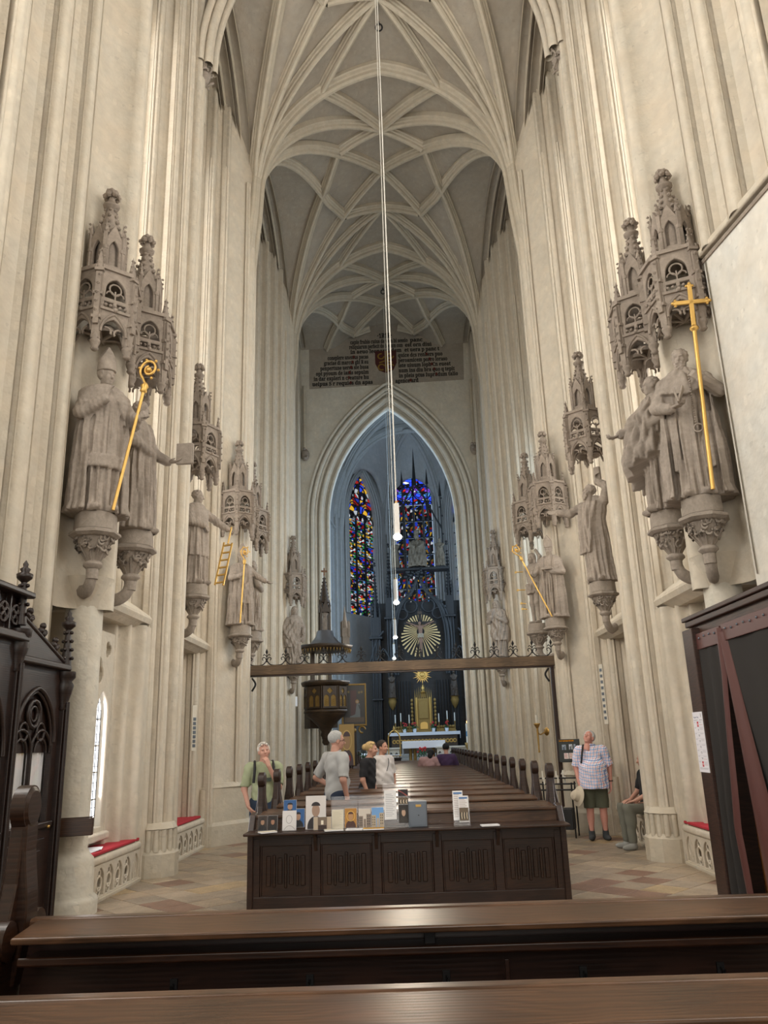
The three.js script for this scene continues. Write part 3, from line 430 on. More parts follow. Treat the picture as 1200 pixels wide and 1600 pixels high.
// choir windows: plain leaded ones along the sides, storied glass in the apse
const STAIN = { red: [0.75, 0.04, 0.03], blue: [0.05, 0.12, 0.85], sky: [0.15, 0.45, 0.9], gold: [0.85, 0.55, 0.06], green: [0.04, 0.4, 0.12], white: [0.75, 0.8, 0.85], violet: [0.25, 0.1, 0.6], dark: [0.01, 0.01, 0.015] };
function stainTex(seed, pal, n = 64, m = 96) {   // painted glass: small leaded pieces of colour
  const pts = []; let q = seed * 7919 + 13; const r = () => { q = (q * 1664525 + 1013904223) >>> 0; return q / 4294967296; };
  for (let i = 0; i < 30; i++) pts.push([r(), r() * 1.5, pal[Math.floor(r() * pal.length)], 0.35 + r() * 0.9]);
  return dataTex(n, (u, v) => { let a = 9, b = 9, w = pts[0]; for (const p of pts) { const d = Math.hypot(p[0] - u, p[1] - v * 1.5); if (d < a) { b = a; a = d; w = p; } else if (d < b) b = d; } if (b - a < 0.018 || u < 0.04 || u > 0.96 || v < 0.03 || v > 0.97) return [0.01, 0.01, 0.012]; return STAIN[w[2]].map((c) => Math.min(1, c * w[3]) ** 0.6); }, true, m);
}
const PAL = [['blue', 'red', 'gold', 'white', 'dark', 'green', 'dark', 'white'], ['dark', 'sky', 'white', 'red', 'dark', 'gold', 'white', 'green'], ['red', 'green', 'gold', 'white', 'dark', 'blue', 'dark', 'dark'], ['blue', 'sky', 'violet', 'blue', 'white', 'red', 'dark']];
const stainMats = []; for (let i = 0; i < 12; i++) { const t = stainTex(i + 1, PAL[i % 3]); stainMats.push(std({ color: 0x050505, emissive: 0xffffff, emissiveMap: t, emissiveIntensity: 0.7, roughness: 0.25 })); }
const dimMats = []; for (let i = 0; i < 4; i++) dimMats.push(std({ color: 0x050505, emissive: 0xffffff, emissiveMap: stainTex(60 + i, ['dark', 'dark', 'red', 'dark', 'blue', 'gold', 'dark', 'sky', 'dark', 'white']), emissiveIntensity: 0.5, roughness: 0.25 }));
const roseMats = []; for (let i = 0; i < 3; i++) roseMats.push(std({ color: 0x050505, emissive: 0xffffff, emissiveMap: stainTex(30 + i, PAL[3]), emissiveIntensity: 1.4, roughness: 0.25 }));
function stainedWindow(label, x, d, turn, W, y0, ys, y1, cols, rows, rose) {
  winN++; const g = new THREE.Group(); g.name = 'window_' + winN; scene.add(g); tag(g, label, 'window', null, 'structure'); g.position.copy(chp(x, 0, d)); g.rotation.y = CA + turn;
  const a = archPts(W / 2, ys, y1 - ys, 10), wallS = shp([[-2.85, 0], [2.85, 0], [2.85, 20.5], [-2.85, 20.5]]); wallS.holes.push(pth([[-W / 2, y0], ...a, [W / 2, y0]].reverse()));
  mb().ext(wallS, 0.3, mat4([0, 0, -0.1])).build('apse_wall', M.choir, g);
  for (const [o, r, z] of [[0.1, 0.07, 0.22], [0.28, 0.09, 0.26], [0.48, 0.07, 0.3]]) { const P = archPts(W / 2 + o, ys, y1 - ys + o, 10).map(([x_, y_]) => V(x_, y_, z)); mb().tube(P, r, 6, 40).bar(V(-W / 2 - o, y0, z), V(-W / 2 - o, ys, z), r, 6).bar(V(W / 2 + o, y0, z), V(W / 2 + o, ys, z), r, 6).build('jamb_moulding', M.choir, g); }
  const cw = W / cols, rh = (ys - y0) / rows;
  for (let c = 0; c < cols; c++) for (let r = 0; r < rows; r++) { const pg = new THREE.PlaneGeometry(cw - 0.1, rh - 0.07); mesh('stained_pane', pg, rose ? dimMats[(c * 3 + r * 5) % 4] : stainMats[(c * 5 + r * 7) % 12], g).position.set(-W / 2 + cw * (c + 0.5), y0 + rh * (r + 0.5), 0); }
  const head = new THREE.ShapeGeometry(shp([[-W / 2, ys], ...a])), u = head.attributes.uv, p = head.attributes.position; for (let i = 0; i < p.count; i++) u.setXY(i, p.getX(i) / W * 2, (p.getY(i) - ys) / W * 2);
  mesh('stained_head', head, rose ? roseMats[0] : stainMats[3], g);
  const t = mb(); for (let c = 1; c < cols; c++) t.box(-W / 2 + cw * c, (y0 + ys) / 2, 0.03, 0.09, ys - y0, 0.1); for (let r = 1; r < rows; r++) t.box(0, y0 + rh * r, 0.02, W, 0.05, 0.05);
  for (let c = 0; c < cols; c++) t.tor(-W / 2 + cw * (c + 0.5), ys - 0.05, 0.03, cw / 2, 0.04, 5, 12, [0, 0, 0], Math.PI);
  if (rose) for (const s of [-1, 1]) { t.tor(s * W / 4, ys + W * 0.34, 0.03, W * 0.23, 0.04, 5, 18); for (let i = 0; i < 5; i++) t.tor(s * W / 4 + Math.cos(i * 1.257) * W * 0.12, ys + W * 0.34 + Math.sin(i * 1.257) * W * 0.12, 0.03, W * 0.075, 0.02, 4, 10); } else { t.tor(0, ys + (y1 - ys) * 0.55, 0.03, W * 0.22, 0.045, 5, 16); for (const s of [-1, 1]) t.tor(s * W * 0.25, ys + (y1 - ys) * 0.2, 0.03, W * 0.17, 0.04, 5, 16); }
  t.build('mullions', M.lead, g); return g;
}
stainedWindow('tall left stained glass window of many figured panels', -3.3, 18.85, R(61.5), 2.9, 9.0, 15.0, 18.1, 3, 8, false);
stainedWindow('stained glass window with blue rose tracery behind the high altar', 0, 21.3, 0, 2.5, 6.5, 16.6, 19.7, 4, 9, true);
stainedWindow('right stained glass apse window hidden behind the chancel arch', 3.3, 18.85, R(-61.5), 2.9, 9.0, 15.0, 18.1, 3, 8, false);
for (const s of [-1, 1]) for (const [d, k] of [[3.05, 3.2], [8.55, 2.8], [14.05, 2.0]]) {
  winN++; const g = new THREE.Group(); g.name = 'window_' + winN; scene.add(g); tag(g, `tall leaded ${s < 0 ? 'left' : 'right'} choir window, ${d < 5 ? 'first' : d < 12 ? 'second' : 'third'} from the chancel arch`, 'window', null, 'structure'); g.position.copy(chp(s * 4.48, 0, d)); g.rotation.y = CA - s * Math.PI / 2;
  const pane = DAYPANE(BLUE, k * 0.12); for (let c = 0; c < 3; c++) for (let r = 0; r < 6; r++) mb().box(-0.8 + c * 0.8, 5.7 + r * 1.45, 0, 0.72, 1.38, 0.02).build('pane', pane, g);
  const t = mb(); for (const x of [-1.2, -0.4, 0.4, 1.2]) t.box(x, 9.3, 0.03, 0.09, 8.8, 0.12); t.box(0, 4.95, 0.05, 2.6, 0.12, 0.2).box(0, 13.7, 0.05, 2.6, 0.12, 0.2); t.build('mullions', M.choir, g);
  const l = new THREE.RectAreaLight(BLUE, k * (s < 0 ? 1.6 : 1.7), 2.4, 8.6); const p = chp(s * 4.3, 9.3, d), q = chp(0, 9.3, d); l.position.copy(p); l.lookAt(q); l.name = 'daylight'; scene.add(l);
}

// ------------------------------------------------------------------ floor of diagonal stone slabs
const floor = struct('floor', 'church floor of worn beige and reddish stone slabs laid diagonally', 'floor');
mb().box(0, -0.18, -10, 11, 0.3, 38).build('floor_bed', lime(0.3, 0.26, 0.21), floor);
{
  const tones = [[0.56, 0.46, 0.345], [0.48, 0.395, 0.3], [0.62, 0.51, 0.37], [0.43, 0.36, 0.28], [0.54, 0.43, 0.31], [0.34, 0.205, 0.15], [0.64, 0.48, 0.28]].map(([r, g, b]) => std({ color: lin(r, g, b), map: rep(tileT, 1.4), roughness: 0.4, bumpMap: rep(limeB, 0.8), bumpScale: 0.004 }));
  const T = 0.4, geos = [0, 1, 2].map((i) => boxUV(clean(new RoundedBoxGeometry(T - 0.008, 0.03 + i * 0.001, T - 0.008, 1, 0.006)).translate(i * 0.37, 0, i * 0.21)).translate(-i * 0.37, 0, -i * 0.21));
  const c = Math.SQRT1_2; let n = 0; const far = mb();
  for (let i = -60; i < 60; i++) for (let j = -60; j < 60; j++) {
    const x = (i - j) * T * c, d = (i + j) * T * c + 12; if (Math.abs(x) > 4.3 || d < 5.5 || d > 28.2) continue;
    const seen = Math.abs(x) > 1.5 && d > 7.6 && d < 17, h = hash2(i + 200, j + 200, 5), k = h < 0.1 ? 5 : h < 0.17 ? 6 : Math.floor(h * 97) % 5;
    if (Math.abs(x) > 3.75 && d < 11.5) continue;
    if (!seen) { far.add(geos[0], mat4([x, -0.012, -d], [0, Math.PI / 4, 0])); continue; }
    const o = mesh('slab', geos[n++ % 3], tones[k], floor); o.position.set(x, -0.012 + 0.002 * (h - 0.5), -d); o.rotation.y = Math.PI / 4 + (Math.floor(h * 13) % 4) * Math.PI / 2;
  }
  const o = far.build('slabs', tones[0], floor); o.userData.kind = 'stuff';
  mb().box(0, -0.02, 1.5, 9.8, 0.04, 14).build('floor_boards', wood(0.09, 0.05, 0.03), floor);
  // the choir floor rises by steps
  const st = thing('choir_steps', 'grey stone steps rising to the altars', 'steps', CH.toArray(), CA); st.userData.kind = 'structure';
  mb().box(0, -0.15, -10.5, 9, 0.28, 21.2).build('choir_floor', lime(0.35, 0.32, 0.3), st);
  for (let i = 0; i < 4; i++) mb().rbox(0, i * 0.17 + 0.085, -(5.6 + i * 0.36 + 7.8 - i * 0.18), 8.6, 0.17, 15.6 - i * 0.36, 0.02).build('step', lime(0.42, 0.4, 0.38), st);
  for (let i = 0; i < 2; i++) mb().rbox(0, 0.68 + i * 0.16 + 0.08, -(12 + i * 0.35 + 3.5), 7 - i, 0.16, 7 - i * 0.7, 0.02).build('step', lime(0.42, 0.4, 0.38), st);
}

// ------------------------------------------------------------------ carved canopies, consoles and statues
function hexFaces(r, n = 6) { const o = []; for (let i = 0; i < n; i++) { const a = Math.PI / 2 + (i - 2) * Math.PI * 2 / n + (n === 6 ? -Math.PI / 6 : 0); o.push(a); } return o; }
function makeCanopy() {          // 2.4 m tall, mouth at y = 0, wall behind at z < 0
  const t = new THREE.Group(); const ap = 0.33, fw = 0.381;      // apothem and face width of the hexagon
  for (let i = 0; i < 5; i++) {  // faces at -120..120 degrees round the front
    const a = (i - 2) * Math.PI / 3, m = mat4([Math.sin(a) * ap, 0, Math.cos(a) * ap], [0, a, 0]), w = fw / 2;
    const s = shp([[-w, 0.06], ...archPts(w - 0.025, 0.1, 0.24, 7), [w, 0.06], [w, 1.02], [-w, 1.02]]);
    s.holes.push(pth([[-w + 0.05, 0.56], [-w + 0.05, 0.46], [-0.015, 0.46], [-0.015, 0.56]]), pth([[w - 0.05, 0.56], [0.015, 0.56], [0.015, 0.46], [w - 0.05, 0.46]].reverse()));
    s.holes.push(pth([[-w + 0.05, 0.6], ...archPts(w - 0.06, 0.72, 0.17, 6), [w - 0.05, 0.6]].reverse()));
    mb().ext(s, 0.045, m, 0.008).build('arch_panel', M.canopy, t);
    const tr = mb(); tr.tor(0, 0.75, 0.03, 0.075, 0.013, 4, 12).box(0, 0.66, 0.03, 0.016, 0.13, 0.02); for (const s2 of [-1, 1]) tr.tor(s2 * 0.062, 0.66, 0.03, 0.05, 0.011, 4, 10, [0, 0, 0], Math.PI);
    tr.box(0, 0.44, 0.055, fw, 0.035, 0.05).box(0, 1.0, 0.05, fw, 0.05, 0.07); const A = archPts(w - 0.03, 0.13, 0.27, 7); for (let k = 0; k + 1 < A.length; k++) tr.bar(V(A[k][0], A[k][1], 0.055), V(A[k + 1][0], A[k + 1][1], 0.055), 0.018, 5);
    for (const s2 of [-1, 1]) tr.tor(s2 * 0.075, 0.16, 0.03, 0.055, 0.016, 4, 9, [0, 0, s2 > 0 ? 1.2 : -1.2 + Math.PI - 2.4], 2.6); tr.sph(0, 0.45, 0.07, 0.035, 6); for (let k = 0; k < 5; k++) tr.sph(-0.12 + k * 0.06, 0.5, 0.065, 0.022, 5);
    const g = tr.geo(); g.applyMatrix4(m); mesh('tracery', g, M.canopy, t);
  }
  for (let i = 0; i < 6; i++) {  // corner buttresses with hanging bosses
    const a = (i - 2.5) * Math.PI / 3, rad = 0.395, b = mb(), x = Math.sin(a) * rad, z = Math.cos(a) * rad; if (z < -0.3) continue;
    const at = mat4([x, 0, z], [0, a, 0]);
    b.add(new THREE.BoxGeometry(0.085, 0.95, 0.09), at.clone().multiply(mat4([0, 0.5, 0]))).add(new THREE.BoxGeometry(0.06, 0.7, 0.05), at.clone().multiply(mat4([0, 0.55, 0.06])));
    for (const y of [0.3, 0.62, 0.95]) b.add(new THREE.BoxGeometry(0.11, 0.04, 0.13), at.clone().multiply(mat4([0, y, 0.015])));
    b.add(new THREE.ConeGeometry(0.06, 0.34, 4), at.clone().multiply(mat4([0, 1.14, 0.01], [0, Math.PI / 4, 0])));
    for (let k = 0; k < 4; k++) for (const s of [-1, 1]) b.add(new THREE.OctahedronGeometry(0.022), at.clone().multiply(mat4([s * (0.045 - k * 0.009), 1.0 + k * 0.08, 0.02])));
    for (let k = 0; k < 5; k++) b.add(new THREE.OctahedronGeometry(0.026), at.clone().multiply(mat4([rr(-0.02, 0.02), 0.38 + k * 0.12, 0.09])));
    b.build('buttress', M.canopy, t);
    mb().lathe([[0, -0.13], [0.03, -0.125], [0.05, -0.1], [0.036, -0.075], [0.058, -0.03], [0.066, 0.0], [0.05, 0.02], [0.06, 0.05], [0.045, 0.12]], 10, at).build('pendant_boss', M.canopy, t);
  }
  mb().lathe([[0.34, 0.2], [0.26, 0.32], [0.12, 0.36], [0.05, 0.25], [0, 0.2]], 6, mat4([0, 0, 0], [0, 0, 0])).build('inner_vault', M.canopy, t);
  const web = mb(); for (let i = 0; i < 6; i++) { const a = i * Math.PI / 3 + Math.PI / 6; web.tube([V(Math.sin(a) * 0.34, 0.08, Math.cos(a) * 0.34), V(Math.sin(a) * 0.24, 0.26, Math.cos(a) * 0.24), V(0, 0.22, 0)], 0.022, 5, 8); } web.build('inner_ribs', M.canopy, t);
  // upper tower
  const tow = mb(); tow.add(new THREE.CylinderGeometry(0.155, 0.175, 0.78, 6), mat4([0, 1.38, 0])).add(new THREE.CylinderGeometry(0.3, 0.33, 0.06, 6), mat4([0, 1.03, 0])).build('upper_tower', M.canopy, t);
  for (let i = 0; i < 6; i++) {
    const a = i * Math.PI / 3, m = mat4([Math.sin(a) * 0.17, 1.06, Math.cos(a) * 0.17], [0, a, 0]), w = 0.1;
    const s = shp([[-w, 0], [w, 0], [w, 0.5], [0, 0.72], [-w, 0.5]]); s.holes.push(pth([[-w + 0.03, 0.12], ...archPts(w - 0.03, 0.34, 0.15, 5), [w - 0.03, 0.12]].reverse()));
    mb().ext(s, 0.035, m, 0.006).build('gable', M.canopy, t);
    const b = mb(), c = a + Math.PI / 6, q = mat4([Math.sin(c) * 0.22, 1.06, Math.cos(c) * 0.22], [0, c, 0]);
    b.add(new THREE.BoxGeometry(0.05, 0.62, 0.06), q.clone().multiply(mat4([0, 0.28, 0]))).add(new THREE.CylinderGeometry(0.04, 0.04, 0.05, 8), q.clone().multiply(mat4([0, 0.36, 0]))).add(new THREE.ConeGeometry(0.042, 0.2, 4), q.clone().multiply(mat4([0, 0.68, 0])));
    for (let k = 0; k < 3; k++) b.add(new THREE.OctahedronGeometry(0.024), q.clone().multiply(mat4([0, 0.6 + k * 0.07, 0.03]))); b.build('pinnacle', M.canopy, t);
  }
  const sp = mb(); sp.add(new THREE.CylinderGeometry(0.045, 0.15, 0.42, 6), mat4([0, 1.96, 0])); for (let i = 0; i < 6; i++) for (let k = 0; k < 4; k++) { const a = i * Math.PI / 3 + Math.PI / 6, y = 1.8 + k * 0.1, r = 0.155 - (y - 1.75) * 0.24; sp.add(new THREE.IcosahedronGeometry(0.034 - k * 0.003), mat4([Math.sin(a) * r, y, Math.cos(a) * r], [k, i, 0], [1, 0.8, 1])); } sp.build('spire', M.canopy, t);
  mb().lathe([[0.045, 2.12], [0.1, 2.16], [0.11, 2.19], [0.06, 2.22], [0.045, 2.28]], 10).build('collar', M.canopy, t);
  const fi = mb(); fi.cyl(0, 2.32, 0, 0.035, 0.045, 0.14, 6); for (let k = 0; k < 2; k++) for (let i = 0; i < 7; i++) { const a = i * 0.9 + k * 0.4; fi.add(new THREE.IcosahedronGeometry(0.045), mat4([Math.sin(a) * (0.085 - k * 0.03), 2.33 + k * 0.06, Math.cos(a) * (0.085 - k * 0.03)], [a, i, 0], [1, 0.75, 1])); } fi.build('finial', M.canopy, t);
  return t;
}
function makeConsole() {         // top at y = 0, 0.8 m down, bracket running back to the wall at z = -0.45
  const t = new THREE.Group();
  mb().add(new THREE.CylinderGeometry(0.3, 0.31, 0.2, 8), mat4([0, -0.1, 0], [0, Math.PI / 8, 0])).build('plinth', M.console, t);
  mb().add(toCreasedNormals(new THREE.LatheGeometry([[0.3, -0.2], [0.37, -0.23], [0.375, -0.26], [0.32, -0.29], [0.27, -0.3]].map((p) => new THREE.Vector2(...p)), 8), 0.3), mat4([0, 0, 0], [0, Math.PI / 8, 0])).build('moulded_edge', M.console, t);
  const f = mb(); f.lathe([[0.27, -0.28], [0.2, -0.42], [0.12, -0.52], [0.09, -0.58]], 12); for (let i = 0; i < 46; i++) { const a = rr(0, 6.283), y = rr(-0.46, -0.3), r = 0.27 + (y + 0.3) * 0.55; f.add(new THREE.TorusGeometry(rr(0.025, 0.045), 0.018, 4, 7, 4.2), mat4([Math.sin(a) * r, y, Math.cos(a) * r], [rr(0, 3), a, rr(0, 3)])); } for (let i = 0; i < 9; i++) { const a = i * 0.698; f.tube([V(Math.sin(a) * 0.08, -0.57, Math.cos(a) * 0.08), V(Math.sin(a) * 0.15, -0.48, Math.cos(a) * 0.15), V(Math.sin(a) * 0.24, -0.38, Math.cos(a) * 0.24)], 0.02, 4, 6); } f.build('leaf_capital', M.console, t);
  mb().lathe([[0.09, -0.56], [0.14, -0.59], [0.145, -0.62], [0.1, -0.65], [0.1, -0.66]], 8).build('neck_ring', M.console, t);
  mb().cyl(0, -0.7, 0, 0.095, 0.09, 0.16, 8).tube([V(0, -0.7, 0), V(0, -0.82, -0.05), V(0, -0.9, -0.2), V(0, -0.84, -0.42)], 0.085, 8, 12).build('bracket', M.console, t);
  return t;
}
const rsec = (secs) => (y) => { let i = 0; while (i < secs.length - 2 && y > secs[i + 1][0]) i++; const a = secs[i], b = secs[i + 1]; let t = (y - a[0]) / (b[0] - a[0]); t = t < 0 ? 0 : t > 1 ? 1 : t; t = t * t * (3 - 2 * t); return [1, 2, 3, 4].map((k) => a[k] + (b[k] - a[k]) * t); };
function robeF(secs, fo = {}) {
  const S = rsec(secs), y0 = secs[0][0], y1 = secs[secs.length - 1][0], { A = 0.03, n = 11, p = 0, tilt = 0.5, fade = 1.15, wob = 1 } = fo;
  return (x, y, z) => {
    const [cx, cz, rx, rz] = S(y), qx = (x - cx) / rx, qz = (z - cz) / rz, rho = Math.sqrt(qx * qx + qz * qz) || 1e-6, th = Math.atan2(qx, qz);
    const am = 2.7 * A * Math.max(0.2, Math.min(1, (fade - y) / 0.45));
    const f = am * (0.5 * Math.sqrt(Math.abs(Math.sin(n * 0.5 * th + p + tilt * y * 3 + 0.6 * wob * Math.sin(3 * y + 2 * th)))) + 0.32 * Math.abs(Math.sin(n * 0.9 * th + p * 2 - tilt * y * 4)) + 0.18 * Math.abs(Math.sin(n * 1.7 * th - p + tilt * y * 5)) - 0.55);
    const m = Math.min(rx, rz), d = ((rho - 1) * m - f) * 0.65;
    return Math.max(d, y0 - y, y - y1);
  };
}
// a mantle: a second shell hung over the robe; open(x, y, z) > 0 where it stands open
function mantleF(secs, fo, open) { const r = robeF(secs, fo); return (x, y, z) => Math.max(r(x, y, z), open(x, y, z)); }
function handPrims(w, dir, nrm, curl = 0.5, flip = 1, k = 1) {
  const f = V(...dir).normalize(), n = ortho(V(...nrm), f), s = f.clone().cross(n).multiplyScalar(flip), P = (a, b, c) => [w[0] + (f.x * a + s.x * b + n.x * c) * k, w[1] + (f.y * a + s.y * b + n.y * c) * k, w[2] + (f.z * a + s.z * b + n.z * c) * k], o = [];
  for (let i = 0; i < 4; i++) {
    const b = 0.03 - 0.02 * i; o.push(cap(P(0.0, b * 0.55, 0), P(0.085, b, 0), 0.017 * k, 0.012 * k));
    let a = 0, u = 0.085, v = 0; const L = [1, 1.1, 1.02, 0.82][i]; for (let q = 0; q < 3; q++) { a += curl * (q ? 1 : 0.8); const l = [0.042, 0.028, 0.022][q] * L, u2 = u + l * Math.cos(a), v2 = v + l * Math.sin(a); o.push(cap(P(u, b, v), P(u2, b, v2), (0.0105 - q * 0.0012) * k, (0.0098 - q * 0.0014) * k)); u = u2; v = v2; }
  }
  const c2 = Math.min(1, curl); o.push(cap(P(0.015, 0.02, 0.004), P(0.05, 0.048, 0.018), 0.016 * k, 0.012 * k), cap(P(0.05, 0.048, 0.018), P(0.085, 0.055 - 0.015 * c2, 0.02 + 0.03 * c2), 0.0115 * k, 0.009 * k)); return o;
}
function bounds(pts, m) { const lo = [1e9, 1e9, 1e9], hi = [-1e9, -1e9, -1e9]; for (const p of pts) for (let i = 0; i < 3; i++) { lo[i] = Math.min(lo[i], p[i] - m); hi[i] = Math.max(hi[i], p[i] + m); } return [lo, hi]; }
const curls = (k, a) => (x, y, z) => a * (Math.sin(x * k + 1.3 * Math.sin(y * k * 0.7)) * Math.sin(y * k) * Math.sin(z * k + 0.7));
function faceF(o = {}) {        // head at the origin, looking to +z
  const b = [ell([0, 0.028, -0.012], [0.077, 0.096, 0.094]), ell([0, -0.03, 0.014], [0.064, 0.088, 0.076]), ell([0, -0.094, 0.05], [0.03, 0.022, 0.026]), cap([0, 0.004, 0.084], [0, -0.036, 0.106], 0.008, 0.0135), cap([-0.036, 0.019, 0.072], [0.036, 0.019, 0.072], 0.013), ell([-0.036, -0.034, 0.06], [0.024, 0.022, 0.02]), ell([0.036, -0.034, 0.06], [0.024, 0.022, 0.02]), ell([-0.079, -0.012, -0.006], [0.01, 0.03, 0.018]), ell([0.079, -0.012, -0.006], [0.01, 0.03, 0.018]), cap([0, -0.07, -0.02], [0, -0.21, -0.035], 0.052, 0.062)];
  let f = uni(b, 0.018);
  for (const s of [-1, 1]) f = sub(f, ell([s * 0.03, -0.002, 0.09], [0.017, 0.011, 0.016]), 0.008);
  const eyes = uni([ell([-0.03, -0.003, 0.068], [0.014, 0.009, 0.013]), ell([0.03, -0.003, 0.068], [0.014, 0.009, 0.013]), cap([-0.019, -0.066, 0.08], [0.019, -0.066, 0.08], 0.0065), cap([-0.016, -0.074, 0.079], [0.016, -0.074, 0.079], 0.007)], 0.004);
  return uni([f, eyes], 0.004);
}
function hairF(kind) {
  const cu = curls(95, 0.009), st = (x, y, z) => 0.005 * Math.sin(Math.atan2(x, z + 0.02) * 26 + y * 14);
  const outer = kind === 'long' ? uni([ell([0, 0.045, -0.02], [0.094, 0.094, 0.108]), cap([-0.07, 0, -0.03], [-0.08, -0.2, -0.05], 0.04, 0.035), cap([0.07, 0, -0.03], [0.08, -0.2, -0.05], 0.04, 0.035), cap([0, 0, -0.07], [0, -0.2, -0.07], 0.06, 0.06)], 0.03) : ell([0, 0.042, -0.022], [0.09, 0.092, 0.103]);
  const open = (x, y, z) => Math.min(z - 0.03 - Math.max(0, y - 0.05) * 0.75, 0.2) ;
  const ring = kind === 'tonsure' ? (x, y, z) => Math.max(y - 0.105, 0) : () => -1;
  const bald = kind === 'tonsure' ? ell([0, 0.17, -0.03], [0.075, 0.075, 0.08]) : null;
  return (x, y, z) => { let d = outer(x, y, z) + (kind === 'curl' || kind === 'tonsure' || kind === 'long' ? cu(x, y, z) : st(x, y, z)); d = Math.max(d, open(x, y, z), kind === 'long' ? -0.26 - y : -0.075 - y + Math.max(0, 0.03 - z) * -0.3); if (bald) d = Math.max(d, -bald(x, y, z)); return d; };
}
const beardF = (len) => { const cu = curls(110, 0.008), b = uni([ell([0, -0.085 - len * 0.4, 0.052], [0.052, 0.045 + len * 0.6, 0.036]), cap([-0.058, -0.02, 0.02], [-0.03, -0.09, 0.055], 0.02, 0.026), cap([0.058, -0.02, 0.02], [0.03, -0.09, 0.055], 0.02, 0.026), cap([-0.03, -0.058, 0.086], [0.03, -0.058, 0.086], 0.009)], 0.02); return (x, y, z) => b(x, y, z) + cu(x, y, z); };
const mitreF = (x, y, z) => { const t = (y - 0.055) / 0.3, w = 0.1 + 0.012 * t, e = t > 0.42 ? w * (1 - (t - 0.42) / 0.58) + 0.004 : w, d = 0.105 * (1 - 0.82 * Math.max(0, t)) + 0.01; return Math.max(Math.hypot(x / w, (z + 0.012) / d) - 1, (Math.abs(x) - e) / 0.1, -t, t - 1) * 0.06; };
const veilF = (x, y, z) => { const a = uni([ell([0, 0.035, -0.02], [0.105, 0.115, 0.12]), cap([0, -0.08, -0.05], [0, -0.24, -0.05], 0.12, 0.17)], 0.05)(x, y, z) + 0.006 * Math.sin(Math.atan2(x, z) * 14 + y * 8); return Math.max(a, -ell([0, -0.03, 0.1], [0.072, 0.125, 0.12])(x, y, z)); };
const HEADS = new Map();
function headGeo(o) {
  const key = JSON.stringify([o.hair, o.beard, o.mitre, o.veil]); if (!HEADS.has(key)) {
    const fs = [faceF(o)]; if (o.hair) fs.push(hairF(o.hair)); if (o.beard) fs.push(beardF(o.beard)); if (o.veil) fs.push(veilF);
    const g = [netMesh(uni(fs, 0.006), [-0.2, -0.24, -0.2], [0.2, 0.17, 0.16], o.fine || 0.0065)]; if (o.mitre) g.push(netMesh(mitreF, [-0.13, 0.03, -0.14], [0.13, 0.37, 0.13], 0.008)); HEADS.set(key, g.length > 1 ? mergeGeometries(g) : g[0]);
  } return HEADS.get(key);
}
function makeStatue(o) {        // a carved figure: robe, head, hands; returns its group, feet at the origin, looking to +z
  const t = thing('statue', o.label, 'statue', o.p, o.turn, 'stone saints on the nave piers'), k = o.k; t.scale.setScalar(k);
  const arms = []; for (const a of o.arms) { arms.push(cap(a[0], a[1], a.r || 0.078, (a.r || 0.078) * 0.92), cap(a[1], a[2], (a.r || 0.078) * 0.92, a.cuff || 0.06)); }
  const sl = uni(arms, 0.03), rip = (x, y, z) => 0.011 * Math.abs(Math.sin((x * 1.2 + y * 0.8 + z) * 38 + 2 * Math.sin(y * 9))) - 0.006;
  const body = uni([...o.cloth, (x, y, z) => sl(x, y, z) + rip(x, y, z), ...(o.extra || [])], 0.022);
  const [lo, hi] = bounds([[-0.36, -0.01, -0.3], [0.36, 1.5, 0.3], ...o.arms.flat(), ...(o.reach || [])], 0.1); lo[1] = -0.02;
  mesh('draped_body', netMesh(body, lo, hi, o.res || 0.0145), M.statue, t);
  const h = mesh('head', headGeo(o.head), M.statue, t); h.position.set(...o.hp); h.rotation.set(...(o.hr || [0, 0, 0]), 'YXZ');
  for (const a of o.hands || []) { const pr = handPrims(...a), w = a[0], f = V(...a[1]).normalize().multiplyScalar(0.1), c = [w[0] + f.x, w[1] + f.y, w[2] + f.z]; const [l2, h2] = bounds([w, c], 0.1); mesh('hand', netMesh(uni(pr, 0.008), l2, h2, 0.0065), M.statue, t); }
  return t;
}
const gownSecs = (w = 1, sway = 0) => [[0, 0 + sway * 0.3, 0, 0.24 * w, 0.2 * w], [0.12, sway * 0.2, 0, 0.215 * w, 0.185 * w], [0.5, -sway * 0.2, 0, 0.205 * w, 0.175], [0.85, -sway * 0.5, 0, 0.2, 0.16], [1.05, -sway * 0.2, 0.005, 0.185, 0.15], [1.25, sway * 0.2, 0, 0.205, 0.145], [1.38, sway * 0.3, -0.01, 0.215, 0.125], [1.45, sway * 0.3, -0.015, 0.15, 0.1], [1.5, sway * 0.3, -0.02, 0.07, 0.075]];
const grow = (s, a, y0 = -9, y1 = 9) => s.filter((q) => q[0] >= y0 && q[0] <= y1).map((q) => [q[0], q[1], q[2] - 0.005, q[3] + a, q[4] + a]);
const cope = (w, a, o) => mantleF(grow(gownSecs(w), a), { A: 0.032, n: 13, p: 0.8, tilt: 0.12, fade: 1.45 }, (x, y, z) => (z > 0 ? Math.max(o(y) - Math.abs(x), -1) : -1));
const boots = [ell([-0.1, 0.035, 0.2], [0.05, 0.045, 0.09]), ell([0.1, 0.035, 0.2], [0.05, 0.045, 0.09])];
const statues = {};
const surplice = mantleF(grow(gownSecs(1.04), 0.03, 0.4).map((q, i) => (i === 0 ? [0.5, ...q.slice(1)] : q)), { A: 0.03, n: 15, p: 2, tilt: 0.05, fade: 1.4 }, () => -1);
const lace = (x, y, z) => { const r = Math.hypot(x / 1.12, z) - 0.222; return Math.max(Math.abs(r) - 0.014 - 0.006 * Math.sin(Math.atan2(x, z) * 40) * Math.sin(y * 130), Math.abs(y - 0.56) - 0.07) * 0.8; };
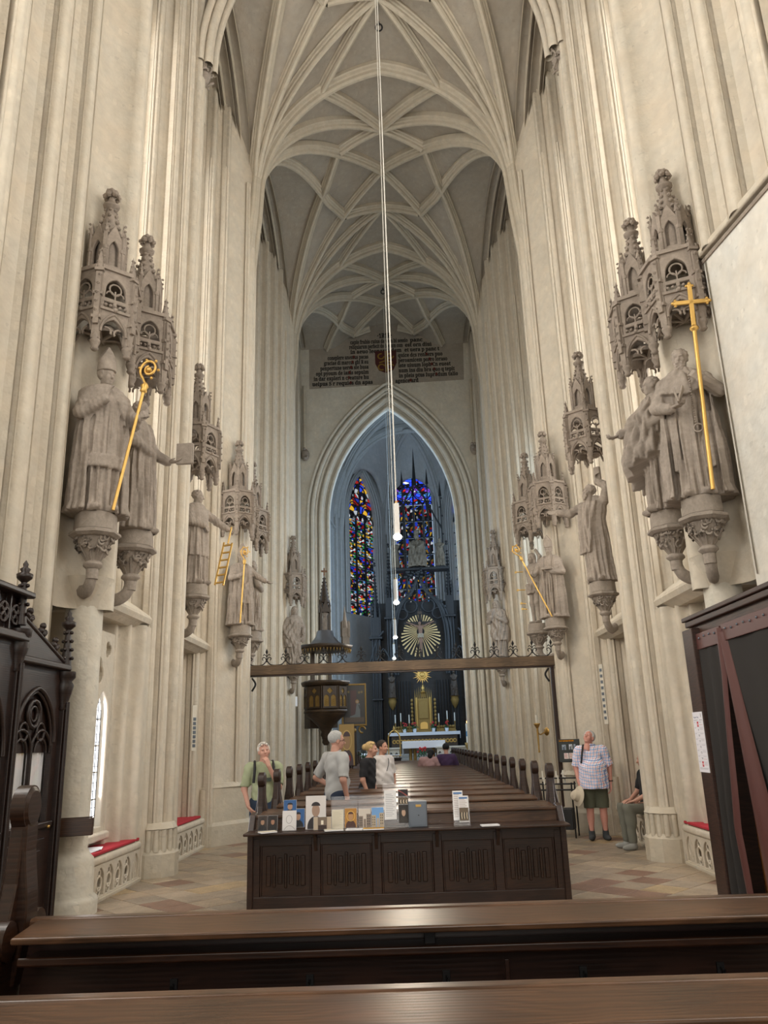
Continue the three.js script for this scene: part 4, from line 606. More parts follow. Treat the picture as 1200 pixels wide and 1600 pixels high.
statues.A1 = makeStatue({ label: 'grey stone bishop statue with mitre and lace hem, on the nearest left pier', p: [-3.56, 4.36, -8.85], turn: R(42), k: 1.1, cloth: [robeF(gownSecs(0.98), { n: 13, A: 0.04, tilt: 0.1 }), surplice, lace, cope(1.06, 0.065, (y) => 0.2 - Math.max(0, y - 1.0) * 0.45)], extra: [...boots, ell([0, 1.3, 0.14], [0.12, 0.05, 0.03])],
  arms: [[[-0.2, 1.37, 0], [-0.29, 1.1, 0.1], [-0.1, 1.24, 0.27]], [[0.2, 1.37, 0], [0.32, 1.1, 0.08], [0.28, 1.12, 0.26]]], hands: [[[-0.09, 1.25, 0.28], [0.25, 1, 0.1], [1, 0, 0.3], 0.25, 1], [[0.27, 1.12, 0.27], [0.6, 0.3, 0.6], [0.2, 0, -1], 0.95, -1]], head: { hair: 'short', mitre: 1 }, hp: [0, 1.63, 0.02], hr: [0.05, 0.25, 0.05] });
statues.A2 = makeStatue({ label: 'stone saint statue holding out a closed book, half hidden behind the nearest left pier', p: [-3.46, 4.41, -9.85], turn: R(88), k: 1.06, cloth: [robeF(gownSecs(1.0), { n: 12, A: 0.045 }), cope(1.02, 0.05, (y) => 0.1)], extra: boots, arms: [[[-0.2, 1.37, 0], [-0.28, 1.1, 0.06], [-0.12, 1.0, 0.2]], Object.assign([[0.2, 1.36, 0], [0.26, 1.12, 0.1], [0.2, 0.98, 0.32]], { r: 0.09 })], hands: [[[0.19, 0.97, 0.35], [0, 0, 1], [0, 1, 0], 0.3, 1]], head: { hair: 'curl' }, hp: [0, 1.62, 0.02] });
statues.B1 = makeStatue({ label: 'stone deacon statue holding a golden gridiron, third on the left wall', p: [-3.4, 4.26, -12.72], turn: R(62), k: 0.94, cloth: [robeF(gownSecs(0.95), { n: 12, A: 0.04, tilt: 0.1 }), mantleF(grow(gownSecs(1.08), 0.03, 0.4), { A: 0.03, n: 8, tilt: 0.2, fade: 1.4 }, () => -1)], extra: boots, arms: [[[-0.2, 1.37, 0], [-0.26, 1.1, 0.1], [-0.05, 1.05, 0.22]], [[0.2, 1.37, 0], [0.4, 1.22, 0.12], [0.6, 1.12, 0.2]]], hands: [[[-0.04, 1.05, 0.23], [0.5, -0.6, 0.3], [0, 0, -1], 0.6, 1], [[0.61, 1.11, 0.2], [1, -0.2, 0.3], [0, -1, 0], 0.8, -1]], head: { hair: 'curl' }, hp: [0, 1.62, 0.02], hr: [0.05, 0.55, 0] });
statues.C1 = makeStatue({ label: 'bearded stone bishop statue with crozier and outstretched arm, beside the left screen post', p: [-3.1, 3.9, -15.02], turn: R(38), k: 0.82, cloth: [robeF(gownSecs(1), { n: 12, A: 0.045, tilt: 0.6 }), cope(1.08, 0.06, (y) => 0.1), mantleF(grow(gownSecs(1.02), 0.04, 0.4, 1.3), { A: 0.05, n: 7, tilt: 1.6, fade: 1.5 }, (x, y, z) => y - 0.95 - x * 0.8)], extra: boots, arms: [[[-0.2, 1.37, 0], [-0.3, 1.1, 0.08], [-0.18, 1.12, 0.26]], [[0.2, 1.37, 0], [0.36, 1.2, 0.1], [0.54, 1.08, 0.18]]], hands: [[[-0.17, 1.12, 0.27], [0.5, 0.5, 0.6], [0.3, 0, -1], 0.95, 1], [[0.55, 1.07, 0.19], [1, -0.5, 0.3], [0, 1, 0], 0.3, 1]], head: { hair: 'curl', beard: 0.08, mitre: 1 }, hp: [0, 1.63, 0.02], hr: [0.1, 0.4, 0] });
statues.C2 = makeStatue({ label: 'dark stone saint statue hidden behind the left screen pier', p: [-3.12, 3.95, -16.25], turn: R(120), k: 0.86, res: 0.02, cloth: [robeF(gownSecs(1), { n: 10, A: 0.045 })], extra: boots, arms: [[[-0.2, 1.37, 0], [-0.28, 1.1, 0.06], [-0.12, 1.0, 0.2]], [[0.2, 1.37, 0], [0.34, 1.2, 0.1], [0.3, 1.1, 0.25]]], head: { hair: 'curl', beard: 0.04 }, hp: [0, 1.62, 0.02] });
const sway = gownSecs(1, 0.12);
statues.D1 = makeStatue({ label: 'stone saint statue with long hair and gathered mantle, left wall near the pulpit', p: [-3.08, 3.82, -22.3], turn: R(25), k: 0.94, res: 0.018, cloth: [robeF(sway, { n: 11, A: 0.05, tilt: 0.6 }), mantleF(grow(sway, 0.045, 0.3, 1.42), { A: 0.05, n: 6, tilt: 2.2, fade: 1.6 }, (x, y, z) => Math.max(0.55 + x * 0.8 - y, y - 1.3 + x * 0.5))], extra: [...boots, ell([-0.24, 0.75, 0.05], [0.09, 0.22, 0.08]), ell([0.27, 0.85, 0.05], [0.09, 0.2, 0.08])], arms: [[[-0.2, 1.36, 0], [-0.31, 1.1, 0.02], [-0.27, 0.9, 0.12]], [[0.2, 1.36, 0], [0.31, 1.1, 0.02], [0.26, 0.95, 0.14]]], hands: [[[-0.27, 0.89, 0.13], [0.1, -1, 0.3], [1, 0, 0], 0.4, 1], [[0.26, 0.94, 0.15], [-0.2, -1, 0.4], [-1, 0, 0], 0.4, -1]], head: { hair: 'long' }, hp: [0.03, 1.62, 0.02], hr: [0.1, -0.1, 0] });
statues.A1r = makeStatue({ label: 'bearded stone monk statue with rosary, holding a golden cross staff, nearest right pier', p: [3.54, 4.28, -8.88], turn: R(-24), k: 1.1, cloth: [robeF(gownSecs(0.96), { n: 12, A: 0.04, tilt: 0.05 }), mantleF(grow(gownSecs(1.02), 0.02, 0.25).map((q, i) => (i ? q : [0.3, ...q.slice(1)])), { A: 0.035, n: 10, tilt: 0.05, fade: 1.3 }, (x, y, z) => 0.12 - Math.abs(x) - (z < 0 ? 1 : 0)), cope(1.16, 0.07, (y) => 0.24), mantleF([[1.1, 0, 0, 0.29, 0.2], [1.2, 0, 0, 0.285, 0.195], [1.38, 0, -0.01, 0.24, 0.16], [1.48, 0, -0.02, 0.13, 0.11], [1.52, 0, -0.02, 0.08, 0.085]], { A: 0.03, n: 5, tilt: 1.5, fade: 2 }, (x, y, z) => 1.13 + Math.abs(x) * 0.35 - y)], extra: boots, arms: [[[-0.21, 1.36, 0], [-0.31, 1.08, 0.08], [-0.16, 0.98, 0.25]], [[0.21, 1.36, 0], [0.34, 1.15, 0.1], [0.2, 1.24, 0.26]]], hands: [[[-0.14, 0.98, 0.27], [1, 0.1, 0.3], [0, 1, 0], 0.5, -1], [[0.18, 1.25, 0.27], [-0.6, 0.7, 0.2], [0, 0, -1], 0.95, -1]], head: { hair: 'tonsure', beard: 0.05 }, hp: [0, 1.63, 0.02], hr: [0.05, -0.12, 0] });
statues.A2r = makeStatue({ label: 'stone saint statue in a flaring cloak, half hidden behind the nearest right pier', p: [3.5, 4.4, -9.85], turn: R(-92), k: 1.1, cloth: [robeF(gownSecs(1), { n: 12, A: 0.05 }), mantleF([[0.3, -0.1, 0.05, 0.28, 0.26], [0.7, -0.05, 0.08, 0.3, 0.32], [1.15, 0, 0.05, 0.27, 0.27], [1.4, 0, 0, 0.22, 0.15], [1.5, 0, 0, 0.08, 0.08]], { A: 0.06, n: 8, tilt: 1.4, fade: 1.6 }, (x, y, z) => 0.55 + 0.5 * x - y)], extra: boots, arms: [[[-0.2, 1.36, 0], [-0.28, 1.15, 0.15], [-0.1, 1.05, 0.42]], [[0.2, 1.36, 0], [0.3, 1.1, 0.05], [0.2, 1.0, 0.2]]], hands: [[[-0.1, 1.04, 0.44], [0, -0.4, 1], [0, 1, 0], 0.6, 1]], head: { hair: 'curl' }, hp: [0, 1.62, 0.02], reach: [[-0.1, 1, 0.5]] });
statues.B1r = makeStatue({ label: 'stone prophet statue with a tablet raised over his shoulder, one arm stretched out, right wall', p: [3.28, 4.06, -12.72], turn: R(-40), k: 0.98, cloth: [robeF(gownSecs(0.98, 0.05), { n: 10, A: 0.035, tilt: 0.2 }), mantleF(grow(gownSecs(1.02, 0.05), 0.045, 0.3, 1.42), { A: 0.05, n: 9, tilt: 0.7, fade: 1.6 }, (x, y, z) => Math.max(0.35 + Math.max(0, x + 0.05) * 6 - y, -1))], extra: [...boots, rbx([0.14, 1.83, 0.02], [0.06, 0.16, 0.03], 0.01)], arms: [[[-0.2, 1.36, 0], [-0.38, 1.24, 0.14], [-0.56, 1.28, 0.22]], Object.assign([[0.2, 1.38, 0], [0.3, 1.6, 0.04], [0.14, 1.72, 0.06]], { r: 0.085 })], hands: [[[-0.57, 1.28, 0.23], [-1, 0.15, 0.2], [0, 0.3, 1], 0.15, 1], [[0.14, 1.72, 0.06], [-0.2, 1, 0], [1, 0, 0], 0.7, 1]], head: { hair: 'curl', beard: 0.06 }, hp: [-0.03, 1.58, 0.06], hr: [-0.3, -0.7, 0.1], reach: [[0.2, 2.0, 0]] });
statues.C1r = makeStatue({ label: 'bearded stone bishop statue reading from a book, beside the right screen post', p: [2.91, 3.83, -15.02], turn: R(-26), k: 0.82, cloth: [robeF(gownSecs(1), { n: 13, A: 0.045, tilt: 0.35 }), cope(1.08, 0.06, (y) => 0.12)], extra: [...boots, rbx([0, 1.12, 0.29], [0.13, 0.03, 0.09], 0.01, 0.1)], arms: [[[-0.2, 1.36, 0], [-0.32, 1.1, 0.12], [-0.34, 1.0, 0.26]], [[0.2, 1.36, 0], [0.3, 1.06, 0.1], [0.08, 1.05, 0.27]]], hands: [[[-0.34, 1.0, 0.28], [-0.4, 0.2, 0.8], [0.6, 0, -0.6], 0.9, 1], [[0.07, 1.05, 0.28], [-1, 0.1, 0.3], [0, 1, 0], 0.4, 1]], head: { hair: 'curl', beard: 0.12, mitre: 1 }, hp: [0, 1.63, 0.02], hr: [0.2, -0.1, 0] });
statues.C2r = makeStatue({ label: 'stone martyr statue pierced by golden arrows, behind the right bishop statue', p: [2.78, 3.9, -16.25], turn: R(-55), k: 0.86, res: 0.018, cloth: [uni([cap([0, 0.95, 0], [0, 1.32, 0], 0.14, 0.16), cap([-0.08, 0.92, 0], [-0.09, 0.5, 0.02], 0.09, 0.06), cap([-0.09, 0.5, 0.02], [-0.09, 0.06, 0], 0.06, 0.04), cap([0.08, 0.92, 0], [0.1, 0.5, 0.05], 0.09, 0.06), cap([0.1, 0.5, 0.05], [0.1, 0.06, 0], 0.06, 0.04), cap([-0.18, 1.36, 0], [0.18, 1.36, 0], 0.08)], 0.06), robeF([[0.72, 0, 0, 0.18, 0.15], [0.98, 0, 0, 0.18, 0.15]], { A: 0.04, n: 7, tilt: 1.8, fade: 2 })], extra: [ell([-0.1, 0.035, 0.06], [0.05, 0.04, 0.11]), ell([0.1, 0.035, 0.06], [0.05, 0.04, 0.11])], arms: [Object.assign([[-0.2, 1.36, 0], [-0.26, 1.1, -0.1], [-0.1, 0.95, -0.15]], { r: 0.055, cuff: 0.035 }), Object.assign([[0.2, 1.36, 0], [0.26, 1.6, 0], [0.1, 1.8, -0.05]], { r: 0.055, cuff: 0.035 })], head: { hair: 'long' }, hp: [0, 1.6, 0.02], reach: [[0.1, 1.9, 0]] });
statues.D1r = makeStatue({ label: 'veiled stone woman statue clutching her mantle, right wall beyond the screen beam', p: [2.72, 3.82, -22.3], turn: R(-20), k: 0.92, res: 0.018, cloth: [robeF(gownSecs(1, -0.1), { n: 10, A: 0.05, tilt: 0.5 }), mantleF(grow(gownSecs(1.05, -0.1), 0.05, 0.25), { A: 0.055, n: 7, tilt: 1.6, fade: 1.7 }, (x, y, z) => 0.42 - x * 0.9 - y)], extra: [...boots, ell([0.27, 0.7, 0.05], [0.1, 0.28, 0.1])], arms: [[[-0.19, 1.34, 0], [-0.28, 1.08, 0.12], [-0.16, 1.22, 0.24]], [[0.19, 1.34, 0], [0.27, 1.06, 0.1], [0.1, 1.14, 0.24]]], hands: [[[-0.15, 1.23, 0.24], [0.2, 1, 0.1], [1, 0, 0], 0.3, 1], [[0.1, 1.14, 0.25], [-0.8, 0.5, 0.2], [0, 0, -1], 0.5, -1]], head: { veil: 1 }, hp: [-0.04, 1.6, 0.04], hr: [0.3, -0.35, -0.12] });
// the canopies and consoles, one over and one under each figure
const CAN = makeCanopy(), CON = makeConsole();
const spots = [['A1', -3.7, 8.95, 42, 6.5, 1.0, 4.36, 'over the mitred bishop on the nearest left pier'], ['A2', -3.52, 9.9, 95, 6.45, 1.0, 4.41, 'over the saint with the book behind the nearest left pier'], ['B1', -3.45, 12.72, 62, 6.1, 0.88, 4.26, 'over the deacon with the golden gridiron'], ['C1', -3.2, 15.08, 38, 5.74, 0.8, 3.9, 'over the bishop beside the left screen post'], ['C2', -3.15, 16.25, 120, 5.7, 0.8, 3.95, 'behind the left screen pier'], ['D1', -3.1, 22.4, 25, 5.55, 0.82, 3.82, 'over the long haired saint near the pulpit'],
  ['A1r', 3.7, 8.95, -24, 6.42, 1.0, 4.28, 'over the monk with the golden cross'], ['A2r', 3.52, 9.9, -95, 6.42, 0.98, 4.4, 'over the cloaked saint behind the nearest right pier'], ['B1r', 3.3, 12.76, -40, 6.12, 0.85, 4.06, 'over the prophet with the outstretched arm'], ['C1r', 3.0, 15.08, -26, 5.68, 0.8, 3.83, 'over the reading bishop by the right screen post'], ['C2r', 2.8, 16.25, -100, 5.65, 0.8, 3.9, 'over the arrow pierced martyr'], ['D1r', 2.76, 22.4, -20, 5.5, 0.82, 3.82, 'over the veiled woman on the right wall']];
for (const [k, x, d, turn, y, s, yf, where] of spots) {
  const c = CAN.clone(); c.name = numbered('statue_canopy'); scene.add(c); c.position.set(x, y, -d); c.rotation.y = R(turn); c.scale.setScalar(s * 1.02); tag(c, 'carved stone Gothic canopy ' + where, 'canopy', 'stone canopies above the saints');
  const q = CON.clone(); q.name = numbered('statue_console'); scene.add(q); const p = statues[k].position; q.position.set(p.x, yf, p.z); q.rotation.y = R(turn); q.scale.set(Math.min(1, s) * 0.78, Math.min(1, s) * 0.98, Math.min(1, s) * 0.85); tag(q, 'leafy stone console ' + where.replace(/^over /, 'carrying ').replace(/^behind /, 'of the saint behind '), 'console', 'stone consoles under the saints');
}
// gilded attributes
const loc = (k, x, y, z) => V(x, y, z).applyMatrix4((statues[k].updateMatrixWorld(), statues[k].matrixWorld));
function crozier(label, a, b, k = 1) {
  const t = thing('crozier', label, 'crozier', a.toArray(), 0, 'golden croziers'); const d = b.clone().sub(a), L = d.length(), q = new THREE.Quaternion().setFromUnitVectors(V(0, 1, 0), d.clone().normalize()); t.quaternion.copy(q);
  mb().cyl(0, L / 2 - 0.12 * k, 0, 0.017 * k, 0.017 * k, L - 0.24 * k, 10).build('staff', M.gold, t);
  mb().lathe([[0.017, 0], [0.04, 0.02], [0.03, 0.05], [0.045, 0.08], [0.02, 0.12]].map(([r, y]) => [r * k, y * k + L - 0.26 * k]), 12).build('knop', M.gold, t);
  const p = []; for (let i = 0; i <= 26; i++) { const u = i / 26, an = -2.6 + u * 8.6, r = (0.125 - 0.09 * u) * k; p.push(V(Math.sin(an) * r * 0.8, L + 0.04 * k - Math.cos(an) * r * -1, 0)); } p.unshift(V(0, L - 0.15 * k, 0));
  mb().tube(p, 0.014 * k, 6, 60).build('crook', M.gold, t); mb().sph(0, L + 0.03 * k, 0, 0.036 * k, 8).build('rosette', M.gold, t); for (let i = 0; i < 6; i++) mb().sph(Math.sin(i * 1.05 - 0.5) * 0.105 * k, L + 0.04 * k + Math.cos(i * 1.05 - 0.5) * 0.125 * k, 0, 0.018 * k, 6).build('crocket', M.gold, t); return t;
}
crozier('golden crozier held by the mitred bishop on the nearest left pier', loc('A1', 0.06, 0.0, 0.3), loc('A1', 0.36, 1.68, 0.3), 1.15);
crozier('golden crozier held upright by the bearded bishop by the left screen post', loc('C1', -0.16, 0.02, 0.32), loc('C1', -0.08, 1.66, 0.34), 0.85);
crozier('golden crozier leaning left from the reading bishop by the right screen post', loc('C1r', 0.02, 0.0, 0.32), loc('C1r', -0.66, 1.62, 0.36), 0.85);
{ const a = loc('A1r', 0.14, 0, 0.34), t = thing('cross_staff', 'golden cross on a long staff held by the monk statue', 'cross', a.toArray(), R(-10)); t.rotation.z = R(-2);
  mb().cyl(0, 1.0, 0, 0.024, 0.024, 2.0, 10).build('staff', M.gold, t); mb().lathe([[0.024, 0], [0.05, 0.03], [0.05, 0.05], [0.024, 0.08]].map(([r, y]) => [r, y + 1.96]), 10).build('knop', M.gold, t);
  const c = mb().rbox(0, 2.28, 0, 0.052, 0.6, 0.03, 0.006).rbox(0, 2.35, 0, 0.36, 0.052, 0.03, 0.006); for (const [x, y] of [[-0.18, 2.35], [0.18, 2.35], [0, 2.57]]) c.sph(x, y, 0, 0.035, 8, [1, 1, 0.6]).sph(x + (x ? Math.sign(x) * 0.03 : 0), y + (x ? 0 : 0.03), 0, 0.022, 6).sph(x + (x ? 0 : 0.035), y + (x ? 0.035 : 0), 0, 0.018, 6).sph(x - (x ? 0 : 0.035), y - (x ? 0.035 : 0), 0, 0.018, 6); c.build('cross', M.gold, t); }
{ const a = loc('B1', 0.3, 0.0, 0.3), b = loc('B1', 0.64, 1.12, 0.26), t = thing('gridiron', 'golden gridiron hanging from the deacon statue\'s hand', 'gridiron', a.toArray()); const d = b.clone().sub(a), L = d.length(); t.quaternion.setFromUnitVectors(V(0, 1, 0), d.normalize());
  const f = mb(); for (const x of [-0.07, 0.07]) f.rbox(x, L * 0.38, 0, 0.03, L * 0.74, 0.03, 0.006); f.build('frame', M.gold, t); for (let i = 0; i < 6; i++) mb().rbox(0, 0.06 + i * L * 0.13, 0, 0.16, 0.025, 0.03, 0.005, [0, 0, 0.25]).build('bar', M.gold, t); mb().cyl(0, L * 0.88, 0, 0.014, 0.014, L * 0.3, 8).build('handle', M.gold, t); }
{ const a = loc('A2', 0.2, 1.0, 0.52), t = thing('stone_book', 'closed stone book on the outstretched hand behind the nearest left pier', 'book', a.toArray(), R(88)); mb().rbox(0, 0.08, 0.02, 0.06, 0.3, 0.22, 0.01).build('cover', M.statue, t); mb().box(0, 0.08, 0.03, 0.045, 0.28, 0.225).build('page_block', M.console, t); }
{ const a = loc('A1r', -0.03, 0.99, 0.34), t = thing('stone_book', 'open stone book held by the monk statue with the golden cross', 'book', a.toArray(), R(-24)); mb().rbox(0, 0.1, 0, 0.02, 0.2, 0.15, 0.006, [0, 0, -0.35]).build('cover', M.statue, t); mb().rbox(-0.05, 0.09, 0.01, 0.02, 0.19, 0.15, 0.006, [0, 0, 0.2]).build('cover', M.statue, t); }
{ const t = thing('stone_rosary', 'stone rosary beads hanging on the monk statue', 'rosary', loc('A1r', 0.09, 0, 0).toArray(), R(-24)); for (let i = 0; i < 22; i++) mb().sph(-0.02, (0.78 + i * 0.026) * 1.13, 0.225 + 0.01 * Math.sin(i), 0.014, 6).build('bead', M.statue, t); mb().tor(0, 0.8, 0.24, 0.05, 0.01, 5, 14).build('loop', M.statue, t); }
for (const [x, y, z, dx, l] of [[-0.22, 1.3, 0.12, -1, 'at chest height'], [-0.2, 0.85, 0.12, -1, 'at hip height'], [-0.16, 0.5, 0.16, -0.5, 'at knee height'], [-0.13, 0.36, 0.16, -0.5, 'below the knee']]) { const p = loc('C2r', x, y, z), t = thing('arrow', 'small golden arrow ' + l + ' in the martyr statue', 'arrow', p.toArray(), R(-60)); mb().bar(V(0, 0, 0), V(dx * 0.16, 0.02, 0.06), 0.012, 6).build('shaft', M.gold, t); mb().rbox(dx * 0.17, 0.02, 0.06, 0.06, 0.045, 0.012, 0.004).build('fletching', M.gold, t); }

// ------------------------------------------------------------------ stone benches, cushions and small wall fittings
function stoneBench(label, side, d0, d1, s0, s1, n) {
  const L = d1 - d0, t = thing('stone_bench', label, 'bench', [side * (s0 + s1) / 2, 0, -(d0 + d1) / 2], side < 0 ? R(90) : R(-90)); const W = s1 - s0;
  mb().box(0, 0.2, -0.06, L, 0.4, W - 0.12).build('core', M.stone, t);
  mb().rbox(0, 0.45, 0, L + 0.02, 0.1, W + 0.04, 0.045, [0, 0, 0], 3).build('seat_slab', M.stone, t);
  const pw = L / n; for (let i = 0; i < n; i++) { const c = -L / 2 + pw * (i + 0.5), w = pw / 2, s = shp([[-w, 0], [w, 0], [w, 0.4], [-w, 0.4]]); s.holes.push(pth([[-w + 0.025, 0.05], ...archPts(w - 0.025, 0.2, 0.17, 6), [w - 0.025, 0.05]].reverse())); mb().ext(s, 0.05, mat4([c, 0, W / 2 - 0.06]), 0.006).build('arch_panel', M.stone, t);
    mb().tor(0, 0.19, 0, w * 0.5, 0.018, 5, 14).tor(0, 0.1, 0, w * 0.3, 0.014, 5, 10).tor(0, 0.3, 0, w * 0.26, 0.013, 5, 10).build('quatrefoil', M.stone, t).position.set(c, 0, W / 2 - 0.03); }
  mb().rbox(0, 0.02, W / 2 - 0.02, L, 0.05, 0.1, 0.015).build('plinth', M.base, t); return t;
}
function cushion(label, side, d0, d1, s0, s1) { const t = thing('seat_cushion', label, 'cushion', [side * (s0 + s1) / 2, 0.5, -(d0 + d1) / 2], side < 0 ? R(90) : R(-90), 'red bench cushions'); mb().rbox(0, 0.027, 0, d1 - d0, 0.035, s1 - s0, 0.012, [0, 0, 0], 2).build('felt_pad', M.red, t); mb().rbox(0, 0.006, 0, d1 - d0 - 0.01, 0.012, s1 - s0 - 0.01, 0.004).build('backing_board', wood(0.25, 0.14, 0.07), t); }
stoneBench('carved stone bench with blind arches under the low left window', -1, 9.55, 11.42, 3.66, 4.06, 6);
stoneBench('carved stone bench in the second left niche', -1, 12.5, 14.75, 3.62, 4.2, 7);
stoneBench('carved stone bench beside the right curtained booth', 1, 9.55, 11.42, 3.66, 4.06, 6);
stoneBench('carved stone bench under the seated visitor on the right', 1, 12.5, 14.75, 3.62, 4.2, 7);
cushion('red cushion on the stone bench under the low left window', -1, 9.58, 11.4, 3.67, 4.04); cushion('red cushion on the bench in the second left niche', -1, 12.6, 14.6, 3.64, 4.1); cushion('red cushion on the bench beside the right curtained booth', 1, 9.58, 11.4, 3.67, 4.04); cushion('red cushion under the seated visitor on the right', 1, 12.6, 14.6, 3.64, 4.1);
for (let i = 0; i < 4; i++) tag(mb().rbox(-3.84 + i * 0.004, 0.547 + i * 0.0045, -10.02 - i * 0.05, 0.2, 0.004, 0.3, 0.001, [0, 0.1 * i, 0]).build('song_sheet', M.paper), 'thin white leaflet in the pile on the left red cushion', 'leaflet', 'leaflets on the left red cushion');
{ const t = thing('alms_tray', 'brown wooden box fixed to the round left column', 'box', [-3.6, 0.84, -8.98], R(20)); const b = mb(); b.rbox(0, 0, 0, 0.36, 0.02, 0.2, 0.004).rbox(0, 0.08, 0.1, 0.36, 0.17, 0.02, 0.004).rbox(0, 0.08, -0.1, 0.36, 0.17, 0.02, 0.004); b.build('tray_body', wood(0.15, 0.075, 0.045), t); for (const s of [-1, 1]) mb().rbox(s * 0.18, 0.08, 0, 0.02, 0.17, 0.2, 0.004).build('tray_end', wood(0.15, 0.075, 0.045), t); }
{ const t = thing('wall_scale', 'narrow grey panel with a column of small plates on the left wall', 'panel', [-3.48, 2.0, -13.3], R(70)); mb().rbox(0, 0, 0, 0.12, 0.72, 0.02, 0.004).build('board', M.plaster, t); for (let i = 0; i < 7; i++) mb().rbox(0, -0.28 + i * 0.07, 0.014, 0.07, 0.05, 0.01, 0.002).build('plate', M.steel, t); }
{ const t = thing('wall_box', 'small white square loudspeaker on the left wall by the pulpit', 'loudspeaker', [-3.2, 2.86, -23.2], R(60)); mb().rbox(0, 0, 0, 0.22, 0.3, 0.12, 0.02).build('housing', M.plaster, t); mb().rbox(0, 0, 0.062, 0.18, 0.26, 0.006, 0.002).build('grille', M.white, t); }
{ const t = thing('wall_scale', 'narrow pale tally panel on the right wall above the standing man', 'panel', [3.4, 2.35, -13.9], R(-60)); mb().rbox(0, 0, 0, 0.09, 1.0, 0.02, 0.004).build('board', M.plaster, t); for (let i = 0; i < 9; i++) mb().rbox(0, -0.4 + i * 0.1, 0.014, 0.05, 0.05, 0.01, 0.002).build('plate', M.steel, t); }
// information case on the right screen pier
{
  const t = thing('information_case', 'dark information case with small pictures on the right screen pier', 'notice board', [2.95, 1.42, -15.02], R(-14));
  mb().rbox(0, 0, 0, 0.38, 0.4, 0.1, 0.01).build('case', std({ color: lin(0.025, 0.03, 0.028), roughness: 0.5 }), t);
  const tx = canvasTex(256, 32, (g) => { g.fillStyle = '#14140f'; g.fillRect(0, 0, 256, 32); g.fillStyle = '#f0a020'; g.font = 'bold 30px sans-serif'; g.textBaseline = 'middle'; const w = g.measureText('INFORMATION').width; g.save(); g.scale(250 / w, 1); g.fillText('INFORMATION', 4, 17); g.restore(); });
  mesh('title_strip', new THREE.PlaneGeometry(0.27, 0.035), std({ map: tx }), t).position.set(-0.04, 0.172, 0.0515);
  for (const [x, y, w, h, k] of [[-0.09, 0.06, 0.07, 0.09, 0], [0.03, 0.065, 0.06, 0.09, 1], [0.1, 0.065, 0.035, 0.09, 0], [-0.06, -0.09, 0.08, 0.1, 2], [0.03, -0.09, 0.08, 0.1, 2]]) { const pt = canvasTex(48, 64, (g) => { g.fillStyle = ['#9aa6b4', '#cfd6dc', '#e8dcd8'][k]; g.fillRect(0, 0, 48, 64); g.fillStyle = ['#4a5663', '#3a3f46', '#b0504a'][k]; if (k < 2) { g.fillRect(10, 26, 14, 38); g.fillRect(28, 12, 9, 52); } else for (let i = 0; i < 6; i++) g.fillRect(5, 6 + i * 9, 22 + (i % 3) * 6, 3); }); mesh('picture', new THREE.PlaneGeometry(w, h), std({ map: pt }), t).position.set(x, y, 0.0515); }
  mb().tube([V(0.17, 0.06, 0.05), V(0.2, 0.08, 0.09), V(0.21, 0, 0.1), V(0.2, -0.04, 0.06)], 0.012, 6, 12).build('handset', M.paper, t);
}
{ const t = thing('wall_sconce', 'brass wall candle holder with one white candle beyond the screen', 'sconce', [3.02, 1.8, -17.9], R(-60)); mb().lathe([[0.09, 0], [0.07, 0.02], [0.02, 0.03], [0, 0.03]], 14, mat4([0.06, -0.02, 0.0], [Math.PI / 2, 0, 0])).build('wall_rose', M.brass, t); mb().tube([V(0.06, -0.02, 0.03), V(0.0, -0.08, 0.14), V(0, -0.02, 0.2)], 0.014, 6, 14).bar(V(0, -0.42, 0.2), V(0, 0.1, 0.2), 0.016, 8, 0.025).lathe([[0.016, 0.04], [0.06, 0.12], [0.075, 0.15], [0.05, 0.16], [0, 0.15]], 14, mat4([0, 0, 0.2])).sph(0, -0.43, 0.2, 0.026, 8).build('arm', M.brass, t); mb().cyl(0, 0.24, 0.2, 0.025, 0.025, 0.18, 12).build('candle', M.wax, t); }
{ const t = thing('candle_rack', 'black iron votive candle rack behind the right pew ends', 'candle rack', [2.62, 0, -14.75], R(-20)); for (const [x, z] of [[-0.28, -0.18], [0.28, -0.18], [-0.28, 0.18], [0.28, 0.18]]) mb().bar(V(x, 0, z), V(x, 0.9, z), 0.014).build('leg', M.iron, t); for (let i = 0; i < 3; i++) { mb().rbox(0, 0.78 + i * 0.09, 0.16 - i * 0.16, 0.64, 0.02, 0.15, 0.004).build('tray', M.iron, t); } mb().rbox(0, 0.3, 0, 0.5, 0.34, 0.3, 0.01).build('offering_box', M.black, t); }
for (let i = 0; i < 8; i++) { const x = 2.4 + (i % 4) * 0.13, k = Math.floor(i / 4); tag(mb().cyl(x, 0.88 + k * 0.09 + 0.05, -14.72 - k * 0.14 - (i % 4) * 0.045, 0.013, 0.013, 0.12 + 0.02 * (i % 3), 8).build('votive_candle', M.wax), 'slim white candle standing on the black iron rack', 'candle', 'candles on the iron rack'); }

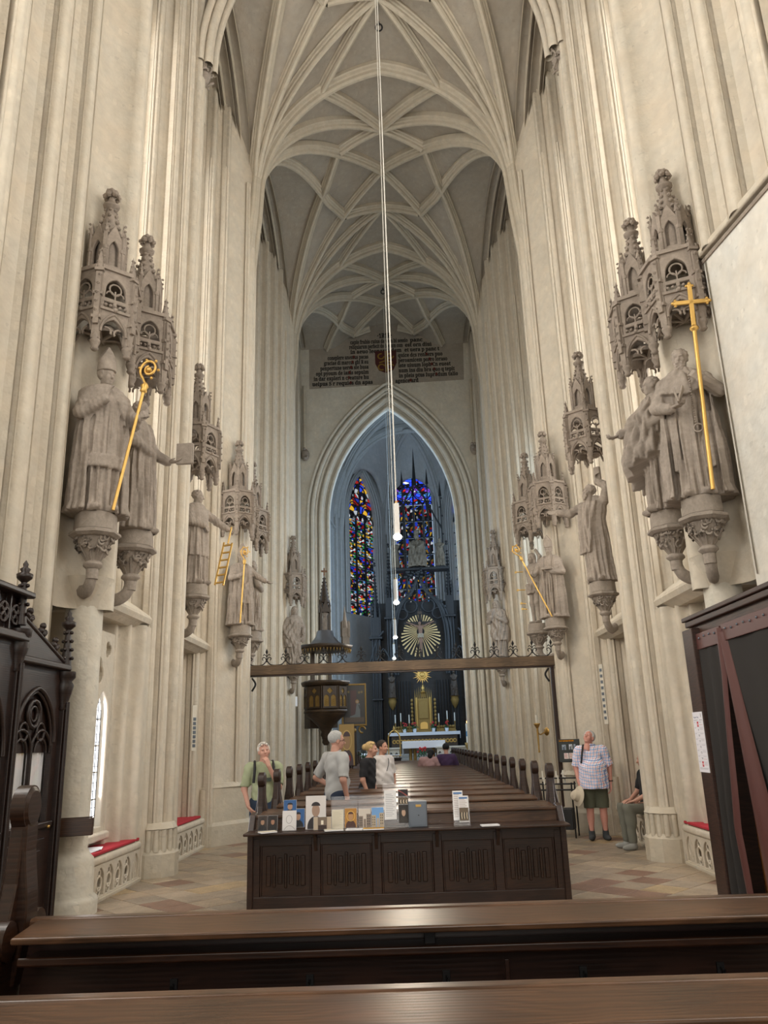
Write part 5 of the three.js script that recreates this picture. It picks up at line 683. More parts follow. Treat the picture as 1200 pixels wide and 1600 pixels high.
// ------------------------------------------------------------------ pews
function benchEnd(k = 1) {
  const side = shp([[-0.26, 0], [0.24, 0], [0.22, 0.12], [0.2, 0.5], [0.23, 0.62], [0.2, 0.74], [0.1, 0.86], [0.04, 1.0], [0.03, 1.2], [-0.05, 1.2], [-0.07, 1.0], [-0.12, 0.86], [-0.24, 0.72], [-0.26, 0.5]]);
  const e = mb().ext(side, 0.05, mat4([-0.025 - 0.008, 0, 0], [0, Math.PI / 2, 0]), 0.008);
  const head = mb().add(new THREE.CylinderGeometry(0.092, 0.092, 0.066, 20), mat4([0, 1.29, 0.0], [0, 0, Math.PI / 2])).add(new THREE.CylinderGeometry(0.07, 0.088, 0.012, 20), mat4([0.038, 1.29, 0.0], [0, 0, -Math.PI / 2])).add(new THREE.CylinderGeometry(0.088, 0.07, 0.012, 20), mat4([-0.038, 1.29, 0.0], [0, 0, -Math.PI / 2]));
  const hw = [[0.03, 0.62], [0.045, 0.7], [0.06, 0.8], [0.066, 0.88], [0.06, 0.96], [0.046, 1.04], [0.036, 1.12], [0.034, 1.22]], vol = mb().ext(shp([...hw, ...hw.slice().reverse().map(([x, y]) => [-x, y])]), 0.11, mat4([0, 0, -0.06]), 0.006); for (const z of [0.14, -0.16]) vol.add(new THREE.CylinderGeometry(0.075, 0.075, 0.09, 14), mat4([0, 0.8, z], [0, 0, Math.PI / 2]));
  return { board: e.geo(), head: head.geo(), volute: vol.geo() };
}
const END = benchEnd();
const PEWG = {};
function pewGeos(half) {
  if (PEWG[half]) return PEWG[half]; const W = half * 2 - (half > 1.8 ? 0.2 : 0.06), F = half * 2 - 0.06;
  return (PEWG[half] = { back: mb().rbox(0, 0.65, 0, F, 0.55, 0.03, 0.006).geo(), rail: mb().rbox(0, 0.935, 0.01, F, 0.05, 0.075, 0.014, [0, 0, 0], 2).geo(), rest: mb().rbox(0, 0.93, 0.16, W, 0.03, 0.29, 0.01, [0.08, 0, 0], 2).geo(), shelf: mb().rbox(0, 0.81, 0.12, W, 0.025, 0.2, 0.01).rbox(0, 0.82, 0.215, W, 0.035, 0.02, 0.008).geo(), seat: mb().rbox(0, 0.45, -0.22, F, 0.035, 0.4, 0.012).geo(), kneel: mb().rbox(0, 0.17, 0.34, W, 0.04, 0.16, 0.012).box(0, 0.08, 0.34, W - 0.4, 0.15, 0.03).geo(), low: mb().rbox(0, 0.22, 0.0, F, 0.32, 0.024, 0.006).geo() });
}
function makePew(label, x, d, half, turn = 0) {
  const t = thing('pew', label, 'pew', [x, 0, -d], turn, 'dark wooden pews in the nave'), g = pewGeos(half);
  mesh('backrest', g.back, M.pewDark, t); mesh('top_rail', g.rail, M.pewTop, t); mesh('book_rest', g.rest, M.pewTop, t); mesh('book_shelf', g.shelf, M.pew, t); mesh('seat', g.seat, M.pewTop, t); mesh('kneeler', g.kneel, M.pew, t); mesh('lower_panel', g.low, M.pewDark, t);
  for (const s of [-1, 1]) { const e = mesh('bench_end', END.board, M.pew, t); e.position.set(s * half, 0, 0.04); mesh('end_knob', END.head, M.pew, e); mesh('end_neck', END.volute, M.pew, e); }
  return t;
}
const ord = ['', 'second', 'third', 'fourth', 'fifth', 'sixth', 'seventh', 'eighth', 'ninth', 'tenth', 'eleventh', 'twelfth', 'thirteenth', 'fourteenth', 'fifteenth', 'sixteenth', 'seventeenth', 'eighteenth', 'nineteenth', 'twentieth'];
for (let i = 0; i < 19; i++) makePew(i ? `dark wooden pew, ${ord[i]} row behind the literature desk` : 'dark wooden pew directly behind the literature desk', -0.03, 9.97 + i * 1.15, 1.72);
{ const a = makePew('dark wooden pew with iron hooks across the foreground', 0.1, 4.04, 1.94, R(0.6)), b = makePew('dark wooden pew at the bottom edge of the picture', 0.1, 2.8, 1.94, R(0.6));
  for (const t of [a, b]) t.children.filter((c) => c.name === 'bench_end').forEach((c) => { c.scale.y = 1.12; });
  for (const t of [a]) { for (let i = 0; i < 5; i++) { const x = -1.2 + i * 0.62; const pl = mb().rbox(x, 0.66, 0.02, 0.035, 0.06, 0.012, 0.002).tube([V(x, 0.67, 0.03), V(x, 0.65, 0.06), V(x, 0.67, 0.07)], 0.005, 5, 8).build('bag_hook', M.iron, t); } mb().rbox(-0.03, 0.845, 0.1, 0.05, 0.1, 0.02, 0.004).build('shelf_clip', M.iron, t); mb().rbox(0.3, 0.72, 0.17, 0.018, 0.09, 0.012, 0.003).build('peg', M.pewDark, t); for (let i = 0; i < 4; i++) mb().rbox(-1.25 + i * 0.85, 0.42, 0.016, 0.7, 0.28, 0.012, 0.004).build('field_panel', M.pewDark, t); } }

// ------------------------------------------------------------------ literature desk in front of the pews
{
  const t = thing('literature_desk', 'dark carved pew front with linenfold panels and a literature shelf', 'desk', [-0.04, 0, -9.2], R(0.4)), H = 1.69;
  mb().box(0, 0.4, -0.03, H * 2, 0.78, 0.03).build('back_board', M.pewDark, t);
  const n = 5, pw = (H * 2 - 0.1) / n;
  mb().rbox(0, 0.71, 0, H * 2, 0.14, 0.05, 0.008).build('top_stretcher', M.pewDark, t); mb().rbox(0, 0.07, 0.005, H * 2, 0.14, 0.06, 0.01).build('bottom_stretcher', M.pewDark, t);
  for (let i = 0; i <= n; i++) { mb().rbox(-H + 0.05 + i * pw, 0.4, 0.004, 0.1, 0.64, 0.052, 0.008).build('stile', M.pewDark, t); if (i > 0 && i < n) { const s = shp([[0, 0], [0.16, 0], [0.1, -0.05], [0.04, -0.14], [0, -0.2]]); mb().ext(s, 0.035, mat4([-H + 0.05 + i * pw - 0.017, 0.78, 0.03], [0, -Math.PI / 2, 0])).build('shelf_bracket', M.pewDark, t).position.x += 0.035; } }
  for (let i = 0; i < n; i++) {
    const c = -H + 0.05 + (i + 0.5) * pw, p = new THREE.Group(); p.name = 'linenfold_panel'; p.position.set(c, 0, 0); t.add(p);
    mb().rbox(0, 0.39, -0.004, pw - 0.1, 0.5, 0.012, 0.003).build('panel_ground', M.pew, p);
    for (let k = 0; k < 7; k++) { const x = (k - 3) * 0.062, h = 0.34 - 0.04 * Math.abs(((k + 1) % 2)) - 0.02 * (k % 3); mb().rbox(x, 0.39, 0.012, k % 2 ? 0.03 : 0.05, h, 0.022 + 0.008 * (k % 2), 0.01, [0, 0, 0], 2).build('fold', M.pew, p); }
    for (const y of [0.135, 0.645]) mb().rbox(0, y, 0.008, pw - 0.1, 0.02, 0.03, 0.008).build('panel_bead', M.pewDark, p); for (const s of [-1, 1]) mb().rbox(s * (pw / 2 - 0.06), 0.39, 0.008, 0.02, 0.52, 0.03, 0.008).build('panel_bead', M.pewDark, p);
  }
  mb().rbox(0, 0.79, 0.13, H * 2 + 0.06, 0.03, 0.42, 0.012, [0, 0, 0], 2).build('shelf', M.pew, t); mb().rbox(0, 0.86, -0.12, H * 2, 0.14, 0.03, 0.006).rbox(0, 0.93, -0.12, H * 2, 0.04, 0.08, 0.012).build('upstand', M.pewTop, t);
  for (const s of [-1, 1]) { const e = shp([[-0.3, 0], [0.06, 0], [0.06, 0.78], [-0.06, 0.95], [-0.2, 0.97], [-0.3, 0.9]]); mb().ext(e, 0.05, mat4([s * H - 0.025, 0, 0], [0, -Math.PI / 2, 0]), 0.006).build('side_panel', M.pewDark, t).position.x += 0.05; }
}
// printed things on the shelf (each its own)
const SH = 0.806, DZ = -9.02;
const portrait = (bg, coat, skin, extra) => canvasTex(96, 128, (g) => { g.fillStyle = bg; g.fillRect(0, 0, 96, 128); g.fillStyle = coat; g.beginPath(); g.ellipse(48, 120, 40, 42, 0, 0, 7); g.fill(); g.fillStyle = skin; g.beginPath(); g.ellipse(48, 56, 19, 25, 0, 0, 7); g.fill(); g.fillStyle = coat; g.beginPath(); g.ellipse(48, 38, 21, 15, 0, 3.1, 6.3); g.fill(); if (extra) extra(g); });
const city = (sky, wall) => canvasTex(96, 128, (g) => { g.fillStyle = sky; g.fillRect(0, 0, 96, 128); g.fillStyle = wall; g.fillRect(0, 50, 34, 78); g.fillRect(62, 36, 34, 92); g.fillRect(40, 70, 18, 58); g.fillStyle = '#3a3a40'; for (let i = 0; i < 4; i++) { g.fillRect(6, 60 + i * 16, 6, 9); g.fillRect(20, 60 + i * 16, 6, 9); g.fillRect(70, 46 + i * 18, 6, 10); g.fillRect(84, 46 + i * 18, 6, 10); } });
const textPage = (bg, ink, head) => canvasTex(96, 128, (g) => { g.fillStyle = bg; g.fillRect(0, 0, 96, 128); g.fillStyle = ink; for (let i = 0; i < 13; i++) g.fillRect(10, 16 + i * 8, 50 + (i * 37) % 26, 2); if (head) { g.fillStyle = head; g.fillRect(8, 6, 80, 8); } });
const P = { priest: portrait('#3a2f2a', '#15151a', '#a8836a'), priest2: portrait('#241c1a', '#0f0f12', '#a4795f'), blue: portrait('#2c5a92', '#14151c', '#b08c74'), sketch: canvasTex(96, 128, (g) => { g.fillStyle = '#e2dfdf'; g.fillRect(0, 0, 96, 128); g.strokeStyle = '#80787a'; g.lineWidth = 2; g.beginPath(); g.ellipse(46, 56, 20, 26, 0.1, 0, 7); g.stroke(); g.beginPath(); g.moveTo(10, 126); g.quadraticCurveTo(46, 70, 88, 124); g.stroke(); }), card: portrait('#d9d4d2', '#2a2326', '#a58875'), nave: canvasTex(128, 90, (g) => { g.fillStyle = '#7a6a5c'; g.fillRect(0, 0, 128, 90); g.fillStyle = '#bfae98'; g.fillRect(0, 0, 30, 90); g.fillRect(98, 0, 30, 90); g.fillStyle = '#3a2a24'; g.fillRect(34, 58, 60, 32); g.fillStyle = '#e8dfcc'; g.fillRect(54, 24, 18, 30); }), cream: textPage('#d8d0bc', '#b8ae98'), icon: portrait('#b07d34', '#4a2a22', '#b58a60', (g) => { g.strokeStyle = '#e0b860'; g.lineWidth = 4; g.beginPath(); g.arc(48, 52, 32, 0, 7); g.stroke(); }), street: city('#cfc6bc', '#85766a'), street2: city('#6fa0d8', '#b8a890'), page: textPage('#e4e4e6', '#9a9aa2'), rose: canvasTex(64, 48, (g) => { g.fillStyle = '#1c1014'; g.fillRect(0, 0, 64, 48); for (let i = 0; i < 40; i++) { g.fillStyle = ['#a03a30', '#c06a3a', '#40284a'][i % 3]; g.fillRect((i * 23) % 60, (i * 17) % 44, 5, 5); } }), madonna: portrait('#2a2420', '#3a3430', '#c0a088'), flyer: textPage('#e8e6e6', '#a08a80', '#4a78b0'), photo: canvasTex(64, 80, (g) => { g.fillStyle = '#6a5a48'; g.fillRect(0, 0, 64, 80); for (let i = 0; i < 7; i++) { g.fillStyle = i % 2 ? '#c0b098' : '#2e2820'; g.beginPath(); g.ellipse(8 + i * 9, 50, 6, 22, 0, 0, 7); g.fill(); } }), yellow: textPage('#d8a020', '#3a3020', '#202020'), };
function card(name, label, tex, x, y, z, w, h, tilt = -0.18, cat = 'booklet', turn = 0, th = 0.008) { const t = thing(name, label, cat, [x, y, z], turn, 'printed matter on the literature desk'); const p = new THREE.Group(); p.name = 'card'; p.rotation.x = tilt; t.add(p); mb().rbox(0, h / 2, -th / 2, w, h, th, 0.001).build('leaves', M.paper, p); mesh('printed_cover', new THREE.PlaneGeometry(w * 0.98, h * 0.98), std({ map: tex, roughness: 0.55 }), p).position.set(0, h / 2, 0.0008); return t; }
function stand(label, x, w, h, z = DZ, lip = 0.06) { const t = thing('acrylic_stand', label, 'display stand', [x, SH, z], 0, 'clear stands on the literature desk'); mb().rbox(0, h / 2, -0.035, w, h, 0.004, 0.001, [-0.18, 0, 0]).build('back_plate', M.acryl, t); mb().rbox(0, 0.003, 0, w, 0.004, 0.12, 0.001).build('foot', M.acryl, t); mb().rbox(0, lip / 2, 0.055, w, lip, 0.004, 0.001).build('front_lip', M.acryl, t); return t; }
stand('small clear stand with two dark portrait booklets, far left of the shelf', -1.53, 0.24, 0.2); card('booklet', 'left booklet of the dark portrait pair at the far left of the shelf', P.priest, -1.58, SH + 0.01, DZ + 0.01, 0.1, 0.15); card('booklet', 'right booklet of the dark portrait pair at the far left of the shelf', P.priest2, -1.47, SH + 0.01, DZ + 0.01, 0.1, 0.15);
stand('tall clear stand with blue portrait booklets', -1.26, 0.24, 0.32); card('booklet', 'upper blue portrait booklet in the tall clear stand', P.blue, -1.29, SH + 0.15, DZ - 0.03, 0.14, 0.16); card('booklet', 'lower blue portrait booklet in the tall clear stand', P.blue, -1.2, SH + 0.03, DZ - 0.01, 0.14, 0.19); card('leaflet', 'white leaflet with a pencil sketch of a head', P.sketch, -1.285, SH + 0.006, DZ + 0.05, 0.15, 0.2, -0.12, 'leaflet');
card('picture_card', 'large white card with a framed portrait', P.card, -1.01, SH + 0.004, DZ - 0.02, 0.22, 0.34, -0.14, 'card', 0, 0.006); card('postcard', 'postcard of a church interior leaning on the white portrait card', P.nave, -0.93, SH + 0.004, DZ + 0.06, 0.19, 0.13, -0.1, 'postcard', 0, 0.003);
stand('clear stand with a cream booklet and an icon card', -0.7, 0.29, 0.33); card('booklet', 'plain cream booklet beside the icon card', P.cream, -0.77, SH + 0.01, DZ + 0.015, 0.13, 0.19); card('picture_card', 'golden icon card of a mother and child', P.icon, -0.63, SH + 0.01, DZ + 0.015, 0.13, 0.2, -0.18, 'card');
stand('clear stand with two street view cards', -0.41, 0.28, 0.33); card('picture_card', 'grey view card in the clear stand', P.street, -0.48, SH + 0.01, DZ + 0.015, 0.13, 0.19, -0.18, 'card'); card('picture_card', 'blue sky street view card beside the grey view card', P.street2, -0.34, SH + 0.01, DZ + 0.015, 0.13, 0.2, -0.18, 'card');
stand('tallest clear rack with white leaflets and dark pictures', -0.13, 0.3, 0.45, DZ, 0.08); card('leaflet', 'white folded leaflet in the tallest clear rack', P.page, -0.2, SH + 0.08, DZ + 0.01, 0.13, 0.3, -0.18, 'leaflet'); card('picture_card', 'small picture of red figures at the top of the tallest rack', P.rose, -0.06, SH + 0.31, DZ - 0.045, 0.11, 0.07, -0.18, 'card'); card('picture_card', 'small brown picture in the middle of the tallest rack', P.photo, -0.06, SH + 0.23, DZ - 0.03, 0.11, 0.07, -0.18, 'card'); card('picture_card', 'dark portrait of a woman with a veil in the tallest rack', P.madonna, -0.06, SH + 0.04, DZ + 0.01, 0.11, 0.19, -0.18, 'card');
{ const t = thing('cash_box', 'blue grey metal cash box with a coin slot on the shelf', 'cash box', [0.09, SH, DZ - 0.02]); mb().rbox(0, 0.13, 0, 0.2, 0.26, 0.14, 0.008).build('box_body', M.steel, t); mb().rbox(0, 0.125, 0.071, 0.17, 0.22, 0.006, 0.002).build('door', M.steel, t); mb().rbox(0.01, 0.215, 0.076, 0.06, 0.025, 0.008, 0.002).build('slot_plate', M.brass, t); mb().cyl(0.01, 0.12, 0.076, 0.006, 0.006, 0.006, 8, [Math.PI / 2, 0, 0]).build('lock', M.iron, t); }
tag(mb().rbox(0.27, SH + 0.03, DZ + 0.02, 0.15, 0.055, 0.05, 0.004).build('acrylic_block', M.acryl), 'low empty clear holder beside the metal cash box', 'display stand');
stand('slim clear stand with two white flyers', 0.56, 0.18, 0.28); card('leaflet', 'rear white flyer with a blue head in the slim stand', P.flyer, 0.53, SH + 0.05, DZ - 0.02, 0.11, 0.3, -0.14, 'leaflet'); card('leaflet', 'front white flyer with a dark photograph in the slim stand', P.flyer, 0.585, SH + 0.03, DZ + 0.02, 0.11, 0.27, -0.14, 'leaflet'); card('picture_card', 'dark photograph on the front white flyer', P.photo, 0.585, SH + 0.05, DZ + 0.026, 0.1, 0.13, -0.14, 'card', 0, 0.002);
for (const [x, w, tex, l, ry] of [[-1.5, 0.18, P.cream, 'open pale booklet lying in front of the dark portrait pair', 0.5], [-0.8, 0.2, P.cream, 'cream booklet lying in front of the cream and icon cards', 0.15], [-0.58, 0.18, P.page, 'white booklet lying in front of the icon card', -0.1], [-0.38, 0.22, P.yellow, 'yellow booklet lying in front of the street view cards', 0.02], [0.84, 0.19, P.page, 'single white leaflet lying at the right of the shelf', 0.12]]) { const t = thing('booklet', l, 'booklet', [x, SH, DZ + 0.15], ry, 'printed matter on the literature desk'); mb().rbox(0, 0.008, 0, w, 0.014, 0.11, 0.003).build('leaves', M.paper, t); const c = mesh('printed_cover', new THREE.PlaneGeometry(w, 0.11), std({ map: tex }), t); c.rotation.x = -Math.PI / 2; c.position.y = 0.0155; }

// ------------------------------------------------------------------ the carved confessional on the left
{
  const t = thing('confessional', 'dark wooden Gothic confessional with pinnacles and white curtains at the left edge', 'confessional', [-3.6, 0, -6.45], R(90)), C = M.conf;
  mb().box(0, 1.3, -0.62, 3.7, 2.6, 0.04).build('back_wall', C, t); mb().box(0, 2.62, -0.32, 3.7, 0.04, 0.64).build('roof_board', C, t);
  for (const x of [-1.86, -0.76, 0.76, 1.84]) mb().box(x, 1.3, -0.32, 0.04, 2.6, 0.62).build('partition', C, t);
  const quat = (g, x, y, r) => g.tor(x, y, 0, r, r * 0.22, 5, 12);
  for (const [x0, x1, H, k] of [[-1.86, -0.78, 2.52, 0], [-0.78, 0.78, 2.7, 1], [0.78, 1.86, 2.52, 2]]) {
    const c = (x0 + x1) / 2, w = (x1 - x0) / 2, b = new THREE.Group(); b.name = 'bay'; b.position.set(c, 0, k === 1 ? 0.03 : 0); t.add(b);
    const s = shp([[-w, 0], [w, 0], [w, H], [-w, H]]), a = w - 0.12, ys = H - 0.2 - a * 1.25; s.holes.push(pth([[-a, 1.02], ...archPts(a, ys, a * 1.2, 10), [a, 1.02]].reverse())); mb().ext(s, 0.05, mat4([0, 0, -0.03]), 0.006).build('arched_frame', C, b);
    const A = archPts(a, ys, a * 1.2, 10).map(([x, y]) => V(x, y, 0.03)); mb().tube(A, 0.025, 6, 40).build('arch_moulding', C, b); mb().tube(A.map((v) => V(v.x * 0.93, v.y - 0.035, 0.015)), 0.016, 6, 40).build('arch_moulding', C, b);
    const tr = mb(); tr.box(0, (1.02 + ys) / 2, 0, 0.04, ys - 1.02, 0.03); for (const q of [-1, 1]) { tr.tor(q * a / 2, ys - 0.1, 0, a / 2, 0.018, 5, 14, [0, 0, 0], Math.PI); tr.tor(q * a * 0.42, ys + a * 0.22, 0, a * 0.2, 0.016, 5, 12); } quat(tr, 0, ys + a * 0.62, a * 0.3); quat(tr, 0, ys + a * 0.62, a * 0.17); tr.tor(-a / 2, ys - 0.1, 0, a * 0.3, 0.014, 5, 12, [0, 0, 0], Math.PI).tor(a / 2, ys - 0.1, 0, a * 0.3, 0.014, 5, 12, [0, 0, 0], Math.PI); tr.build('tracery', C, b);
    mb().ext(shp([[-a, ys - 0.1], ...archPts(a, ys, a * 1.2, 8), [a, ys - 0.1]]), 0.01, mat4([0, 0, -0.03])).build('tracery_ground', C, b);
    mb().rbox(0, 1.02, 0.03, 2 * w - 0.1, 0.06, 0.07, 0.015).build('door_rail', C, b); mb().rbox(0, 0.55, 0.03, 2 * w - 0.3, 0.7, 0.02, 0.008).build('lower_panel', C, b); mb().rbox(0, 0.55, 0.045, 2 * w - 0.5, 0.5, 0.02, 0.008).build('raised_field', C, b); mb().rbox(0, 0.06, 0.03, 2 * w, 0.12, 0.08, 0.015).build('plinth', C, b);
    if (k !== 1) for (const q of [-1, 1]) { mb().box(q * a / 2, (1.05 + ys - 0.1) / 2, -0.02, a - 0.04, ys - 1.15, 0.006).build('glass_pane', M.glass, b); const gx = new THREE.PlaneGeometry(a - 0.05, 0.92, 24, 1), p = gx.attributes.position; for (let i = 0; i < p.count; i++) p.setZ(i, 0.014 * Math.sin(p.getX(i) * 70) + 0.008 * Math.sin(p.getX(i) * 31)); gx.computeVertexNormals(); mesh('white_curtain', gx, M.white, b).position.set(q * a / 2, 1.5, -0.045); }
    else { for (let i = 0; i < 36; i++) mb().box(0, 1.08 + i * 0.032, 0.005, 2 * a - 0.12, 0.012, 0.02, [0.5, 0, 0]).build('louvre', std({ color: lin(0.2, 0.15, 0.06), roughness: 0.5 }), b); const qp = mb().rbox(0, H + 0.02, 0.02, 2 * w + 0.1, 0.08, 0.18, 0.02); qp.build('cornice', C, b); mb().rbox(0, H + 0.42, 0.02, 2 * w + 0.14, 0.06, 0.2, 0.02).build('crest_rail', C, b); for (let i = 0; i < 7; i++) { const xx = -w + 0.11 + i * (2 * w - 0.22) / 6; const g = mb(); for (let j = 0; j < 4; j++) g.tor(xx + 0.045 * Math.cos(j * 1.571), H + 0.22 + 0.045 * Math.sin(j * 1.571), 0.02, 0.04, 0.012, 5, 10); g.tor(xx, H + 0.22, 0.02, 0.09, 0.012, 5, 14); g.build('quatrefoil', C, b); mb().box(xx + (2 * w - 0.22) / 12, H + 0.22, 0.01, 0.02, 0.34, 0.04).build('quatrefoil_bar', C, b); } mb().box(0, H + 0.22, -0.03, 2 * w, 0.34, 0.02).build('parapet_board', C, b); }
    if (k !== 1) { mb().rbox(0, H + 0.02, 0.02, 2 * w + 0.1, 0.07, 0.16, 0.02).build('cornice', C, b); const dir = k === 2 ? 1 : -1, g = shp([[-dir * w, H + 0.05], [dir * w, H + 0.05], [-dir * w, H + 0.42]]); mb().ext(g, 0.04, mat4([0, 0, 0]), 0.004).build('half_gable', C, b); mb().bar(V(-dir * w, H + 0.44, 0.03), V(dir * w, H + 0.07, 0.03), 0.03, 6).build('gable_moulding', C, b); for (let i = 0; i < 3; i++) { const u = 0.2 + i * 0.28, xx = -dir * w + dir * 2 * w * u, yy = H + 0.5 - u * 0.37; const cr = mb().sph(xx, yy + 0.06, 0.03, 0.035, 8).sph(xx - 0.04, yy + 0.01, 0.03, 0.035, 8).sph(xx + 0.04, yy, 0.03, 0.035, 8); cr.sph(xx, yy - 0.02, 0.03, 0.04, 8).build('crocket', C, b); } }
  }
  for (const [x, H, z] of [[-1.88, 2.52, 0.04], [-0.78, 2.82, 0.05], [0.78, 2.82, 0.05], [1.88, 2.52, 0.04]]) {
    const q = new THREE.Group(); q.name = 'corner_post'; q.position.set(x, 0, z); t.add(q);
    mb().rbox(0, H / 2 - 0.15, 0, 0.07, H - 0.3, 0.07, 0.01).cyl(0, H / 2 - 0.15, 0.05, 0.025, 0.025, H - 0.36, 10).build('colonnette', C, q);
    mb().lathe([[0.03, H - 0.42], [0.06, H - 0.4], [0.045, H - 0.36], [0.08, H - 0.24], [0.1, H - 0.16], [0.075, H - 0.12], [0.11, H - 0.08], [0.11, H - 0.02]], 12).build('capital', C, q);
    const pk = mb(); pk.cyl(0, H + 0.22, 0, 0.03, 0.06, 0.4, 6); for (let i = 0; i < 4; i++) for (let j = 0; j < 4; j++) { const a = j * 1.571; pk.sph(Math.sin(a) * (0.062 - i * 0.008), H + 0.12 + i * 0.09, Math.cos(a) * (0.062 - i * 0.008), 0.02, 6); } pk.build('pinnacle', C, q);
    mb().lathe([[0.025, H + 0.42], [0.07, H + 0.46], [0.075, H + 0.5], [0.035, H + 0.52], [0.05, H + 0.55], [0.02, H + 0.57], [0.025, H + 0.6], [0, H + 0.64]], 12).build('pinnacle_finial', C, q);
  }
  mb().sph(1.7, 1.0, 0.07, 0.018, 8).build('door_knob', M.brass, t);
}
// ------------------------------------------------------------------ the curtained booth on the right
{
  const t = thing('curtained_booth', 'dark wooden booth with parted black and oxblood leather curtains at the right edge', 'booth', [3.26, 0, -9.0], R(-90));
  const L = 3.2, B = M.boothWood;
  mb().rbox(L / 2, 2.9, -0.28, L + 0.12, 0.05, 0.72, 0.012).build('cornice', B, t); mb().rbox(L / 2, 2.84, 0.02, L + 0.04, 0.07, 0.08, 0.015).build('cornice_moulding', B, t); mb().rbox(L / 2, 2.76, 0.0, L, 0.1, 0.04, 0.008).build('head_board', B, t);
  mb().rbox(0.15, 1.4, 0.06, 0.3, 2.75, 0.1, 0.01).build('post', B, t); mb().rbox(2.2, 1.4, 0, 0.24, 2.75, 0.06, 0.008).build('post', B, t); mb().box(0.02, 1.4, -0.3, 0.04, 2.75, 0.6).build('side_wall', B, t); mb().box(L / 2, 1.4, -0.6, L, 2.8, 0.04).build('back_wall', M.hide, t);
  const sheet = (x0, x1, y0, y1, f, n = 24, m = 24) => { const pos = [], idx = [], uv = []; for (let j = 0; j <= m; j++) for (let i = 0; i <= n; i++) { const u = i / n, v = j / m, [x, z] = f(u, v); pos.push(x0 + (x1 - x0) * 0 + x, y0 + (y1 - y0) * v, z); uv.push(u * (x1 - x0), v * (y1 - y0)); } for (let j = 0; j < m; j++) for (let i = 0; i < n; i++) { const a = j * (n + 1) + i; idx.push(a, a + 1, a + n + 1, a + 1, a + n + 2, a + n + 1); } const g = new THREE.BufferGeometry(); g.setAttribute('position', new THREE.Float32BufferAttribute(pos, 3)); g.setAttribute('uv', new THREE.Float32BufferAttribute(uv, 2)); g.setIndex(idx); g.computeVertexNormals(); return g; };
  // left leaf pinched at the waist, right leaf hanging free; v runs upwards
  const pinch = (v) => { const y = v * 2.7; return 0.62 + 0.38 * Math.min(1, Math.abs(y - 0.75) / 1.5); };
  const left = (u, v) => [0.28 + u * 0.64 * pinch(v), 0.035 + 0.03 * Math.sin(u * 15) * (1.2 - v) + 0.02];
  mesh('left_curtain', sheet(0, 0, 0.03, 2.55, left), M.felt, t);
  const edgeL = (u, v) => { const [x, z] = left(1, v); return [x - 0.02 + u * (0.15 + 0.03 * Math.sin(v * 6)), z + 0.015 + 0.03 * Math.sin(u * 3)]; }; mesh('left_curtain_border', sheet(0, 0, 0.03, 2.68, edgeL, 8, 30), M.leather, t);
  const edge0 = (u, v) => [0.28 + u * 0.07 + 0.01 * Math.sin(v * 20), 0.05 + 0.01 * Math.sin(v * 13)]; mesh('left_curtain_hem', sheet(0, 0, 0.3, 2.68, edge0, 6, 30), M.leather, t);
  const right = (u, v) => [1.02 + (1 - v) * 0.32 + u * (1.06 - (1 - v) * 0.32), 0.05 + 0.03 * Math.sin(u * 9 + 1) * (1.2 - v)]; mesh('right_curtain', sheet(0, 0, 0.03, 2.6, right), M.felt, t);
  const edgeR = (u, v) => { const [x, z] = right(0, v); return [x - 0.05 + u * (0.1 + 0.42 * (1 - v)), z + 0.02 + 0.02 * Math.sin(u * 5)]; }; mesh('right_curtain_border', sheet(0, 0, 0.03, 2.66, edgeR, 8, 30), M.leather, t);
  mesh('curtain_lining', sheet(0, 0, 0.03, 2.6, (u, v) => [0.7 + u * 0.75, -0.1 + 0.02 * Math.sin(u * 12)], 16, 4), M.hide, t);
  mb().rbox(0.57, 2.62, 0.06, 0.78, 0.17, 0.02, 0.006).build('left_header', M.leather, t); mb().rbox(1.55, 2.63, 0.06, 1.1, 0.17, 0.02, 0.006).build('right_header', M.leather, t);
  for (let i = 0; i < 13; i++) mb().sph(0.25 + i * 0.145, 2.66 - (i % 3 === 1 ? 0.01 : 0), 0.074, 0.012, 8).build('stud', M.steel, t); for (let i = 0; i < 4; i++) mb().sph(0.25, 0.9 + i * 0.4, 0.07, 0.01, 8).build('stud', M.steel, t);
  const cal = canvasTex(256, 700, (g) => { g.fillStyle = '#eceaf2'; g.fillRect(0, 0, 256, 700); g.fillStyle = '#26306a'; g.font = 'bold 24px sans-serif'; g.fillText('Tag um Tag', 20, 70); g.fillStyle = '#444'; g.fillRect(208, 20, 8, 42); g.fillStyle = '#8a8a96'; g.fillRect(16, 92, 110, 5); g.fillRect(160, 92, 80, 5); for (let i = 0; i < 8; i++) { const y = 110 + i * 66; g.fillStyle = '#b8b8c4'; g.fillRect(14, y, 228, 2); const rd = i === 0 || i === 7; g.fillStyle = rd ? '#c01a30' : '#eceaf2'; g.fillRect(92, y + 4, 40, 60); g.fillStyle = rd ? '#fff' : '#70707e'; g.font = 'bold 34px sans-serif'; g.textAlign = 'center'; g.fillText(String(8 + i), 112, y + 46); g.textAlign = 'left'; g.fillStyle = '#9a9aa8'; g.fillRect(18, y + 10, 36, 4); g.fillRect(146, y + 12, 60 + (i * 29) % 30, 3); if (i % 2) g.fillRect(146, y + 26, 84, 3); g.fillStyle = '#c07080'; if (rd || i === 6) g.fillRect(146, y + 40, 88, 3); } g.fillStyle = '#8a8a96'; g.fillRect(20, 650, 216, 3); g.fillRect(20, 662, 200, 3); });
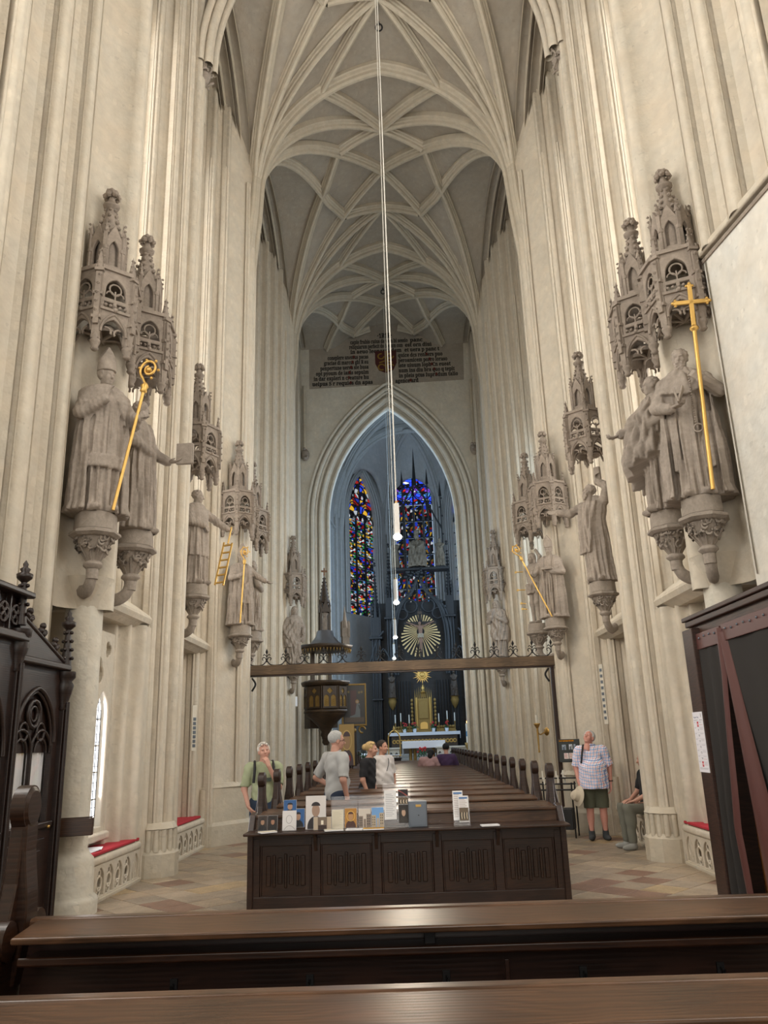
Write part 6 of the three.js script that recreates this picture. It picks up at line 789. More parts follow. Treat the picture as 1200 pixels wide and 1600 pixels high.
  const c = thing('calendar_sheet', 'white weekly calendar sheet with two red dates on the booth post', 'poster', [3.147, 1.28, -8.86], R(-90)); mb().rbox(0, 0.3, 0, 0.29, 0.62, 0.003, 0.001).build('sheet', M.paper, c); mesh('print', new THREE.PlaneGeometry(0.29, 0.62), std({ map: cal, roughness: 0.7 }), c).position.set(0, 0.3, 0.0025);
}

// ------------------------------------------------------------------ the screen: beam, posts and iron cresting
{
  const t = thing('screen_beam', 'brown wooden screen beam spanning the nave between dark posts', 'beam', [-0.08, 0, -15.95], R(0.4));
  mb().rbox(0, 3.12, 0, 6.2, 0.19, 0.2, 0.012).build('beam', M.beam, t); mb().rbox(0, 3.01, 0.03, 6.1, 0.03, 0.1, 0.005).build('lower_trim', M.pewDark, t);
  for (const s of [-1, 1]) { mb().rbox(s * 3.02, 1.5, 0, 0.07, 3.0, 0.09, 0.008).build('post', M.pewDark, t); mb().tube([V(s * 2.95, 2.98, 0), V(s * 2.88, 2.86, 0), V(s * 2.95, 2.72, 0)], 0.02, 6, 12).build('bracket', M.iron, t); }
  for (let i = 0; i < 16; i++) {
    const x = -2.85 + i * 0.38, u = new THREE.Group(); u.name = 'cresting'; u.position.set(x, 3.22, 0); t.add(u);
    mb().tube([V(-0.19, 0.1, 0), V(-0.12, 0.02, 0), V(0, -0.0, 0), V(0.12, 0.02, 0), V(0.19, 0.1, 0)], 0.011, 5, 20).build('swag', M.iron, u);
    mb().tube([V(0.19, 0.08, 0), V(0.15, 0.16, 0), V(0.1, 0.14, 0), V(0.12, 0.1, 0)], 0.009, 5, 14).tube([V(-0.19, 0.08, 0), V(-0.15, 0.16, 0), V(-0.1, 0.14, 0), V(-0.12, 0.1, 0)], 0.009, 5, 14).build('scroll', M.iron, u);
    const f = mb().add(new THREE.OctahedronGeometry(0.045), mat4([0.19, 0.27, 0], [0, 0, 0], [0.6, 1.5, 0.4])).bar(V(0.19, 0.06, 0), V(0.19, 0.25, 0), 0.008, 5).tube([V(0.19, 0.17, 0), V(0.24, 0.22, 0), V(0.26, 0.19, 0)], 0.009, 5, 8).tube([V(0.19, 0.17, 0), V(0.14, 0.22, 0), V(0.12, 0.19, 0)], 0.009, 5, 8); f.build('fleur', M.iron, u);
  }
}

// ------------------------------------------------------------------ pulpit, pictures and lamps
{
  const t = thing('pulpit', 'brown carved Gothic pulpit with gilded panels on the left wall', 'pulpit', [-2.5, 0, -25.4], R(18)), C = M.pulpit;
  const n = 8, rad = 0.6, f = 2 * rad * Math.tan(Math.PI / n);
  mb().lathe([[0.06, 1.62], [0.12, 1.7], [0.1, 1.82], [0.17, 1.92], [0.14, 2.02], [0.26, 2.2], [0.5, 2.42], [0.62, 2.5], [0.64, 2.58]], 8, mat4([0, 0, 0], [0, Math.PI / 8, 0])).build('corbel_stem', C, t);
  const st = mb().sph(0, 1.86, 0, 0.13, 8); for (let i = 0; i < 14; i++) st.sph(rr(-0.13, 0.13), rr(1.72, 1.98), rr(-0.13, 0.13), 0.05, 6); st.build('carved_boss', C, t);
  mb().add(new THREE.CylinderGeometry(rad + 0.02, rad + 0.02, 0.9, 8), mat4([0, 3.0, 0], [0, Math.PI / 8, 0])).build('drum', C, t);
  mb().lathe([[0.6, 3.38], [0.74, 3.42], [0.78, 3.5], [0.78, 3.55], [0.6, 3.56]], 8, mat4([0, 0, 0], [0, Math.PI / 8, 0])).build('parapet_rail', C, t); mb().lathe([[0.6, 2.56], [0.7, 2.6], [0.68, 2.68], [0.62, 2.7]], 8, mat4([0, 0, 0], [0, Math.PI / 8, 0])).build('foot_moulding', C, t);
  for (let i = 0; i < n; i++) {
    const a = i * Math.PI / 4, g = new THREE.Group(); g.name = 'panel'; g.position.set(Math.sin(a) * rad, 0, Math.cos(a) * rad); g.rotation.y = a; t.add(g); if (Math.cos(a - 0.1) < -0.3) continue;
    const w = f / 2 - 0.03, s = shp([[-w, 2.72], [w, 2.72], [w, 3.38], [-w, 3.38]]); for (const c of [-w / 2, w / 2]) s.holes.push(pth([[c - w / 2 + 0.03, 2.77], ...archPts(w / 2 - 0.03, 3.02, 0.1, 5, c), [c + w / 2 - 0.03, 2.77]].reverse())); s.holes.push(pth(foil(0, 3.24, 0.085, 4)));
    mb().ext(s, 0.04, mat4([0, 0, 0.01])).build('tracery_frame', C, g); mb().box(0, 3.05, 0.022, 2 * w, 0.64, 0.012).build('gilded_ground', M.goldMatt, g); for (const c of [-w / 2, w / 2]) { const p = mb(); for (let k = 0; k < 3; k++) p.tor(c, 2.83 + k * 0.066, 0.035, 0.03, 0.008, 4, 10); p.build('gilded_scroll', M.goldMatt, g); }
    mb().cyl(f / 2, 3.05, 0.02, 0.022, 0.022, 0.68, 6).build('corner_shaft', C, g);
  }
  const d = new THREE.Group(); d.name = 'sounding_board'; t.add(d);
  mb().lathe([[0, 4.5], [0.72, 4.5], [0.86, 4.56], [0.9, 4.66], [0.84, 4.68], [0, 4.7]], 8, mat4([0, 0, 0], [0, Math.PI / 8, 0])).build('board', C, d); const fr = mb(); for (let i = 0; i < 48; i++) { const a = i / 48 * 6.283, r = 0.82; fr.add(new THREE.ConeGeometry(0.03, 0.12, 5), mat4([Math.sin(a) * r, 4.48, Math.cos(a) * r], [Math.PI, 0, 0])); } fr.build('fringe', M.goldMatt, d);
  mb().lathe([[0.62, 4.68], [0.45, 4.8], [0.3, 4.98], [0.26, 5.15], [0.24, 5.16]], 8, mat4([0, 0, 0], [0, Math.PI / 8, 0])).build('roof', std({ color: lin(0.12, 0.12, 0.13), roughness: 0.35 }), d);
  for (let i = 0; i < 4; i++) { const a = i * Math.PI / 2 + Math.PI / 4, x = Math.sin(a) * 0.2, z = Math.cos(a) * 0.2; mb().box(x, 5.55, z, 0.05, 0.85, 0.05).add(new THREE.ConeGeometry(0.05, 0.22, 4), mat4([x, 6.05, z])).build('spire_post', C, d); mb().ext(shp([[-0.16, 5.75], [0.16, 5.75], [0, 6.15]]), 0.03, mat4([Math.sin(a + 0.785) * 0.15, 0, Math.cos(a + 0.785) * 0.15], [0, a + 0.785, 0])).build('spire_gable', C, d); }
  mb().add(new THREE.ConeGeometry(0.17, 0.95, 8), mat4([0, 6.55, 0])).build('spire', C, d); const cr = mb(); for (let i = 0; i < 4; i++) for (let k = 0; k < 7; k++) cr.sph(Math.sin(i * 1.571) * (0.16 - k * 0.02), 6.15 + k * 0.12, Math.cos(i * 1.571) * (0.16 - k * 0.02), 0.026, 5); cr.build('crockets', C, d); mb().rbox(0, 7.1, 0, 0.04, 0.26, 0.04, 0.008).rbox(0, 7.12, 0, 0.2, 0.06, 0.04, 0.008).build('top_cross', std({ color: lin(0.2, 0.09, 0.04), roughness: 0.5 }), d);
  mesh('niche_figure', netMesh(uni([robeF(gownSecs(0.9), { n: 8, A: 0.04 }), ell([0, 1.6, 0], [0.09, 0.12, 0.1]), cap([-0.2, 1.35, 0], [-0.05, 1.1, 0.2], 0.07, 0.05), cap([0.2, 1.35, 0], [0.05, 1.1, 0.2], 0.07, 0.05)], 0.03), [-0.4, 0, -0.4], [0.4, 1.75, 0.4], 0.04).scale(0.42, 0.42, 0.42).translate(0, 5.15, 0.03), M.statue, d);
  for (const [x, z, h] of [[0.62, 0.2, 6.0], [0.72, -0.1, 5.6]]) { const b = mb(); b.box(x, 4.95, z, 0.2, 0.55, 0.2).add(new THREE.ConeGeometry(0.1, h - 5.2, 6), mat4([x, (h + 5.2) / 2, z])); for (let k = 0; k < 4; k++) b.box(x + (k % 2 ? 0.1 : -0.1), 5.2, z + (k < 2 ? 0.1 : -0.1), 0.04, 0.5, 0.04); b.build('side_spirelet', M.canopy, d); }
  mb().box(-0.25, 4.05, -0.75, 0.12, 1.0, 0.12).box(0.35, 4.05, -0.85, 0.1, 1.0, 0.1).build('rear_post', C, t); mb().box(0.05, 2.9, -0.95, 0.9, 1.5, 0.9).build('stair_landing', C, t);
}
{ const tx = canvasTex(256, 400, (g) => { g.fillStyle = '#17191c'; g.fillRect(0, 0, 256, 400); g.fillStyle = '#3a1018'; g.fillRect(88, 50, 70, 260); g.fillStyle = '#6a5a2c'; for (const [x, y] of [[36, 70], [66, 66], [190, 74], [220, 70]]) { g.beginPath(); g.arc(x, y, 13, 0, 7); g.fill(); } g.fillStyle = '#5c6468'; g.beginPath(); g.moveTo(160, 180); g.lineTo(196, 190); g.lineTo(200, 350); g.lineTo(60, 356); g.lineTo(80, 320); g.lineTo(140, 300); g.fill(); g.fillStyle = '#8a6a30'; g.beginPath(); g.arc(166, 168, 22, 0, 7); g.fill(); g.fillStyle = '#9a8472'; g.beginPath(); g.arc(167, 170, 13, 0, 7); g.fill(); g.fillStyle = '#2a3236'; g.beginPath(); g.moveTo(176, 200); g.lineTo(208, 214); g.lineTo(190, 250); g.fill(); g.fillStyle = '#4a3a2c'; g.fillRect(14, 330, 230, 50); });
  const t = thing('altar_painting', 'large dark framed painting of a kneeling haloed figure', 'painting', [-1.685, 2.19, -26.7], R(3)); mb().rbox(0, 0.68, 0, 0.82, 1.36, 0.05, 0.01).build('back_board', M.pewDark, t); mesh('canvas', new THREE.PlaneGeometry(0.72, 1.24), std({ map: tx, roughness: 0.35 }), t).position.set(0, 0.68, 0.027); for (const s of [-1, 1]) { mb().rbox(s * 0.38, 0.68, 0.03, 0.05, 1.36, 0.04, 0.01).build('frame_side', M.goldMatt, t); mb().rbox(0, 0.68 + s * 0.65, 0.03, 0.8, 0.05, 0.04, 0.01).build('frame_rail', M.goldMatt, t); }
  mb().box(0, -1.1, -0.06, 0.12, 2.2, 0.05).build('prop', M.pewDark, t); mb().box(0, -2.16, -0.02, 0.5, 0.06, 0.22).build('prop_foot', M.pewDark, t); mb().tor(0.25, -0.12, 0.02, 0.1, 0.03, 6, 14, [0, 0, 0], 5).sph(0.0, -0.14, 0.02, 0.07, 8).build('bracket_scroll', M.goldMatt, t); }
{ const tx = portrait('#b09058', '#5a4a4e', '#b08c68', (g) => { g.strokeStyle = '#d8b878'; g.lineWidth = 3; g.beginPath(); g.arc(48, 50, 30, 0, 7); g.stroke(); g.fillStyle = '#a03028'; g.fillRect(24, 98, 46, 16); });
  const t = thing('saint_portrait', 'tall portrait panel of a seated cleric with red book', 'painting', [-1.777, 1.02, -24.4], R(2)); mb().rbox(0, 0.6, 0, 0.46, 1.2, 0.04, 0.008).build('panel', M.pulpit, t); mesh('painted_face', new THREE.PlaneGeometry(0.45, 1.18), std({ map: tx, roughness: 0.6 }), t).position.set(0, 0.6, 0.022); for (const s of [-1, 1]) mb().bar(V(s * 0.18, -1.02, 0.04), V(s * 0.14, 0.3, -0.03), 0.02).build('easel_leg', M.pewDark, t); mb().bar(V(0, -1.02, -0.1), V(0, 0.5, -0.04), 0.02).build('easel_leg', M.pewDark, t); }
// hanging lamps: white tubes with a bright mouth on long cords
const lampGlow = std({ color: 0xffffff, emissive: new THREE.Color(1, 0.93, 0.82), emissiveIntensity: 9 });
for (const [x, y, d, top, who, pw] of [[-0.02, 5.0, 12.9, 17.5, 'nearest and largest of the hanging lamps', 9], [-0.12, 5.0, 19.5, 17.2, 'second nearest hanging lamp', 9], [-0.24, 5.0, 26.4, 17.6, 'third hanging lamp, low before the altar rays', 9], [-0.38, 5.0, 33.4, 19, 'farthest and smallest of the hanging lamps', 9]]) {
  const t = thing('pendant_lamp', 'white tube lamp on a long cord, ' + who, 'lamp', [x, y, -d], 0, 'hanging tube lamps');
  mb().cyl(0, 0.31, 0, 0.045, 0.045, 0.55, 16).build('tube', std({ color: lin(0.75, 0.72, 0.68), roughness: 0.4 }), t); mb().sph(0, 0.0, 0, 0.075, 14, [1, 0.7, 1]).build('lamp_bulb', lampGlow, t); mb().cyl(0, 0.6, 0, 0.015, 0.03, 0.06, 8).build('cap', M.brass, t);
  const cord = std({ color: lin(0.72, 0.69, 0.62), roughness: 0.6 });
  mb().bar(V(0, 0.6, 0), V(0, top - y, 0), d < 15 ? 0.011 : 0.009, 5).build('cord', cord, t); if (d > 15 && d < 20) mb().bar(V(0, 0.62, 0), V(0.06, 12.4, d - 12.95), 0.009, 5).build('stay_wire', cord, t);
  const l = new THREE.PointLight(new THREE.Color(1, 0.86, 0.68), pw); l.position.set(x, y - 0.1, -d); l.shadow.radius = 3; l.castShadow = true; l.name = 'lamp_light'; scene.add(l);
}

// ------------------------------------------------------------------ the altars in the choir
const choirThing = (name, label, cat, x, y, d, turn = 0, group) => thing(name, label, cat, chp(x, y, d).toArray(), CA + turn, group);
const AX = 0.32;
{
  const t = choirThing('high_altar', 'towering dark Gothic high altar with an ogee arch and pinnacles', 'altar', AX, 0.99, 16.2), C = M.altarWood;
  mb().box(0, 4.2, -0.7, 5.6, 8.4, 0.1).build('back_wall', C, t);
  for (const s of [-1, 1]) {
    for (const [x, w, H] of [[2.55, 0.5, 6.3], [1.72, 0.36, 7.4]]) { const b = new THREE.Group(); b.name = 'tower'; b.position.set(s * x, 0, 0); t.add(b); mb().box(0, H / 2, -0.25, w, H, 0.6).build('pier', C, b); for (let k = 0; k < 3; k++) mb().cyl((k - 1) * w * 0.4, H / 2, 0.08, 0.05, 0.05, H, 8).build('shaft', C, b); mb().rbox(0, H, -0.1, w + 0.25, 0.12, 0.8, 0.03).rbox(0, 2.9, 0, w + 0.14, 0.1, 0.5, 0.03).build('moulding', C, b);
      const pn = mb(); pn.add(new THREE.ConeGeometry(w * 0.42, 3.6, 6), mat4([0, H + 2.4, -0.15])).box(0, H + 0.6, -0.15, w * 0.8, 1.2, 0.4); for (let k = 0; k < 16; k++) for (const q of [-1, 1]) pn.add(new THREE.OctahedronGeometry(0.06), mat4([q * w * 0.42 * (1 - k / 17), H + 0.8 + k * 0.2, 0.0])); pn.build('pinnacle', C, b); for (const q of [-1, 1]) mb().box(q * w * 0.5, H + 0.7, 0, 0.08, 1.4, 0.08).add(new THREE.ConeGeometry(0.07, 0.8, 4), mat4([q * w * 0.5, H + 1.8, 0])).build('side_pinnacle', C, b); mb().lathe([[0, H + 4.2], [0.1, H + 4.26], [0.03, H + 4.32], [0.08, H + 4.4], [0, H + 4.5]], 8, mat4([0, 0, -0.15])).build('finial', C, b); }
    const A = [V(s * 2.9, 5.0, 0.05), V(s * 2.5, 6.2, 0.05), V(s * 2.1, 6.7, 0.05)]; mb().tube(A, 0.07, 6, 16).build('flying_scroll', C, t);
    mb().tube([...archPts(0.42, 4.6, 1.1, 6, s * 2.14)].map(([x, y]) => V(x, y, 0.1)), 0.06, 6, 24).build('side_arch', C, t); mesh('niche_figure', netMesh(uni([robeF(gownSecs(0.95), { n: 9, A: 0.05, p: s }), ell([0, 1.62, 0], [0.09, 0.12, 0.1]), cap([-0.2, 1.35, 0], [-0.05, 1.1, 0.2], 0.07, 0.05), cap([0.2, 1.35, 0], [0.05, 1.1, 0.2], 0.07, 0.05)], 0.03), [-0.4, 0, -0.4], [0.4, 1.78, 0.4], 0.04).scale(0.8, 0.8, 0.8).translate(s * 1.72, 2.95, 0.25), M.pulpit, t);
    mb().lathe([[0.02, 2.3], [0.16, 2.5], [0.24, 2.75], [0.2, 2.9], [0.3, 2.95]], 10, mat4([s * 1.72, 0, 0.25])).build('figure_bracket', M.goldMatt, t);
    for (let k = 0; k < 5; k++) mb().cyl(s * (0.75 + k * 0.16), 2.2, -0.35, 0.04, 0.04, 3.4, 6).build('panel_shaft', C, t);
  }
  // the great ogee arch with cusps, and the shelf of saints above
  const og = (k) => [V(-1.5 * k, 4.2, 0.1), V(-1.5 * k, 6.9, 0.1), V(-1.15 * k, 8.1, 0.1), V(-0.4 * k, 8.9, 0.1), V(0, 9.9, 0.1)];
  for (const [k, r] of [[1, 0.1], [0.9, 0.07], [1.12, 0.07]]) for (const s of [-1, 1]) mb().tube(og(k).map((v) => V(v.x * s, v.y, v.z)), r, 7, 30).build('ogee_rib', C, t);
  for (const s of [-1, 1]) { mb().tor(s * 0.5, 8.05, 0.08, 0.36, 0.06, 6, 18).build('arch_cusp', C, t); mb().tor(s * 1.0, 7.6, 0.08, 0.3, 0.05, 6, 18).build('arch_cusp', C, t); for (let k = 0; k < 7; k++) { const p = new THREE.CatmullRomCurve3(og(1.15)).getPoint(0.45 + k * 0.075); mb().add(new THREE.IcosahedronGeometry(0.11), mat4([p.x * s, p.y + 0.06, 0.12])).build('crocket', C, t); } }
  mb().rbox(0, 10.15, 0.0, 3.6, 0.16, 0.9, 0.04).build('statue_shelf', C, t); const cv = mb(); for (let k = 0; k < 34; k++) cv.sph(rr(-0.8, 0.8), rr(9.65, 10.05), 0.35 + rr(-0.08, 0.1), rr(0.07, 0.13), 6); cv.build('carved_foliage', C, t);
  for (const [x, h] of [[-1.5, 4.4], [-0.75, 5.2], [0.75, 5.2], [1.5, 4.4], [0, 0]]) if (h) { const b = mb(); b.box(x, 10.2 + h / 2, -0.1, 0.07, h, 0.07).add(new THREE.ConeGeometry(0.09, 1, 4), mat4([x, 10.7 + h, -0.1])); for (let k = 0; k < 8; k++) b.add(new THREE.OctahedronGeometry(0.06), mat4([x + (k % 2 ? 0.07 : -0.07), 10.6 + k * h / 8, -0.06])); b.build('crown_pinnacle', C, t); }
  const sp = mb(); sp.add(new THREE.ConeGeometry(0.14, 2.4, 6), mat4([0, 16.6, -0.1])); for (const s of [-1, 1]) sp.tube([V(s * 0.75, 13.4, -0.1), V(s * 0.6, 14.4, -0.1), V(0, 15.5, -0.1)], 0.06, 5, 14).tube([V(s * 1.5, 12.6, -0.1), V(s * 1.1, 13.4, -0.1), V(s * 0.75, 14.2, -0.1)], 0.05, 5, 14); sp.build('crown_spire', C, t);
  // gilded mensa front, tabernacle and monstrance
  mb().rbox(0, 0.5, 1.1, 3.5, 1.0, 0.9, 0.02).build('altar_block', M.pulpit, t); for (let k = 0; k < 18; k++) mb().tor(-1.6 + k * 0.188, 0.62, 1.56, 0.09, 0.022, 5, 12).tor(-1.6 + k * 0.188, 0.62, 1.57, 0.06, 0.015, 5, 10).build('gilded_scroll', M.gold, t); mb().rbox(0, 1.03, 1.1, 3.7, 0.06, 1.0, 0.015).build('altar_slab', C, t);
  for (const s of [-1, 1]) { mb().rbox(s * 1.15, 1.16, 0.8, 1.0, 0.2, 0.35, 0.02).build('gradine', M.goldMatt, t); const g2 = mb(); for (let k = 0; k < 6; k++) g2.sph(s * (0.75 + k * 0.16), 1.34, 0.8, 0.1, 8, [1, 0.9, 0.8]); g2.build('gilded_relief', M.goldMatt, t); }
  const tb = new THREE.Group(); tb.name = 'tabernacle'; tb.position.set(0, 1.05, 0.75); t.add(tb); mb().rbox(0, 0.9, 0, 0.95, 1.8, 0.5, 0.03).build('tabernacle_case', M.goldMatt, tb); mb().ext(shp([[-0.24, 0.75], ...archPts(0.24, 1.5, 0.16, 6), [0.24, 0.75]]), 0.05, mat4([0, 0, 0.25]), 0.012).build('tabernacle_door', M.goldMatt, tb); mb().ext(shp([[-0.2, 0.2], ...archPts(0.2, 0.42, 0.14, 6), [0.2, 0.2]]), 0.04, mat4([0, 0, 0.25]), 0.01).build('lower_niche', M.gold, tb);
  for (const s of [-1, 1]) { mb().cyl(s * 0.36, 1.0, 0.26, 0.05, 0.05, 1.7, 10).build('tabernacle_column', M.gold, tb); for (let k = 0; k < 7; k++) mb().sph(s * 0.62, 0.5 + k * 0.2, 0.1, 0.1, 7, [0.8, 1.1, 0.8]).build('side_ornament', M.goldMatt, tb); }
  const gs = mb(); for (let k = 0; k < 9; k++) gs.add(new THREE.ConeGeometry(0.045, 0.5 + 0.35 * (1 - Math.abs(k - 4) / 4), 5), mat4([(k - 4) * 0.11, 2.05 + 0.17 * (1 - Math.abs(k - 4) / 4), 0])); gs.build('tabernacle_crest', M.goldMatt, tb);
}
{ // altar statues on the top shelf
  const fig = netMesh(uni([robeF(gownSecs(1.05), { n: 9, A: 0.06 }), ell([0, 1.62, 0.02], [0.1, 0.13, 0.11]), cap([-0.22, 1.36, 0], [-0.06, 1.15, 0.22], 0.08, 0.05), cap([0.22, 1.36, 0], [0.06, 1.15, 0.22], 0.08, 0.05)], 0.03), [-0.42, 0, -0.42], [0.42, 1.8, 0.42], 0.03);
  const seat = netMesh(uni([robeF([[0, 0, 0.15, 0.42, 0.4], [0.5, 0, 0.12, 0.38, 0.34], [0.75, 0, 0.05, 0.34, 0.28], [1.2, 0, 0, 0.28, 0.2], [1.4, 0, 0, 0.16, 0.13]], { n: 9, A: 0.07, tilt: 1.2, fade: 2 }), ell([0, 1.58, 0.02], [0.12, 0.16, 0.12]), cap([-0.28, 1.25, 0], [-0.12, 1.0, 0.35], 0.1, 0.06), cap([0.28, 1.25, 0], [0.12, 1.0, 0.35], 0.1, 0.06), rbx([0, 1.8, 0], [0.11, 0.1, 0.1], 0.04)], 0.04), [-0.6, 0, -0.4], [0.6, 1.95, 0.65], 0.032);
  const sm = carve(0.3, 0.24, 0.17);
  for (const [x, g, k, l] of [[-1.32, fig, 1.0, 'small stone saint at the left on the high altar shelf'], [0, seat, 1.2, 'enthroned crowned figure in the middle of the high altar shelf'], [1.32, fig, 1.0, 'small stone saint at the right on the high altar shelf']]) { const p = choirThing('altar_figure', l, 'statue', AX + x, 11.22, 16.2 - 0.1); const o = mesh('draped_body', g, sm, p); o.scale.setScalar(k); mb().rbox(0, 0.02, 0.05, 0.5 * k, 0.06, 0.5, 0.02).build('base', M.altarWood, p); }
}
{ // crucifix in its glory of rays
  const t = choirThing('crucifix', 'large crucifix before a sunburst of gilded rays', 'crucifix', AX, 6.4, 15.95); const rm = std({ color: lin(0.62, 0.44, 0.2), metalness: 0.35, roughness: 0.45 });
  for (let i = 0; i < 36; i++) { const a = (i + 0.5) / 36 * 6.2832, r1 = 1.05 + 0.38 * Math.max(0, -Math.cos(a)), up = Math.cos(a) > 0 ? 0.92 : 1; const g = shp([[-0.012, 0.22], [0.012, 0.22], [0.042, r1 * up], [-0.042, r1 * up]]); mb().ext(g, 0.03, mat4([0, 1.15, -0.05], [0, 0, a])).build('ray', rm, t); }
  const cw = wood(0.035, 0.028, 0.025); mb().rbox(0, 1.1, 0.06, 0.17, 2.7, 0.07, 0.01).rbox(0, 1.62, 0.06, 1.8, 0.17, 0.07, 0.01).build('cross', cw, t); mb().rbox(0, 2.2, 0.11, 0.26, 0.16, 0.02, 0.004).build('title_plate', M.pulpit, t);
  const bf = uni([cap([0, 0.98, 0.16], [0, 1.36, 0.16], 0.1, 0.13), cap([-0.06, 0.95, 0.16], [-0.05, 0.55, 0.24], 0.075, 0.055), cap([-0.05, 0.55, 0.24], [-0.01, 0.14, 0.15], 0.055, 0.035), cap([0.06, 0.95, 0.16], [0.05, 0.55, 0.24], 0.075, 0.055), cap([0.05, 0.55, 0.24], [0.01, 0.14, 0.15], 0.055, 0.035), cap([-0.14, 1.42, 0.15], [-0.45, 1.56, 0.13], 0.055, 0.04), cap([-0.45, 1.56, 0.13], [-0.76, 1.68, 0.12], 0.04, 0.03), cap([0.14, 1.42, 0.15], [0.45, 1.56, 0.13], 0.055, 0.04), cap([0.45, 1.56, 0.13], [0.76, 1.68, 0.12], 0.04, 0.03), ell([-0.03, 1.6, 0.19], [0.085, 0.11, 0.09]), ell([0, 0.08, 0.16], [0.05, 0.08, 0.05])], 0.04);
  mesh('corpus', netMesh(bf, [-0.86, -0.05, 0], [0.86, 1.78, 0.4], 0.022), carve(0.42, 0.24, 0.16), t); mesh('loincloth', netMesh(robeF([[0.78, 0, 0.17, 0.15, 0.13], [1.02, 0, 0.16, 0.14, 0.13]], { A: 0.03, n: 7, tilt: 2, fade: 2 }), [-0.25, 0.75, -0.02], [0.25, 1.05, 0.4], 0.02), carve(0.6, 0.5, 0.35), t); mesh('crown_of_hair', netMesh(ell([-0.03, 1.65, 0.16], [0.095, 0.09, 0.09]), [-0.2, 1.5, 0], [0.2, 1.8, 0.3], 0.02), carve(0.06, 0.035, 0.025), t);
  mb().box(0, 0.0, -0.4, 0.1, 0.1, 0.75).box(0, 2.0, -0.4, 0.1, 0.1, 0.75).build('wall_tie', cw, t);
}
{ const t = choirThing('monstrance', 'gilded sunburst monstrance above the tabernacle', 'monstrance', AX, 4.16, 15.5); mb().lathe([[0.2, 0], [0.1, 0.06], [0.04, 0.12], [0.09, 0.25], [0.03, 0.36], [0.05, 0.42]], 14).build('stem', M.gold, t); for (let i = 0; i < 20; i++) { const a = i / 20 * 6.2832; mb().ext(shp([[-0.05, 0.15], [0.05, 0.15], [0, i % 2 ? 0.42 : 0.54]]), 0.03, mat4([0, 0.95, -0.015], [0, 0, a])).build('ray', M.gold, t); } mb().tor(0, 0.95, 0, 0.17, 0.05, 8, 20).build('ring', M.gold, t); mb().sph(0, 0.95, 0, 0.14, 10, [1, 1, 0.4]).build('lunette', M.gold, t); mb().box(0, -0.12, -0.1, 0.3, 0.24, 0.3).build('plinth', M.goldMatt, t); }
// cloths, candles and flowers on the high altar
{ const t = choirThing('altar_cloth', 'white cloth on the gilded high altar', 'altar cloth', AX, 2.05, 15.1); mb().rbox(0, 0.012, 0, 3.8, 0.02, 1.06, 0.006).build('top', M.white, t); for (const s of [-1, 1]) mb().rbox(s * 1.9, -0.16, 0, 0.02, 0.36, 1.06, 0.006).build('drop', M.white, t); mb().rbox(0, -0.06, 0.53, 3.8, 0.16, 0.02, 0.006).build('front_hem', M.white, t); }
for (const [x, h, w] of [[-1.55, 0.55, 'outermost left'], [-1.25, 0.75, 'second from the left'], [-0.8, 0.5, 'innermost left'], [0.8, 0.55, 'innermost right'], [1.25, 0.85, 'second from the right'], [1.65, 0.6, 'outermost right']]) { const t = choirThing('altar_candle', `tall white candle on the high altar, ${w}`, 'candle', AX + x, 2.08, 15.2, 0, 'candles on the high altar'); mb().lathe([[0.1, 0], [0.05, 0.05], [0.025, 0.1], [0.025, 0.24 + h * 0.4], [0.06, 0.28 + h * 0.4], [0, 0.28 + h * 0.4]], 10).build('candlestick', M.goldMatt, t); mb().cyl(0, 0.28 + h * 0.4 + 0.22, 0, 0.03, 0.03, 0.44, 10).build('candle', M.wax, t); }
for (const [x, dz, w] of [[-1.05, 0.1, 'left behind'], [-0.5, 0.35, 'left front'], [0.5, 0.35, 'right front'], [1.2, 0.1, 'right behind']]) { const t = choirThing('flower_pot', `white pot of red flowers on the high altar, ${w}`, 'flower pot', AX + x, 2.08, 15.1 - dz, 0, 'red flower pots'); mb().lathe([[0.06, 0], [0.08, 0.02], [0.1, 0.16], [0.11, 0.18], [0, 0.16]], 14).build('pot', M.white, t); const l = mb(), f = mb(); for (let i = 0; i < 16; i++) { const a = rr(0, 6.28), r = rr(0.03, 0.16), y = rr(0.25, 0.45); l.add(new THREE.ConeGeometry(0.03, 0.2, 4), mat4([Math.sin(a) * r, y - 0.08, Math.cos(a) * r], [rr(-0.8, 0.8), a, rr(-0.8, 0.8)])); if (i % 2) f.add(new THREE.IcosahedronGeometry(0.045), mat4([Math.sin(a) * r, y + 0.06, Math.cos(a) * r])); } l.build('leaves', M.leaf, t); f.build('flowers', M.petal, t); }
// people's altar
{ const t = choirThing('people_altar', 'front altar with gold legs under a long white cloth', 'altar', 0.5, 0.68, 8.9); for (const x of [-0.62, -0.42, 0.42, 0.62]) mb().cyl(x, 0.44, 0, 0.07, 0.08, 0.82, 10).build('leg', M.goldMatt, t); for (const x of [-0.52, 0.52]) mb().rbox(x, 0.06, 0, 0.5, 0.12, 0.5, 0.02).build('foot', M.plaster, t); mb().rbox(0, 0.89, 0, 1.85, 0.08, 0.8, 0.015).build('table_slab', M.goldMatt, t); }
{ const t = choirThing('altar_cloth', 'long white cloth over the front altar', 'altar cloth', 0.5, 1.62, 8.9); mb().rbox(0, 0.012, 0, 1.92, 0.02, 0.86, 0.006).build('top', M.white, t); mb().rbox(0, -0.14, 0.43, 1.92, 0.3, 0.015, 0.005).build('front_drop', M.white, t); for (const s of [-1, 1]) { const g = new THREE.PlaneGeometry(0.86, 0.6, 16, 1), p = g.attributes.position; for (let i = 0; i < p.count; i++) p.setZ(i, 0.02 * Math.sin(p.getX(i) * 30)); g.computeVertexNormals(); const o = mesh('side_drop', g, M.white, t); o.position.set(s * 0.96, -0.28, 0); o.rotation.y = Math.PI / 2; } }
